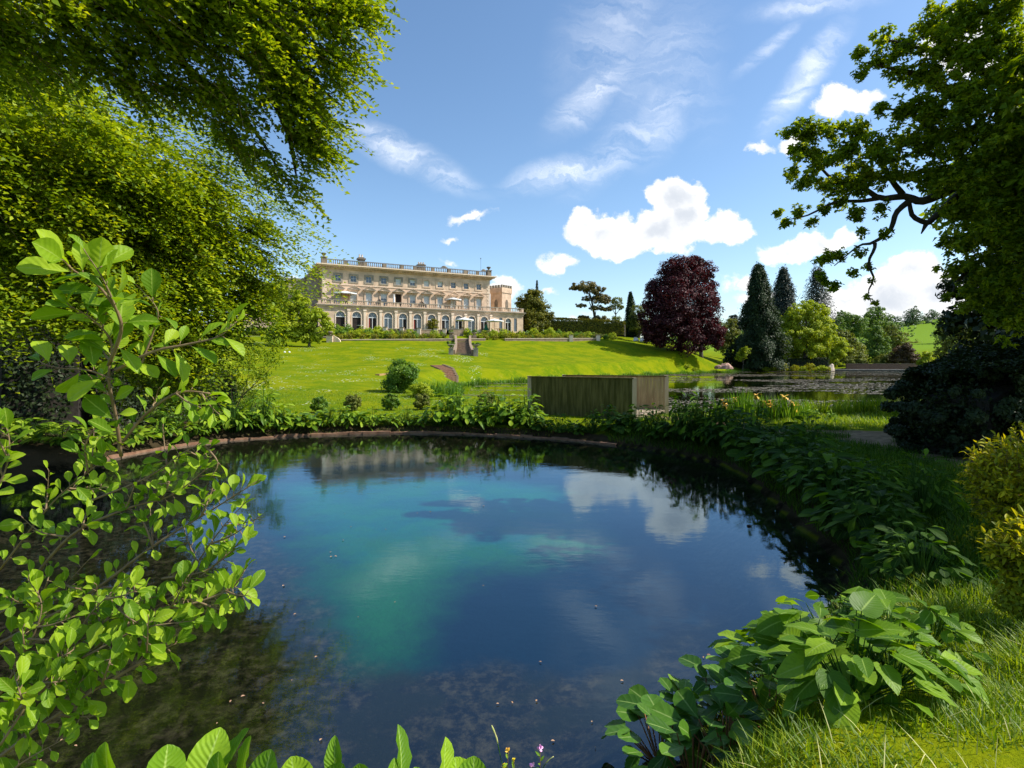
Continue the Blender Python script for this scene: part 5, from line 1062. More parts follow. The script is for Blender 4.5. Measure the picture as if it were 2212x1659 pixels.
# ------------------------------------------------------------------ near leaves with midrib and veins
def nearleaf(name, dark, mid, light, rib, trans=0.35, tcol=(1.5, 1.5, .35), rough=.45, veins=22, vstr=.35):
    m, t, out = new_mat(name)
    def at(nm): a = t.node('ShaderNodeAttribute'); a.attribute_name = nm; return a.outputs['Fac']
    c = t.ramp(at('v'), [(0, dark), (.5, mid), (1, light)]); U = t.m('ABSOLUTE', at('lu')); T = at('lt')
    pos = t.node('ShaderNodeNewGeometry').outputs['Position']
    c = t.mix(t.m('MULTIPLY', t.mr(t.noise(pos, 30, 4, .7), .45, .7), .3), c, dark)
    c = t.mix(t.m('MULTIPLY', t.mr(U, .09, .02), .8), c, rib)
    vn = t.m('SINE', t.m('MULTIPLY', t.m('SUBTRACT', T, t.m('MULTIPLY', U, .25)), veins * 6.283))
    c = t.mix(t.m('MULTIPLY', t.mr(vn, .75, 1.0), .09), c, rib)
    b = t.node('ShaderNodeBsdfPrincipled'); t.put(b.inputs['Base Color'], c); b.inputs['Roughness'].default_value = rough; b.inputs['Specular IOR Level'].default_value = .16
    bn = t.node('ShaderNodeBump'); bn.inputs['Strength'].default_value = vstr; bn.inputs['Distance'].default_value = .004; t.put(bn.inputs['Height'], vn); t.l.new(bn.outputs[0], b.inputs['Normal'])
    tr = t.node('ShaderNodeBsdfTranslucent'); t.put(tr.inputs[0], t.mix(1.0, c, tcol, 'MULTIPLY'))
    mx = t.node('ShaderNodeMixShader'); mx.inputs[0].default_value = trans; t.l.new(b.outputs[0], mx.inputs[1]); t.l.new(tr.outputs[0], mx.inputs[2]); t.l.new(mx.outputs[0], out.inputs[0])
    return m
M['fore'] = nearleaf('foreground leaves', (0.10, 0.20, 0.008), (0.20, 0.33, 0.012), (0.36, 0.48, 0.025), (0.36, 0.46, 0.08), .38, veins=7, vstr=.12)
M['dock'] = nearleaf('dock leaves', (0.10, 0.22, 0.010), (0.19, 0.35, 0.016), (0.33, 0.49, 0.03), (0.40, 0.54, 0.12), .35, veins=12, vstr=.3)
M['hosta'] = nearleaf('hosta leaves', (0.06, 0.14, 0.008), (0.11, 0.22, 0.010), (0.26, 0.40, 0.022), (0.3, 0.42, 0.08), .35, veins=9, vstr=.15)
M['bergenia'] = nearleaf('bergenia leaves', (0.03, 0.09, 0.012), (0.08, 0.19, 0.018), (0.20, 0.34, 0.03), (0.25, 0.36, 0.10), .25, rough=.35, veins=4, vstr=.15)
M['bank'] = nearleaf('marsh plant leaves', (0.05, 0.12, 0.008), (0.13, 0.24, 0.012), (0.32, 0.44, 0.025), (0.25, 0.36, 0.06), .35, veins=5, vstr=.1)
M['bank_shade_tint'] = nearleaf('shade tinted plant leaves', (0.014, 0.045, 0.002), (0.04, 0.10, 0.004), (0.13, 0.24, 0.010), (0.10, 0.17, 0.02), .38, rough=.7, veins=5, vstr=.1)  # darker copy of the marsh leaves, right bank shade put into the colour
SHAPES = {'dockleaf': [(0, .1), (.1, .42), (.22, .68), (.35, .88), (.5, 1), (.65, .98), (.78, .85), (.9, .58), (.97, .3), (1, .04)], 'ob': [(0, .02), (.08, .10), (.25, .42), (.45, .80), (.65, 1), (.83, .82), (.94, .45), (1, .03)], 'lance': [(0, .05), (.1, .4), (.25, .75), (.45, 1), (.65, .88), (.82, .55), (.94, .22), (1, .02)],
          'heart': [(-.14, .35), (-.05, .78), (.1, .98), (.3, 1), (.5, .86), (.7, .62), (.88, .3), (1, .02)], 'round': [(0, .12), (.08, .5), (.22, .86), (.45, 1), (.68, .95), (.85, .7), (.95, .4), (1, .05)]}
def tmpl(shape, curl=.18, fold=.12, wave=0.0, cup=.0):
    S = SHAPES[shape]; V = []; U = []; T = []; us = (-1, -.5, 0, .5, 1)
    for (t_, w_) in S:
        for u_ in us: V.append((t_ - (.12 * (1 - abs(u_)) if shape == 'heart' and t_ < 0 else 0) * -1, u_ * w_ * .5, -curl * max(t_, 0) ** 2 + fold * abs(u_) * w_ * .5 + wave * math.sin(t_ * 19 + u_ * 2) * abs(u_) * w_ - cup * (1 - u_ * u_) * .1)); U.append(u_); T.append(t_)
    F = [(i * 5 + k, (i + 1) * 5 + k, (i + 1) * 5 + k + 1, i * 5 + k + 1) for i in range(len(S) - 1) for k in range(4)]
    return np.array(V), np.array(F), np.array(U), np.array(T)
def big_leaves(name, P, A, N, L, W, shape, mat, parent, curl=.18, fold=.12, wave=0.0, var=None):
    P = np.asarray(P, float); n = len(P); A = nrm(np.asarray(A, float)); N = np.asarray(N, float); N = nrm(N - (N * A).sum(-1, keepdims=True) * A + 1e-6); S = np.cross(N, A)
    L = np.broadcast_to(np.asarray(L, float), (n,)); W = np.broadcast_to(np.asarray(W, float), (n,))
    tv, tf, tu, tt = tmpl(shape, 1, 0, 0); tv2, *_ = tmpl(shape, curl, fold, wave); k = len(tv); cz = (np.asarray(rng.uniform(.3, 1.7, n)))
    Z = tv2[None, :, 2] + (cz[:, None] - 1) * (-curl * np.maximum(tv[None, :, 0], 0) ** 2)
    V = P[:, None] + A[:, None] * (tv[None, :, 0:1] * L[:, None, None]) + S[:, None] * (tv[None, :, 1:2] * W[:, None, None]) + N[:, None] * (Z[..., None] * L[:, None, None])
    F = (tf[None] + np.arange(n)[:, None, None] * k).reshape(-1, 4)
    var = rng.random(n) if var is None else np.asarray(var)
    o = raw_mesh(name, V.reshape(-1, 3), F, mat, parent, True, np.repeat(np.clip(var, 0, 1), len(tf)))
    for nm, a in (('lu', np.tile(tu, n)), ('lt', np.tile(tt, n))):
        x = o.data.attributes.new(nm, 'FLOAT', 'POINT'); x.data.foreach_set('value', a.astype(np.float32))
    return o
def stalks(name, A_, B_, r0, r1, mat, parent, sag=0.0):
    """thin three sided stalks from A to B"""
    A_ = np.asarray(A_, float); B_ = np.asarray(B_, float); n = len(A_); M_ = (A_ + B_) / 2 + np.array([0, 0, sag]); D = nrm(B_ - A_ + 1e-6); S = nrm(np.cross(D, np.array([.3, .9, .2]))); T = np.cross(D, S)
    V = []
    for C_, r in ((A_, r0), (M_, (r0 + r1) / 2), (B_, r1)):
        for k in range(3): a = 2.094 * k; V.append(C_ + (S * math.cos(a) + T * math.sin(a)) * r)
    V = np.stack(V, 1).reshape(-1, 3); f = [(j * 3 + k, j * 3 + (k + 1) % 3, j * 3 + 3 + (k + 1) % 3, j * 3 + 3 + k) for j in range(2) for k in range(3)]
    F = (np.array(f)[None] + np.arange(n)[:, None, None] * 9).reshape(-1, 4)
    return raw_mesh(name, V, F, mat, parent, True)
def rosette(name, cat, n, spread, h, L, W, shape, mat, stalkmat='twig', curl=.25, fold=.1, wave=.0, tilt=.3):
    root = empty(name, (0, 0, 0), None, cat); az = rng.uniform(0, 6.283, n); rr = np.sqrt(rng.random(n)) * spread; hh = h * (1 - .75 * (rr / spread) ** 1.5) * rng.uniform(.7, 1.15, n)
    out = np.stack([np.cos(az), np.sin(az), np.zeros(n)], -1); P = out * rr[:, None] * .75; P[:, 2] = hh
    el = (tilt * (1 - 1.6 * rr / spread) + rng.normal(0, .28, n))[:, None]; A = nrm(out + rng.normal(0, .3, (n, 3)) * [1, 1, 0] + np.array([0, 0, 1.0]) * el); N = np.array([0, 0, 1.0]) + out * .25 + rng.normal(0, .25, (n, 3))
    ll = L * rng.uniform(.6, 1.15, n)
    big_leaves('leaves', P, A, N, ll, ll * W / L * rng.uniform(.85, 1.15, n), shape, M[mat], root, curl, fold, wave)
    stalks('stalks', out * .04 * rr[:, None] + [0, 0, -.05], P, .008, .004, M[stalkmat], root)
    return root

# ------------------------------------------------------------------ hedges and shrubs
def hedge(name, label, pts, width, hts, leafL, n, mat, z0s=None, cat='hedge', rounded=.5):
    root = empty(name, (*pts[0], H(*pts[0])), label, cat); o = np.array(root.location); P = []; N = []
    seg = [(Vector(pts[i]), Vector(pts[i + 1]), hts[i], hts[i + 1]) for i in range(len(pts) - 1)]; ls = np.array([(b_ - a).length for a, b_, *_ in seg]); pr = ls / ls.sum()
    for (a, b_, h0, h1), f in zip(seg, pr):
        k = int(n * f); d = (b_ - a).normalized(); nn = np.array([d.y, -d.x]); s = rng.random(k); g = rng.uniform(-1, 1, k) * 1.9; hz = h0 + (h1 - h0) * s
        # profile walk: up the front, over the top, down the back
        u_ = rng.uniform(0, 3, k); x = np.where(u_ < 1, 1, np.where(u_ < 2, 3 - 2 * u_, -1)); zf = np.where(u_ < 1, u_, np.where(u_ < 2, 1, 3 - u_))
        x = x * (1 - rounded * .5 * np.maximum(zf - .6, 0) ** 2 / .16 * .35) ; bump = np.array([mnoise.noise(Vector((a.x + d.x * ss * 8, zz * 2.5, xx * 2))) for ss, zz, xx in zip(s * (b_ - a).length / 8, zf, x)])
        xx = x * width / 2 * (1 + .10 * bump) - np.sign(x) * rng.random(k) * .15; zz = zf * hz * (1 + .05 * bump) - rng.random(k) * .1 * (zf > .9)
        base = np.array([a.x, a.y]) + np.array([b_.x - a.x, b_.y - a.y]) * s[:, None]; XY = base + nn * xx[:, None]
        P.append(np.concatenate([XY, (zz)[:, None]], 1)); N.append(np.stack([nn[0] * x * (zf < .95), nn[1] * x * (zf < .95), np.where(zf > .9, 1, .25)], -1) + rng.normal(0, .45, (k, 3)))
    P = np.concatenate(P); N = np.concatenate(N); hg = height(P[:, 0], P[:, 1]) if z0s is None else z0s; P[:, 2] += hg; P -= o
    k = len(P); leaves_mesh('foliage', P, N, rng.normal(size=(k, 3)), leafL * rng.uniform(.7, 1.3, k), leafL * .6, rng.random(k), M[mat], root)
    m = MB()
    for (a, b_, h0, h1) in seg:
        d = (b_ - a); nn = Vector((d.y, -d.x)).normalized() * (width / 2 - .55); z0 = (H(*a) if z0s is None else z0s) - o[2]; z1 = (H(*b_) if z0s is None else z0s) - o[2]; V = []
        for p_, z, hh in ((a, z0, h0), (b_, z1, h1)):
            for sg in (1, -1): V += [(p_.x + nn.x * sg - o[0], p_.y + nn.y * sg - o[1], z - .3), (p_.x + nn.x * sg * .85 - o[0], p_.y + nn.y * sg * .85 - o[1], z + hh - .75)]
        m.add(V, [(0, 1, 5, 4), (2, 6, 7, 3), (1, 3, 7, 5), (0, 2, 3, 1), (4, 5, 7, 6)])
    m.build('branches', M['darkbark'], root); return root
hedge('long_hedge', 'long clipped olive hedge running from the rounded yew to the copper beech', [tuple(PX(1178, 700, 134).xy), tuple(PX(1262, 700, 131).xy), tuple(PX(1350, 700, 128).xy)], 3.5, [4.6, 4.1, 3.2], .3, 15000, 'yew', 8.7)
hedge('lakeside_hedge', 'low dark clipped hedge behind the yellow shrubs across the lake', [tuple(PX(1655, 790, 131).xy), tuple(PX(1788, 790, 129).xy)], 2, [2.0, 2.6], .3, 5000, 'hedge', .7)
hb = [(11.6, 13.9), (13.6, 14.6), (17.5, 15.8), (24, 17.5)]
hedge('dark_hedge', 'big rounded dark hedge in deep shade beside the path on the right', hb, 2.8, [2.2, 2.8, 3.4, 3.7], .13, 90000, 'hedge')
# rounded near end of the dark hedge
q_ = Vector((11.6, 14.1)); r0 = empty('clipped_yew', (q_.x, q_.y, H(*q_)), 'rounded clipped yew forming the near end of the dark hedge by the path', 'yew')
leaf_crown('foliage', [(.2, 0, 1.1, 1.6, 1.5, 1.2), (.3, .1, .6, 1.55, 1.4, .8)], 34000, .10, .065, M['hedge'], r0, puff=.14, shell=.92, inner=.25, puffs_per=60)
m = MB(); m.tube([(0, 0, -.2), (.1, 0, .8), (.2, 0, 1.8)], [.25, .2, .1], 8); m.build('trunk', M['darkbark'], r0)
# near black thicket added to fill the shade behind the weeping beech
hedge('shade_thicket', 'dark evergreen thicket added for the deep shade behind the weeping beech on the left', [(-27, 12.5), (-14.6, 18.2), (-12.4, 22.5)], 2.6, [4.4, 4.0, 1.8], .15, 42000, 'hedge')

def shrub_proto(name, cat, cls, n, L, mat, stem=.04, kw=None, W=None):
    def mk():
        root = empty(name, (0, 0, 0), None, cat)
        m = MB()
        for k in range(5): a = k * 1.256; m.tube([(0, 0, -.1), (.12 * math.cos(a), .12 * math.sin(a), .3), (.35 * math.cos(a), .35 * math.sin(a), .8)], [stem, stem * .8, stem * .3], 5)
        m.build('stems', M['bark'], root); leaf_crown('foliage', cls, n, L, W or L * .6, M[mat], root, **(kw or {})); return root
    return mk
# lawn bush
g_ = G(866, 848); root = Kind([shrub_proto('round_bush', 'bush', [(0, 0, 1.15, 1.3, 1.2, 1.15), (-.5, 0, 1.5, .9, .9, .8), (.5, -.2, 1.0, 1.0, .9, 1.0), (.3, 0, .6, 1.2, 1.1, .7)], 9000, .15, 'shrub', .06, dict(shell=.6))])
root.put(g_, (g_.y / 1150 * 44 / 1.4, g_.y / 1150 * 44 / 1.4, g_.y / 1150 * 70 / 2.25), 'large rounded bush standing alone on the lawn left of the inlet')
g_ = G(905, 858); Kind([shrub_proto('willow_bush', 'bush', [(0, 0, .6, .9, .8, .6), (.6, 0, .4, .7, .6, .4)], 3500, .14, 'acid', .03)]).put(g_, g_.y / 1150 * 26, 'light green low bush just right of the large lawn bush')
# box balls along the far bank
ballk = Kind([shrub_proto('box_ball', 'shrub', [(0, 0, .42, .42, .42, .42)], 3200, .085, m_, .02, dict(puff=.25, shell=.8, inner=.35, puffs_per=40)) for m_ in ('shrub', 'olive')])
for i, (px, py) in enumerate([(690, 893), (762, 888), (845, 886), (910, 886), (983, 890), (1048, 882)]):
    g_ = G(px, py); s_ = g_.y / 1150 * 18 / .42; ballk.put(g_, s_, 'small round clipped ball of leaves behind the pool bank, %s from the left' % ['first', 'second', 'third', 'fourth', 'fifth', 'sixth'][i], 'clipped balls behind the pool bank', i % 2)
# golden domes and border planting on the terrace
dome = Kind([shrub_proto('golden_dome', 'shrub', [(0, 0, .4, .75, .7, .55)], 500, .16, 'yewgold' if 'yewgold' in M else 'olive', .02, dict(puff=.25, shell=.8, inner=.3))])
def wline_pt(px, back):
    # point `back` metres behind the low wall at photo column px
    k = (px - 1106) / 1150; pts = [(-64, 97), (-34, 98.0), (-14.1, 104.0), (3, 110), (18.6, 116), (34, 122)]
    for a, b_ in zip(pts[:-1], pts[1:]):
        den = (b_[0] - a[0]) - k * (b_[1] - a[1]); s = (k * a[1] - a[0]) / den
        if -.001 <= s <= 1.001: x, y = a[0] + s * (b_[0] - a[0]) - .34 * back, a[1] + s * (b_[1] - a[1]) + .94 * back; return x, y
    return k * 100, 100
for i, px in enumerate([735, 757, 786, 812, 845, 868, 890, 914, 938, 1052, 1075, 1098, 1122, 1146, 1170, 1192, 1215, 1238, 1262]):
    x, y = wline_pt(px, 1.2); dome.put((x, y, H(x, y) + .05), rng.uniform(1.1, 1.4), 'low golden green clipped dome in the row just above the retaining wall', 'golden domes above the retaining wall')
bk = Kind([shrub_proto('border_shrub', 'shrub', [(0, 0, .6, .9, .8, .6), (.5, .1, .5, .6, .6, .5)], 700, .2, 'shrub', .03), shrub_proto('border_shrub', 'shrub', [(0, 0, .5, .8, .8, .55)], 700, .18, 'acid', .03),
           shrub_proto('border_shrub', 'shrub', [(0, 0, .55, .9, .8, .55)], 600, .16, 'olive', .03), shrub_proto('border_shrub', 'shrub', [(0, 0, .8, 1.0, .9, .85)], 900, .2, 'acid', .03), shrub_proto('yellow_border_shrub', 'shrub', [(0, 0, .55, .8, .8, .55)], 700, .15, 'yellowshrub', .03),
           shrub_proto('lilac_border_plant', 'plant', [(0, 0, .5, .7, .7, .5)], 500, .14, 'brownleaf', .02)])
lbl = ['mid green leafy shrub in the terrace border', 'bright green mound in the terrace border', 'grey green mound in the terrace border', 'tall leafy shrub in the terrace border', 'yellow flowering mound in the terrace border', 'purplish brown perennial in the terrace border']
for px in np.arange(545, 1350, 9.5):
    for row, bk_ in enumerate((3.2, 5.0, 7.2)):
        if 965 < px < 1022 and row < 3: continue
        if row == 2 and 825 < px < 1005: continue
        p_ = px + rng.uniform(-4, 4); x, y = wline_pt(p_, bk_ + rng.uniform(-.7, .7)); i = int(rng.choice(6, p=[.27, .22, .17, .15, .11, .08])) if px > 730 else int(rng.choice([0, 0, 3, 1, 2]))
        if x < -60 or (x > 20 and row == 2): continue
        s_ = rng.uniform(.6, 1.2) * (1.25 if px < 900 and row else 1); bk.put((x, y, H(x, y) - .05), (s_, s_, s_ * rng.uniform(.8, 1.3)), lbl[i], 'mixed shrubs in the terrace border: ' + ['mid green', 'bright green', 'grey green', 'tall', 'yellow', 'purplish'][i], i)
# wall shrub in front of the seventh arch, creeper left of the arches
b_ = local_pt(ar[6], 4.4, 0); Kind([shrub_proto('wall_shrub', 'shrub', [(0, 0, 1.5, 1.5, .8, 1.3), (0, 0, .6, 1.3, .8, .6)], 2600, .2, 'yewgold' if 'yewgold' in M else 'acid', .05)]).put(b_, 1.0, 'yellow green shrub covering the seventh archway of the mansion')
root = empty('wisteria_tree', PX(668, 735, 88), 'pale yellow green small tree covering the left end of the mansion', 'tree'); root.location.z = 5.6; o0 = np.array(root.location)
cl = [(*(np.array(pxclump(*c)[:3]) - o0), *pxclump(*c)[3:]) for c in [(640, 670, 88, 22), (665, 680, 88, 18), (690, 678, 88, 16), (705, 695, 88, 14), (712, 706, 88, 10), (620, 700, 88, 26), (655, 655, 88, 16), (600, 670, 88, 30), (640, 640, 88, 14), (600, 630, 88, 26), (635, 725, 88, 16), (600, 730, 88, 22), (660, 728, 88, 16), (685, 730, 88, 12), (640, 705, 88, 20), (670, 705, 88, 16)]]
trunk_mesh(root, (0, 0, -.5), (0, 0, 5), .2, [c[:3] for c in cl[:5]]); leaf_crown('crown', cl, 26000, .34, .22, M['acid'], root, puff=.4)
# far shore yellow shrubs
ys = Kind([shrub_proto('yellow_azalea', 'shrub', [(0, 0, .6, 1.0, .8, .6)], 900, .16, 'yellowshrub', .03), shrub_proto('lake_shrub', 'shrub', [(0, 0, .55, 1.0, .8, .55)], 800, .17, 'acid', .03)])
for i, (px, py, w_, k) in enumerate([(1694, 797, 14, 0), (1717, 797, 11, 0), (1751, 797, 14, 0), (1765, 798, 9, 1), (1674, 799, 11, 1), (1733, 800, 10, 1), (1778, 799, 12, 1), (1655, 800, 9, 1), (1790, 797, 8, 0)]):
    q_ = PX(px, py, 124); ys.put((q_.x, q_.y, .12), w_ / 1150 * 124, ['brightest yellow shrub at the left of the lakeside row', 'yellow shrub second in the lakeside row', 'large yellow shrub in the middle of the lakeside row', 'lime shrub right after the large yellow one', 'lime shrub at the left start of the lakeside row', 'low lime shrub between two yellow ones', 'lime shrub near the pale rock', 'small lime shrub left of the lakeside row', 'small yellow shrub beside the pale rock'][i], 'shrubs on the far lake shore', k)
g_ = PX(1577, 775, 113); g_.z = H(g_.x, g_.y)
for i, (px, py, w_, m_) in enumerate([(1167, 812, 8, 1), (1483, 790, 9, 1), (1500, 797, 9, 1)]):
    q_ = G(px, py + 6); ys.put(q_, w_ / 1150 * q_.y, ['small pale shrub on the slope just above the timber shelter', 'small light shrub in the shadow of the copper beech', 'pale sapling below the copper beech at the lake edge'][i], None, 1)

# ------------------------------------------------------------------ grass and reeds
def blades(name, X, Y, hgt, wid, mat, parent=None, lean=.35, Z=None, org=None, droop=.3, var=None):
    n = len(X); Z = height(X, Y) if Z is None else Z; hgt = np.broadcast_to(hgt, (n,)) * rng.uniform(.5, 1.25, n); az = rng.uniform(0, 6.283, n); ln = rng.random(n) * lean
    o = np.stack([X, Y, Z - .02], -1); 
    if org is not None: o = o - np.array(org)
    d = np.stack([np.cos(az), np.sin(az), np.zeros(n)], -1); S = np.stack([-np.sin(az + rng.normal(0, .6, n)), np.cos(az), np.zeros(n)], -1); S = nrm(S) * wid / 2
    V = []
    for t_, ww in ((0, .8), (.4, 1), (.75, .7), (1, .08)):
        c = o + d * (hgt * (ln * t_ + droop * ln * t_ ** 2 * 2))[:, None] + np.array([0, 0, 1.0]) * (hgt * (t_ - droop * ln * t_ ** 2))[:, None]; V += [c - S * ww, c + S * ww]
    V = np.stack(V, 1).reshape(-1, 3); F = (np.array([[0, 1, 3, 2], [2, 3, 5, 4], [4, 5, 7, 6]])[None] + np.arange(n)[:, None, None] * 8).reshape(-1, 4)
    return raw_mesh(name, V, F, M[mat] if isinstance(mat, str) else mat, parent, False, np.repeat(rng.random(n) if var is None else var, 3))
def scatter(n, x0, x1, y0, y1, dmin=.12, dmax=1e9, pathless=True, lake=.2):
    X = rng.uniform(x0, x1, n); Y = rng.uniform(y0, y1, n); dp = polydist(X, Y, POOL); dl = polydist(X, Y, LAKE); k = (dp > dmin) & (dp < dmax) & (dl > lake)
    if pathless: k &= linedist(X, Y, PATH) > .75 + .3 * np.sin(X * 3 + Y * 2)
    return X[k], Y[k]
X, Y = scatter(34000, .3, 5.2, 2.0, 5.4); h_ = .06 + .10 * np.clip((Y - 2.6) / 1.4, 0, 1)
h_ = h_ * (.55 + .9 * (np.sin(X * 5 + np.sin(Y * 7) * 1.5) * .5 + .5)); tag(blades('grass_near_camera', X, Y, h_, .007, 'grass', lean=.9), 'sunlit uncut grass at the bottom right', 'grass', kind='stuff')
X, Y = scatter(500, .6, 4.8, 2.1, 4.8); tag(blades('dry_grass', X, Y, .16, .005, 'straw', lean=1.2), 'dry straw coloured blades among the near grass', 'grass', kind='stuff')
X, Y = scatter(56000, 3.4, 12, 5, 20.5); tag(blades('grass_on_bank', X, Y, .22, .013, 'shade_tinted_grass', lean=.8), 'long shaded grass on the right bank of the pool', 'grass', kind='stuff')
X, Y = scatter(26000, 5.5, 27, 19.5, 33); tag(blades('grass_by_lake', X, Y, .22, .022, 'grass', lean=.8), 'bright grass between path and lake', 'grass', kind='stuff')
X, Y = scatter(30000, -16, 4.5, 20, 36, .05); tag(blades('grass_behind_pool', X, Y, .10, .018, 'grass', lean=.9), 'short lawn grass behind the pool', 'grass', kind='stuff')
# rough plants fringing the far lake shore
X = []; Y = []
for a, b_ in zip(LAKE, LAKE[1:] + LAKE[:1]):
    if a[1] < 42: continue
    L_ = math.dist(a, b_); k = int(L_ * 42); f = rng.random(k); nx_, ny_ = (b_[1] - a[1]) / L_, -(b_[0] - a[0]) / L_; of = rng.uniform(-.2, .9, k); X += list(a[0] + (b_[0] - a[0]) * f + nx_ * of); Y += list(a[1] + (b_[1] - a[1]) * f + ny_ * of)
X = np.array(X); Y = np.array(Y); dl_ = polydist(X, Y, LAKE); X, Y = X[np.abs(dl_) < 1.3], Y[np.abs(dl_) < 1.3]
hh = .35 + .45 * (np.sin(X * .9 + Y * .37) * .5 + .5) ** 2; tag(blades('shore_reeds', X, Y, hh, .07, 'iris', lean=.7, Z=np.maximum(height(X, Y), 0)), 'reeds and rough grass fringing the far lake shore', 'reeds', kind='stuff')
def reed_clump(name, label, cat, px, py, rx, ry, n, h, mat, w_=.02, group=None, lean=.35):
    g_ = G(px, py); root = empty(name, g_, label, cat, group); a = rng.uniform(0, 6.283, n); r = np.sqrt(rng.random(n)); X = g_.x + rx * r * np.cos(a); Y = g_.y + ry * r * np.sin(a)
    blades('blades', X, Y, h, w_, mat, root, lean=lean, org=root.location); return root
reed_clump('reed_clump', 'patch of blue green reeds at the tip of the inlet', 'reeds', 940, 856, 1.5, .8, 500, .95, 'iris', .04)
flowers_at = [(1563, 867), (1566, 876), (1588, 861), (1633, 853), (1652, 868), (1661, 872), (1665, 878), (1694, 856), (1712, 870), (1717, 879), (1662, 866)]
for i, (px, py, n, h) in enumerate([(1560, 908, 90, .95), (1585, 906, 110, 1.15), (1607, 908, 110, 1.3), (1630, 906, 110, 1.1), (1655, 908, 110, 1.0), (1680, 908, 110, 1.05), (1706, 908, 110, 1.0), (1732, 904, 80, .9)]):
    r_ = reed_clump('iris_clump', 'clump of yellow flag irises at the lake edge, %s from the left' % ['first', 'second', 'third', 'fourth', 'fifth', 'sixth', 'seventh', 'eighth'][i], 'iris', px, py, .42, .35, n, h, 'iris', .035, 'flag irises at the lake edge', .28)
    o = Vector(r_.location); A1, B1, FP = [], [], []
    for (fx, fy) in flowers_at:
        if abs(fx - px) <= 12: q_ = PX(fx, fy, o.y) - o; A1.append((q_.x * .7, .0, 0)); B1.append(tuple(q_)); FP.append(q_)
    if FP:
        stalks('stems', A1, B1, .008, .005, M['iris'], r_); 
        for q_ in FP:
            P = np.array([q_] * 6) + rng.normal(0, .01, (6, 3)); a = np.arange(6) * 1.047; A = np.stack([np.cos(a), np.sin(a), np.where(np.arange(6) % 2, -.5, .6)], -1); big_leaves('flower', P, A, np.tile([0, 0, 1.0], (6, 1)), .22, .15, 'ob', M['petal_orange'], r_, .5, .1)
for i, (px, py, n, h, rx) in enumerate([(1765, 897, 160, .75, .6), (1800, 897, 200, .7, .8), (1840, 893, 200, .8, .8), (1880, 893, 220, .75, .9), (1915, 893, 200, .7, .8), (1935, 900, 160, .6, .7)]):
    reed_clump('tall_grass_clump', 'tall bright grass clump on the lake edge, %s right of the irises' % ['first', 'second', 'third', 'fourth', 'fifth', 'sixth'][i], 'grass clump', px, py, rx, .5, n, h, 'grass', .03, 'tall grass right of the irises', .5)
# leafy shoots by the shelter
def shoots(name, label, px, py, n, h, L, mat, w_=.35, cat='plant'):
    g_ = G(px, py); root = empty(name, g_, label, cat); A1 = rng.normal(0, w_ * .4, (n, 3)) * [1, 1, 0]; hh = h * rng.uniform(.6, 1.1, n); B1 = A1 * 1.5; B1[:, 2] = hh; stalks('stems', A1, B1, .008, .004, M['iris'], root)
    k = 16; P = np.concatenate([A1 + (B1 - A1) * f for f in np.linspace(.15, 1, k)]); m_ = len(P); A = rng.normal(0, 1, (m_, 3)) * [1, 1, .2] + [0, 0, .25]
    big_leaves('leaves', P, A, np.tile([0, 0, 1.0], (m_, 1)) + rng.normal(0, .2, (m_, 3)), L * rng.uniform(.5, 1.1, m_), L * .32, 'lance', M[mat], root, .3); return root
shoots('leafy_shoots', 'bright green leafy shoots between the timber shelter and the irises', 1490, 910, 12, .85, .24, 'bank'); shoots('leafy_shoots', 'low leafy shoots just right of the shelter post', 1462, 911, 7, .4, .18, 'bank', .25)
shoots('nettle_patch', 'shaded leafy weeds below the right end of the irises', 1760, 908, 12, .5, .2, 'bank', .5)
# floating weed on the lake
P = []; nW = 75000; X = rng.uniform(6, 90, nW); Y = rng.uniform(30, 128, nW)
band = np.array([mnoise.noise(Vector((x * .035 + 9, y * .085, 2.0))) + .55 * mnoise.noise(Vector((x * .15, y * .3, 5))) for x, y in zip(X, Y)]); k = (band > .05) & (polydist(X, Y, LAKE) < -.6) & (X / Y > .27); X, Y = X[k], Y[k]; n = len(X)
s_ = rng.uniform(.12, .5, n); A = np.stack([np.ones(n), rng.normal(0, .3, n), np.zeros(n)], -1)
wm = plain('floating weed', (0.20, 0.165, 0.10), (0.36, 0.31, 0.22), 0.5, .5, spec=.5)
tag(leaves_mesh('water_weed', np.stack([X, Y, np.full(n, .008) + rng.random(n) * .01], -1), np.tile([0, 0, 1.0], (n, 1)), A, s_ * 1.6, s_ * .9, rng.random(n), wm, None, fold=0), 'brownish floating weed in streaks over the lake', 'weed', kind='stuff')
X = rng.uniform(-4, 6, 5000); Y = rng.uniform(38, 70, 5000); band = np.sin(Y * .9 + X * .1); k = (band > .75) & (polydist(X, Y, LAKE) < -.4); X, Y = X[k], Y[k]; n = len(X)
tag(leaves_mesh('pond_scum', np.stack([X, Y, np.full(n, .01)], -1), np.tile([0, 0, 1.0], (n, 1)), np.tile([1.0, 0, 0], (n, 1)), .35, .15, rng.random(n), plain('pale scum', (0.30, 0.32, 0.12), None, .5), None, fold=0), 'pale streaks of floating weed on the inlet', 'weed', kind='stuff')

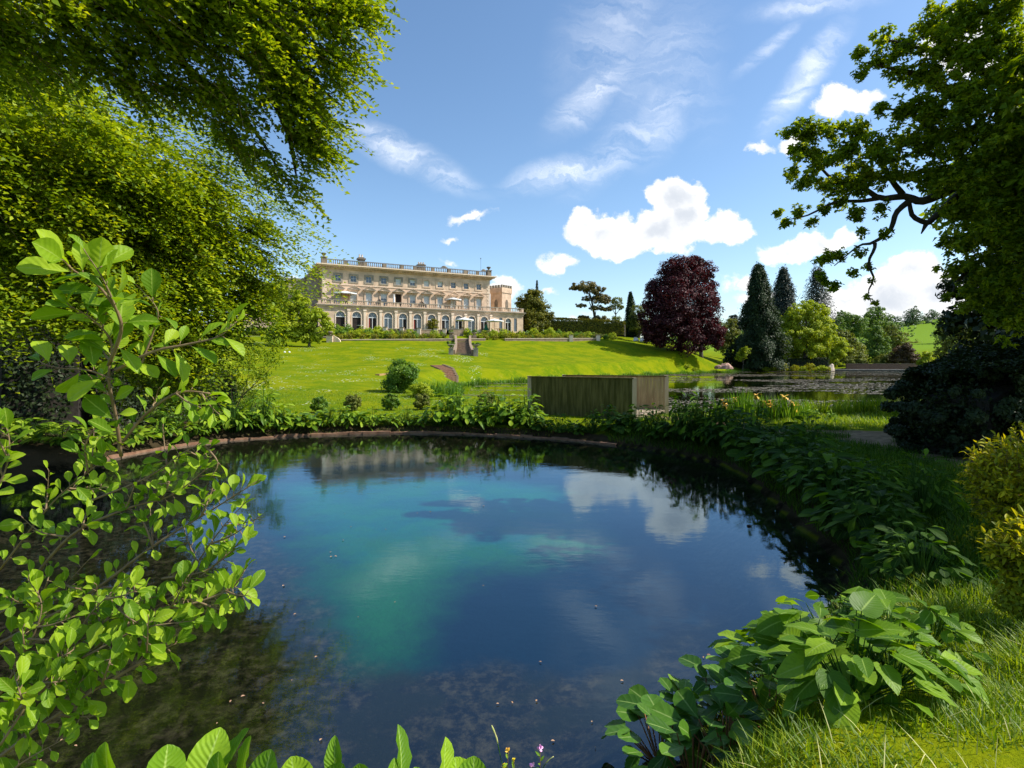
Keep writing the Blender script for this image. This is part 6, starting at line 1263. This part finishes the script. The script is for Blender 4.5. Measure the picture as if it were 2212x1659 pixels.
# ------------------------------------------------------------------ plants around the pool
bankp = Kind([lambda: rosette('marsh_plant', 'plant', 75, .62, .75, .26, .13, 'ob', 'bank', 'iris', .3), lambda: rosette('marsh_plant', 'plant', 95, .75, .55, .22, .13, 'heart', 'bank', 'iris', .3), lambda: rosette('marsh_plant', 'plant', 120, .55, .9, .20, .08, 'lance', 'bank', 'iris', .35, tilt=.8),
              lambda: rosette('marsh_plant', 'plant', 60, .55, .45, .30, .17, 'round', 'bank', 'iris', .25)])
bankd = Kind([lambda: rosette('shade_plant', 'plant', 95, .7, .85, .24, .13, 'ob', 'bank_shade_tint', 'iris', .3), lambda: rosette('shade_plant', 'plant', 110, .8, .7, .21, .12, 'heart', 'bank_shade_tint', 'iris', .3), lambda: rosette('shade_plant', 'plant', 140, .65, 1.0, .2, .07, 'lance', 'bank_shade_tint', 'iris', .35, tilt=.8), lambda: rosette('shade_plant', 'plant', 70, .65, .6, .3, .2, 'round', 'bank_shade_tint', 'iris', .25)])
ordn = ['first', 'second', 'third', 'fourth', 'fifth', 'sixth', 'seventh', 'eighth', 'ninth', 'tenth', 'eleventh', 'twelfth', 'thirteenth', 'fourteenth', 'fifteenth', 'sixteenth', 'seventeenth', 'eighteenth', 'nineteenth', 'twentieth', 'twenty first', 'twenty second', 'twenty third', 'twenty fourth', 'twenty fifth', 'twenty sixth']
fb = [(500, 935, 1.1), (535, 930, 1.0), (565, 928, 1.2), (600, 928, .9), (640, 927, .9), (672, 926, 1.0), (705, 924, .8), (740, 922, .95), (770, 922, .85), (805, 922, .8), (840, 921, .8), (875, 921, .75), (905, 920, .8), (950, 922, 1.15), (975, 918, 1.3), (1000, 920, 1.2), (1035, 920, 1.1), (1062, 918, 1.35), (1090, 920, 1.15), (1115, 918, 1.1), (1135, 918, 1.05), (1145, 926, .9)]
for i, (px, py, s_) in enumerate(fb): g_ = G(px, py); bankp.put(g_ + Vector((0, .15, 0)), s_ * rng.uniform(1.2, 1.5), 'sunlit leafy marsh plant on the far bank of the pool, %s from the left' % ordn[i], 'marsh plants on the far bank', [2, 1, 2, 0, 1, 3, 2, 0, 3, 0, 1, 2, 3, 0, 2, 0, 1, 2, 0, 1, 2, 0][i])
db = [(1175, 930, 1.0), (1210, 934, 1.0), (1245, 936, .9), (1280, 936, 1.0), (1310, 926, 1.3), (1345, 930, 1.4), (1380, 932, 1.4), (1412, 940, 1.4), (1445, 946, 1.2), (1480, 952, 1.2), (1515, 958, 1.25), (1552, 966, 1.2), (1590, 975, 1.2), (1625, 985, 1.15), (1660, 1000, 1.1), (1695, 1018, 1.1),
      (1725, 1035, 1.0), (1760, 1052, 1.0), (1790, 1080, 1.0), (1815, 1110, .95), (1840, 1140, .9), (1870, 1165, .85), (1905, 1190, .8), (1850, 1075, .8), (1900, 1120, .7), (1960, 1235, .7)]
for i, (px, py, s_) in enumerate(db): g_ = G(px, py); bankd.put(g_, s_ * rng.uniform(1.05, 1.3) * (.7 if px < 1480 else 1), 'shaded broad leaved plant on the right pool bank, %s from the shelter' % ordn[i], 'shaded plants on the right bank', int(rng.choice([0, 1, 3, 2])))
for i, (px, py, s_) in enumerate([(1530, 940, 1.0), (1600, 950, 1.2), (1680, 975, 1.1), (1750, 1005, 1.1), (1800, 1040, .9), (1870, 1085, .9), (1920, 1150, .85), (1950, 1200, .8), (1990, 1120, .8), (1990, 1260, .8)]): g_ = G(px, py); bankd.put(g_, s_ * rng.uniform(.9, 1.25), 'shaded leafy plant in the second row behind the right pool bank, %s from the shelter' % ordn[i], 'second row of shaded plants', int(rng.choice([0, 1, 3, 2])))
lb = [(60, 950, 1.2), (130, 960, 1.2), (210, 965, 1.2), (290, 960, 1.1), (350, 950, 1.0), (400, 945, 1.1), (445, 940, 1.0), (470, 925, 1.0)]
for i, (px, py, s_) in enumerate(lb): g_ = G(px, py); bankp.put(g_, s_, 'leafy plant on the left bank under the weeping beech, %s from the left' % ordn[i], 'plants under the weeping beech', int(rng.choice([1, 2, 0])))
for i, (px, py, s_) in enumerate([(400, 905, .9), (440, 900, 1.0), (490, 880, 1.1), (540, 900, .9), (380, 925, .9)]):
    g_ = G(px, py); Kind([shrub_proto('bank_shrub', 'shrub', [(0, 0, .5, .8, .7, .5)], 1800, .075, ['shrub', 'acid', 'olive', 'shrub', 'shrub'][i], .03)]).put(g_, s_ * 1.2, ['rounded leafy shrub beside the reddish bank edge on the left', 'bright shrub behind the left bank', 'shrub at the foot of the slender sapling', 'low shrub right of the slender sapling', 'dark little shrub at the left waterline'][i])
root = empty('slender_sapling', G(505, 905), 'slender sapling with sparse leaves rising on the left bank', 'sapling'); o0 = Vector(root.location); o0n = np.array(o0)
m = MB()
for pth in [[(505, 900), (520, 860), (535, 820), (540, 780)], [(510, 890), (500, 850), (505, 800)], [(520, 860), (560, 820), (590, 790)], [(520, 860), (540, 840), (600, 810)]]: m.tube(spline([PX(a, b_, o0.y) - o0 for a, b_ in pth], 8), [.02 * (1 - i / 9) + .004 for i in range(9)], 5)
m.build('stems', M['twig'], root, True)
cl = [(*(np.array(pxclump(a, b_, o0.y, r)[:3]) - o0n), *pxclump(a, b_, o0.y, r)[3:]) for a, b_, r in [(535, 780, 22), (505, 800, 22), (560, 810, 24), (590, 780, 24), (520, 830, 18), (560, 760, 22), (600, 745, 18), (545, 850, 14), (580, 830, 12)]]
leaf_crown('crown', cl, 2600, .085, .05, M['beech'], root, inner=.4)
g_ = G(620, 766)
for i, px in enumerate((615, 625)):
    q_ = G(px, 768); r0 = empty('white_flower', q_, ['white flower head on the lawn edge, left of the pair', 'white flower head on the lawn edge, right of the pair'][i], 'flower'); stalks('stem', [(0, 0, 0)], [(0, 0, .35)], .012, .01, M['iris'], r0); m = MB(); m.lathe((0, 0, .35), [(.05, 0), (.15, .08), (.14, .18), (.04, .25)], 9); m.build('petals', M['petal_white'], r0)

# ------------------------------------------------------------------ close plants, lower right
hostak = Kind([lambda: rosette('hosta', 'hosta', 62, .62, .60, .27, .165, 'ob', 'hosta', 'iris', .3, .14, .03, .7), lambda: rosette('hosta', 'hosta', 52, .6, .55, .25, .18, 'heart', 'hosta', 'iris', .25, .12, .03, .5)])
for i, (px, py, s_, k, L_) in enumerate([(1735, 1480, .95, 0, 'big hosta with pale upright leaves at the water edge lower right'), (1840, 1500, .95, 1, 'hosta with a heart shaped front leaf beside the big one'), (1672, 1500, .7, 1, 'smaller hosta at the left of the hosta group by the water'), (1925, 1480, .8, 0, 'hosta at the right of the sunlit hosta group'),
                                     (1900, 1385, .65, 1, 'hosta behind the sunlit group'), (2010, 1400, .6, 0, 'shaded hosta right of the group near the golden shrub'), (1800, 1400, .8, 0, 'hosta close behind the big one at the water')]):
    g_ = G(px, py); g_.z = max(g_.z, .15); hostak.put(g_, s_ * .95, L_, 'hostas at the lower right bank', k)
# single heart shaped leaf facing the camera
g_ = PX(1800, 1440, 4.1); 
berg = Kind([lambda: rosette('bergenia', 'bergenia', 26, .36, .34, .17, .13, 'round', 'bergenia', 'redstalk', .12, .12, .02, .6), lambda: rosette('bergenia', 'bergenia', 24, .34, .32, .19, .12, 'ob', 'bergenia', 'redstalk', .12, .12, .02, .8)])
for i, (px, py, s_, k, L_) in enumerate([(1540, 1585, 1.2, 0, 'glossy round leaved plant with reddish stalks at the water, middle of its group'), (1475, 1630, 1.15, 1, 'glossy leaved plant at the lower left of the grass patch'), (1610, 1530, 1.2, 0, 'glossy round leaved plant just below the hostas'), (1425, 1675, 1.1, 0, 'lowest leftmost glossy leaved plant at the bottom edge'),
                                     (1570, 1650, 1.2, 1, 'glossy leaved plant in front at the bottom edge'), (1660, 1560, 1.1, 0, 'glossy leaved plant between hosta and grass'), (1500, 1700, 1.2, 1, 'glossy leaved plant cut by the bottom of the picture')]):
    g_ = G(px, py); g_.z = max(g_.z, .12); berg.put(g_, s_, L_, 'glossy plants by the near grass', k)
def golden(px, py, Y, r, n, label):
    q_ = PX(px, py, Y); z0 = H(q_.x, q_.y); root = empty('golden_shrub', (q_.x, q_.y, z0), label, 'shrub', 'golden leaved shrubs on the right'); rr = r / 1150 * Y; P = []; A = []; k = n // 12
    c = np.array([0, 0, q_.z - z0]); d = rdir(k); tip = c + d * rr * rng.uniform(.75, 1.1, (k, 1)) * [1, 1, 1.1]; a = nrm(d + [0, 0, .5]); base = tip - a * .28
    for f in np.linspace(.1, 1, 12): P.append(base + (tip - base) * f); A.append(nrm(a * .5 + rng.normal(0, .8, (k, 3))))
    P = np.concatenate(P); A = np.concatenate(A); m_ = len(P); big_leaves('foliage', P, A, rng.normal(0, .4, (m_, 3)) + [0.2, 0, .8], .075 * rng.uniform(.6, 1.2, m_), .028, 'lance', M['yellowshrub'], root, .3, .2)
    stalks('twigs', base, tip, .003, .002, M['twig'], root); leaf_crown('inner_foliage', [(0, 0, c[2], rr * .8, rr * .8, rr * .9), (0, 0, c[2] * .4, rr * .8, rr * .8, c[2] * .5)], 3500, .05, .03, M['yellowshrub'], root)
    m = MB(); m.tube([(0, 0, -.1), (.05, 0, c[2] * .5), (0, 0, c[2])], [.03, .02, .01], 6); m.build('stem', M['bark'], root)
golden(2185, 1040, 6.0, 85, 3600, 'golden leaved shrub in half shade below the dark hedge'); golden(2230, 1200, 4.6, 75, 2600, 'bright yellow leaved shrub at the right edge'); golden(2240, 1010, 6.4, 90, 2400, 'golden shrub behind at the right edge')
# buttercups
for i, (px, py) in enumerate([(2118, 1158), (2133, 1161), (2108, 1170), (2127, 1177), (2060, 1170), (1955, 1520), (2020, 1015)]):
    g_ = G(px, py + 20); r0 = empty('buttercup', g_, 'small yellow buttercup in the shaded grass, ' + ['topmost of the cluster near the golden shrub', 'right one of the cluster near the golden shrub', 'left one of the cluster near the golden shrub', 'lowest of the cluster near the golden shrub', 'single one left of the cluster', 'single one above the sunlit grass', 'single one below the dark hedge'][i], 'flower', 'buttercups')
    hgt_ = PX(px, py, g_.y).z - g_.z; stalks('stem', [(0, 0, 0)], [(0, 0, hgt_)], .002, .0015, M['iris'], r0); a = np.arange(5) * 1.257; big_leaves('petals', np.tile([0, 0, hgt_], (5, 1)), np.stack([np.cos(a), np.sin(a), np.full(5, .5)], -1), np.tile([0, 0, 1.0], (5, 1)), .02, .018, 'round', M['petal_yellow'], r0)

# ------------------------------------------------------------------ docks at the bottom edge
def dock(px, py, Y, label, leaves, seed):
    """leaves: (tip px, tip py, length m, width ratio, lean towards camera)"""
    q_ = PX(px, py, Y); z0 = H(q_.x, q_.y); root = empty('dock_plant', (q_.x, q_.y, z0), label, 'plant', 'broad leaved docks at the bottom edge'); o = Vector(root.location); P, A, N, L_, W_ = [], [], [], [], []
    for (tx, ty, yy, ln, wr, nx_, ny_, bx, by) in leaves:
        tip = PX(tx, ty, yy) - o; ba = PX(bx, by, yy - .05) - o; a = (tip - ba); a = a + Vector(rng.normal(0, .028, 3)); P.append(ba); A.append(a); L_.append(a.length * rng.uniform(.82, 1.08)); W_.append(min(a.length * wr, .135) if ln == 0 else a.length * wr); N.append((nx_ + rng.normal(0, .45), ny_ + rng.normal(0, .3), .5))
    big_leaves('leaves', P, A, N, L_, W_, 'dockleaf', M['dock'], root, .10, .16, .03); stalks('stalks', np.zeros((len(P), 3)), P, .007, .004, M['iris'], root); return root
def dk(tips, bx, by, Y=1.85):
    return [(tx, ty + 1, Y + dy, 0, wr, nx_, -.75, tx + ox * .35, ty + 128) for (tx, ty, wr, nx_, dy, ox) in tips]
dock(330, 1760, 1.9, 'broad pale green dock at the bottom left of the frame', dk([(178, 1632, .75, -.2, -.05, 60), (235, 1622, .8, 0, 0, 30), (300, 1668, .8, 0, -.1, 0), (340, 1618, .7, .2, .05, 10), (395, 1640, .8, .1, -.05, -20), (450, 1612, .6, -.2, 0, -90), (505, 1588, .42, -.4, .05, -130)], 270, 1770), 1)
dock(540, 1760, 1.85, 'dock with a large rounded upright leaf, second at the bottom', dk([(533, 1560, .5, .1, .1, -30), (585, 1608, .62, .3, 0, -20), (640, 1618, .7, .2, .05, 20), (690, 1640, .8, .2, -.05, 50), (490, 1625, .8, -.1, -.05, -20), (560, 1640, .9, 0, -.1, 0), (620, 1655, .9, 0, -.12, 20)], 550, 1770), 2)
dock(830, 1760, 1.9, 'dock with narrow upright young leaves, third at the bottom', dk([(736, 1590, .34, -.3, 0, -30), (765, 1628, .42, -.1, -.05, -20), (868, 1588, .36, .3, .05, 0), (845, 1622, .45, .1, 0, 0), (940, 1608, .42, .4, 0, 30), (905, 1645, .6, .1, -.05, 20), (800, 1648, .7, 0, -.1, 0), (735, 1655, .7, 0, -.1, -40)], 830, 1770), 3)
dock(980, 1770, 1.85, 'small dock at the right end of the bottom row', dk([(985, 1642, .7, .2, 0, 20), (945, 1652, .8, 0, -.1, 0), (1005, 1665, .8, .2, -.05, 30)], 950, 1770), 4)
# grass flower spike and wild flowers
def strand(name, label, cat, pts, r0, r1, mat, Y=1.9):
    q0 = PX(*pts[0], Y); root = empty(name, q0, label, cat); o = Vector(root.location); m = MB(); sp_ = spline([PX(a, b_, Y) - o for a, b_ in pts], 16); k = 7
    m.tube(sp_[:17 - k + 1], r0, 6); m.build('stem', M['iris'], root, True); m = MB(); m.tube(sp_[17 - k:], [r1 * (.6 + .4 * math.sin(i * 2.1) ** 2) for i in range(k)], 7); m.build('seed_head', M[mat], root, True); return root
strand('grass_spike', 'tall grass stem with a pale curved seed head at the bottom edge', 'grass stem', [(1098, 1700), (1085, 1650), (1078, 1620), (1072, 1592), (1062, 1567)], .0016, .0032, 'straw')
strand('grass_spike', 'short grass stem with an orange tip leaning right at the bottom edge', 'grass stem', [(1160, 1720), (1165, 1680), (1175, 1655), (1185, 1642), (1196, 1634)], .0014, .002, 'straw')
def wildflower(px, py, label, mat, r=.006, leafy=True):
    Y = 1.9; q0 = PX(px, 1740, Y); root = empty('wild_flower', q0, label, 'flower'); o = Vector(root.location); t_ = PX(px, py, Y) - o; stalks('stem', [(0, 0, 0)], [tuple(t_)], .0014, .001, M['redstalk'], root)
    P = np.tile(np.array(t_), (10, 1)); A = rdir(10) + [0, 0, .4]; big_leaves('petals', P, A, rdir(10), r * 1.3, r, 'round', M[mat], root, .3)
    if leafy: P = np.array(t_) * np.linspace(.55, .85, 5)[:, None]; big_leaves('leaves', P, rdir(5) + [0, 0, .3], np.tile([0, -.5, 1.0], (5, 1)), .022, .009, 'lance', M['dock'], root, .4)
wildflower(1167, 1617, 'small pink flower on a thin stem at the bottom edge', 'petal_pink', .009); wildflower(1150, 1655, 'lower pink flower at the bottom edge', 'petal_pink', .009, False); wildflower(1097, 1622, 'faded peach flower with yellow leaves at the bottom edge', 'petal_orange', .008); wildflower(1110, 1642, 'yellow leaved sprig at the bottom edge', 'petal_yellow', .006); wildflower(1088, 1655, 'lowest yellow sprig beside the grass stem', 'petal_yellow', .008)

# ------------------------------------------------------------------ fallen leaves on the pool and a small water bird
pts = [(900, 1108), (928, 1105), (1046, 1093), (1290, 1310), (745, 1110), (757, 1138), (832, 1143), (716, 1192), (713, 1203), (722, 1201), (742, 1167), (775, 1333), (640, 1325), (612, 1160), (560, 1243), (610, 1266), (500, 1512), (520, 1505), (570, 1520), (455, 1650), (350, 1655), (1072, 1520), (1105, 1515), (1158, 1515), (1170, 1430), (1570, 1380), (1520, 1418), (1535, 1415), (1465, 1480),
       (1240, 1670), (1278, 1560), (1285, 1615), (1190, 1600), (855, 1300), (1042, 1265), (1340, 1470), (1600, 1425), (680, 1420), (630, 1470), (690, 1600), (470, 1560), (130, 1600), (160, 1610), (120, 1630), (90, 1640), (920, 985), (1010, 1030), (680, 1020), (600, 1035)]
def mk_leaf(): o = big_leaves('floating_leaf', [(0, 0, 0)], [(1, 0, 0)], [(0, 0, 1.0)], .07, .04, 'lance', M['deadleaf'], None, .15, .3); tag(o, None, 'leaf'); return o
lf = mk_leaf(); first = True
for (px, py) in pts:
    q_ = PZ(px, py, .012); o = lf if first else lf.copy()
    if not first: col.objects.link(o)
    first = False; s_ = rng.uniform(.25, .6) * (.55 + q_.y / 14); o.location = q_; o.scale = (s_,) * 3; o.rotation_euler = (0, 0, rng.uniform(0, 6.28)); tag(o, 'small brown fallen leaf floating on the pool', None, 'fallen leaves floating on the pool')
q_ = PZ(1618, 1137, 0); m = MB(); m.lathe((0, 0, 0), [(.01, -.01), (.028, .005), (.025, .02), (.01, .03)], 10, 1.6, .9); o = m.build('floating_twig_clump', M['darkbark'], None, True); o.location = q_; tag(o, 'small dark clump floating alone on the right half of the pool', 'debris')

# ------------------------------------------------------------------ foreground shrub on the left
root = empty('foreground_shrub', (-2.3, 1.9, 1.15), 'leafy shrub with large bright leaves close to the camera on the left', 'shrub'); o0 = Vector(root.location)
TW = [([(235, 790, 1.5), (262, 700, 1.45), (215, 620, 1.4), (160, 585, 1.35), (135, 560, 1.3)], 1.35, 1), ([(262, 700, 1.45), (240, 640, 1.4), (215, 590, 1.38), (185, 545, 1.36)], 1.25, 1), ([(250, 800, 1.5), (330, 760, 1.5), (400, 745, 1.5), (470, 728, 1.5), (505, 700, 1.5)], 1.15, 1),
      ([(245, 820, 1.5), (190, 800, 1.48), (130, 795, 1.46), (90, 785, 1.45)], 1.15, 1), ([(262, 985, 1.6), (250, 900, 1.55), (235, 820, 1.5), (240, 740, 1.5), (200, 690, 1.45), (150, 660, 1.4)], 1.15, 1), ([(300, 800, 1.5), (330, 720, 1.5), (340, 670, 1.48), (300, 620, 1.45)], 1.1, 1),
      ([(262, 960, 1.6), (310, 900, 1.6), (380, 850, 1.6), (450, 850, 1.6), (470, 870, 1.6)], .9, .9), ([(0, 1230, 1.75), (110, 1090, 1.7), (190, 1020, 1.65), (262, 960, 1.6)], .9, .8), ([(-30, 1090, 1.6), (10, 1020, 1.6), (20, 950, 1.6), (0, 890, 1.6)], 1, 1), ([(190, 1020, 1.65), (185, 960, 1.62), (215, 915, 1.6)], .9, 1),
      ([(200, 1080, 1.6), (320, 1030, 1.6), (400, 975, 1.6), (440, 960, 1.6)], .85, .9), ([(440, 960, 1.6), (470, 1000, 1.6), (450, 1040, 1.6)], .8, .9), ([(40, 1290, 1.65), (150, 1160, 1.6), (270, 1100, 1.6), (370, 1070, 1.6), (450, 1010, 1.6)], .85, 1), ([(150, 1160, 1.6), (90, 1150, 1.6), (50, 1120, 1.6)], .9, 1),
      ([(-20, 1400, 1.6), (180, 1290, 1.6), (330, 1180, 1.6), (460, 1100, 1.6), (555, 1040, 1.6)], .8, 1), ([(330, 1180, 1.6), (310, 1130, 1.6), (280, 1100, 1.6)], .8, 1), ([(-20, 1580, 1.5), (130, 1460, 1.5), (260, 1360, 1.52), (400, 1270, 1.55), (500, 1190, 1.55)], 1, 1), ([(260, 1360, 1.52), (350, 1320, 1.5), (430, 1300, 1.5), (500, 1270, 1.5), (530, 1230, 1.5)], 1, 1),
      ([(-20, 1650, 1.45), (100, 1560, 1.45), (220, 1480, 1.45), (340, 1410, 1.45), (380, 1390, 1.45)], 1.05, 1), ([(130, 1460, 1.5), (180, 1350, 1.5), (220, 1300, 1.5), (290, 1240, 1.5)], .95, 1), ([(0, 1500, 1.5), (60, 1400, 1.5), (90, 1310, 1.5), (60, 1250, 1.5)], 1, 1), ([(400, 1270, 1.55), (430, 1210, 1.55), (480, 1140, 1.55), (525, 1090, 1.55)], .8, 1),
      ([(220, 1480, 1.45), (290, 1440, 1.45), (320, 1400, 1.45)], .95, 1), ([(-10, 1330, 1.6), (60, 1290, 1.6), (130, 1270, 1.6), (200, 1200, 1.6)], .85, 1), ([(0, 1610, 1.4), (60, 1520, 1.42), (120, 1430, 1.44), (140, 1380, 1.45)], 1.05, 1), ([(180, 1420, 1.45), (300, 1360, 1.45), (420, 1340, 1.46)], 1, 1), ([(350, 1250, 1.55), (450, 1230, 1.55), (520, 1170, 1.55)], .9, 1), ([(-20, 1700, 1.4), (60, 1640, 1.4), (150, 1590, 1.4)], 1.05, 1),
      ([(60, 1380, 1.5), (180, 1380, 1.5), (250, 1320, 1.5), (330, 1290, 1.5)], .95, 1), ([(0, 1480, 1.45), (120, 1500, 1.45), (230, 1430, 1.45)], 1, 1)]
m = MB(); P, A, N, L_ = [], [], [], []; SA, SB = [], []
extra = []
for pth, size, dens in TW:
    if len(pth) < 4: continue
    for f in (.3, .5, .7) if pth[0][1] > 900 else ():
        i = f * (len(pth) - 1); a_ = pth[int(i)]; b_ = pth[int(i) + 1]; g_ = i - int(i); x = a_[0] + (b_[0] - a_[0]) * g_; y = a_[1] + (b_[1] - a_[1]) * g_; an = math.atan2(b_[1] - a_[1], b_[0] - a_[0]) + rng.choice([-1, 1]) * rng.uniform(.5, 1.1); l_ = rng.uniform(45, 85)
        extra.append(([(x, y, a_[2]), (x + math.cos(an) * l_ * .5, y + math.sin(an) * l_ * .5, a_[2] + rng.uniform(-.06, .06)), (x + math.cos(an) * l_, y + math.sin(an) * l_ - 8, a_[2] + rng.uniform(-.1, .1))], size * .9, 1.1))
TW = TW + extra
for pth, size, dens in TW:
    sp_ = spline([PX(*q_) - o0 for q_ in pth], 24); ln = sum((sp_[i + 1] - sp_[i]).length for i in range(24)); m.tube(sp_, [.0042 * (1 - .75 * i / 24) * (1.3 if len(pth) > 4 else .8) for i in range(25)], 6)
    k = max(5, int(ln / (.024 if pth[0][1] < 900 else .018) * dens))
    for j in range(k):
        f = (j + .8) / k; i = min(int(f * 24), 23); c = sp_[i].lerp(sp_[i + 1], f * 24 - i); tdir = (sp_[i + 1] - sp_[i]).normalized(); sd_ = 1 if j % 2 else -1
        side = tdir.cross(Vector((0, -1, .3))).normalized() * sd_; a = (tdir * rng.uniform(.3, 1.0) + side * rng.uniform(.5, 1.1) + Vector(rng.normal(0, .28, 3))).normalized()
        if f > .9: a = (tdir + Vector(rng.normal(0, .2, 3))).normalized()
        l_ = (.068 if size > 1.08 else .057) * size * rng.uniform(.5, 1.25) * (.75 if f > .93 else 1); st_ = a * .012; m.tube([c, c + st_ * 1.2], .0014, 3); P.append(c + st_); A.append(a); N.append(Vector((.45, -.35, .75)) + Vector(rng.normal(0, .42, 3))); L_.append(l_); SA.append(c); SB.append(c + st_)
m.build('stems', M['twig'], root, True); P = np.array([tuple(x) for x in P]); A = np.array([tuple(x) for x in A]); N = np.array([tuple(x) for x in N]); L_ = np.array(L_)
big_leaves('foliage', P, A, N, L_, L_ * rng.uniform(.46, .62, len(P)), 'ob', M['fore'], root, .22, .22, .02)
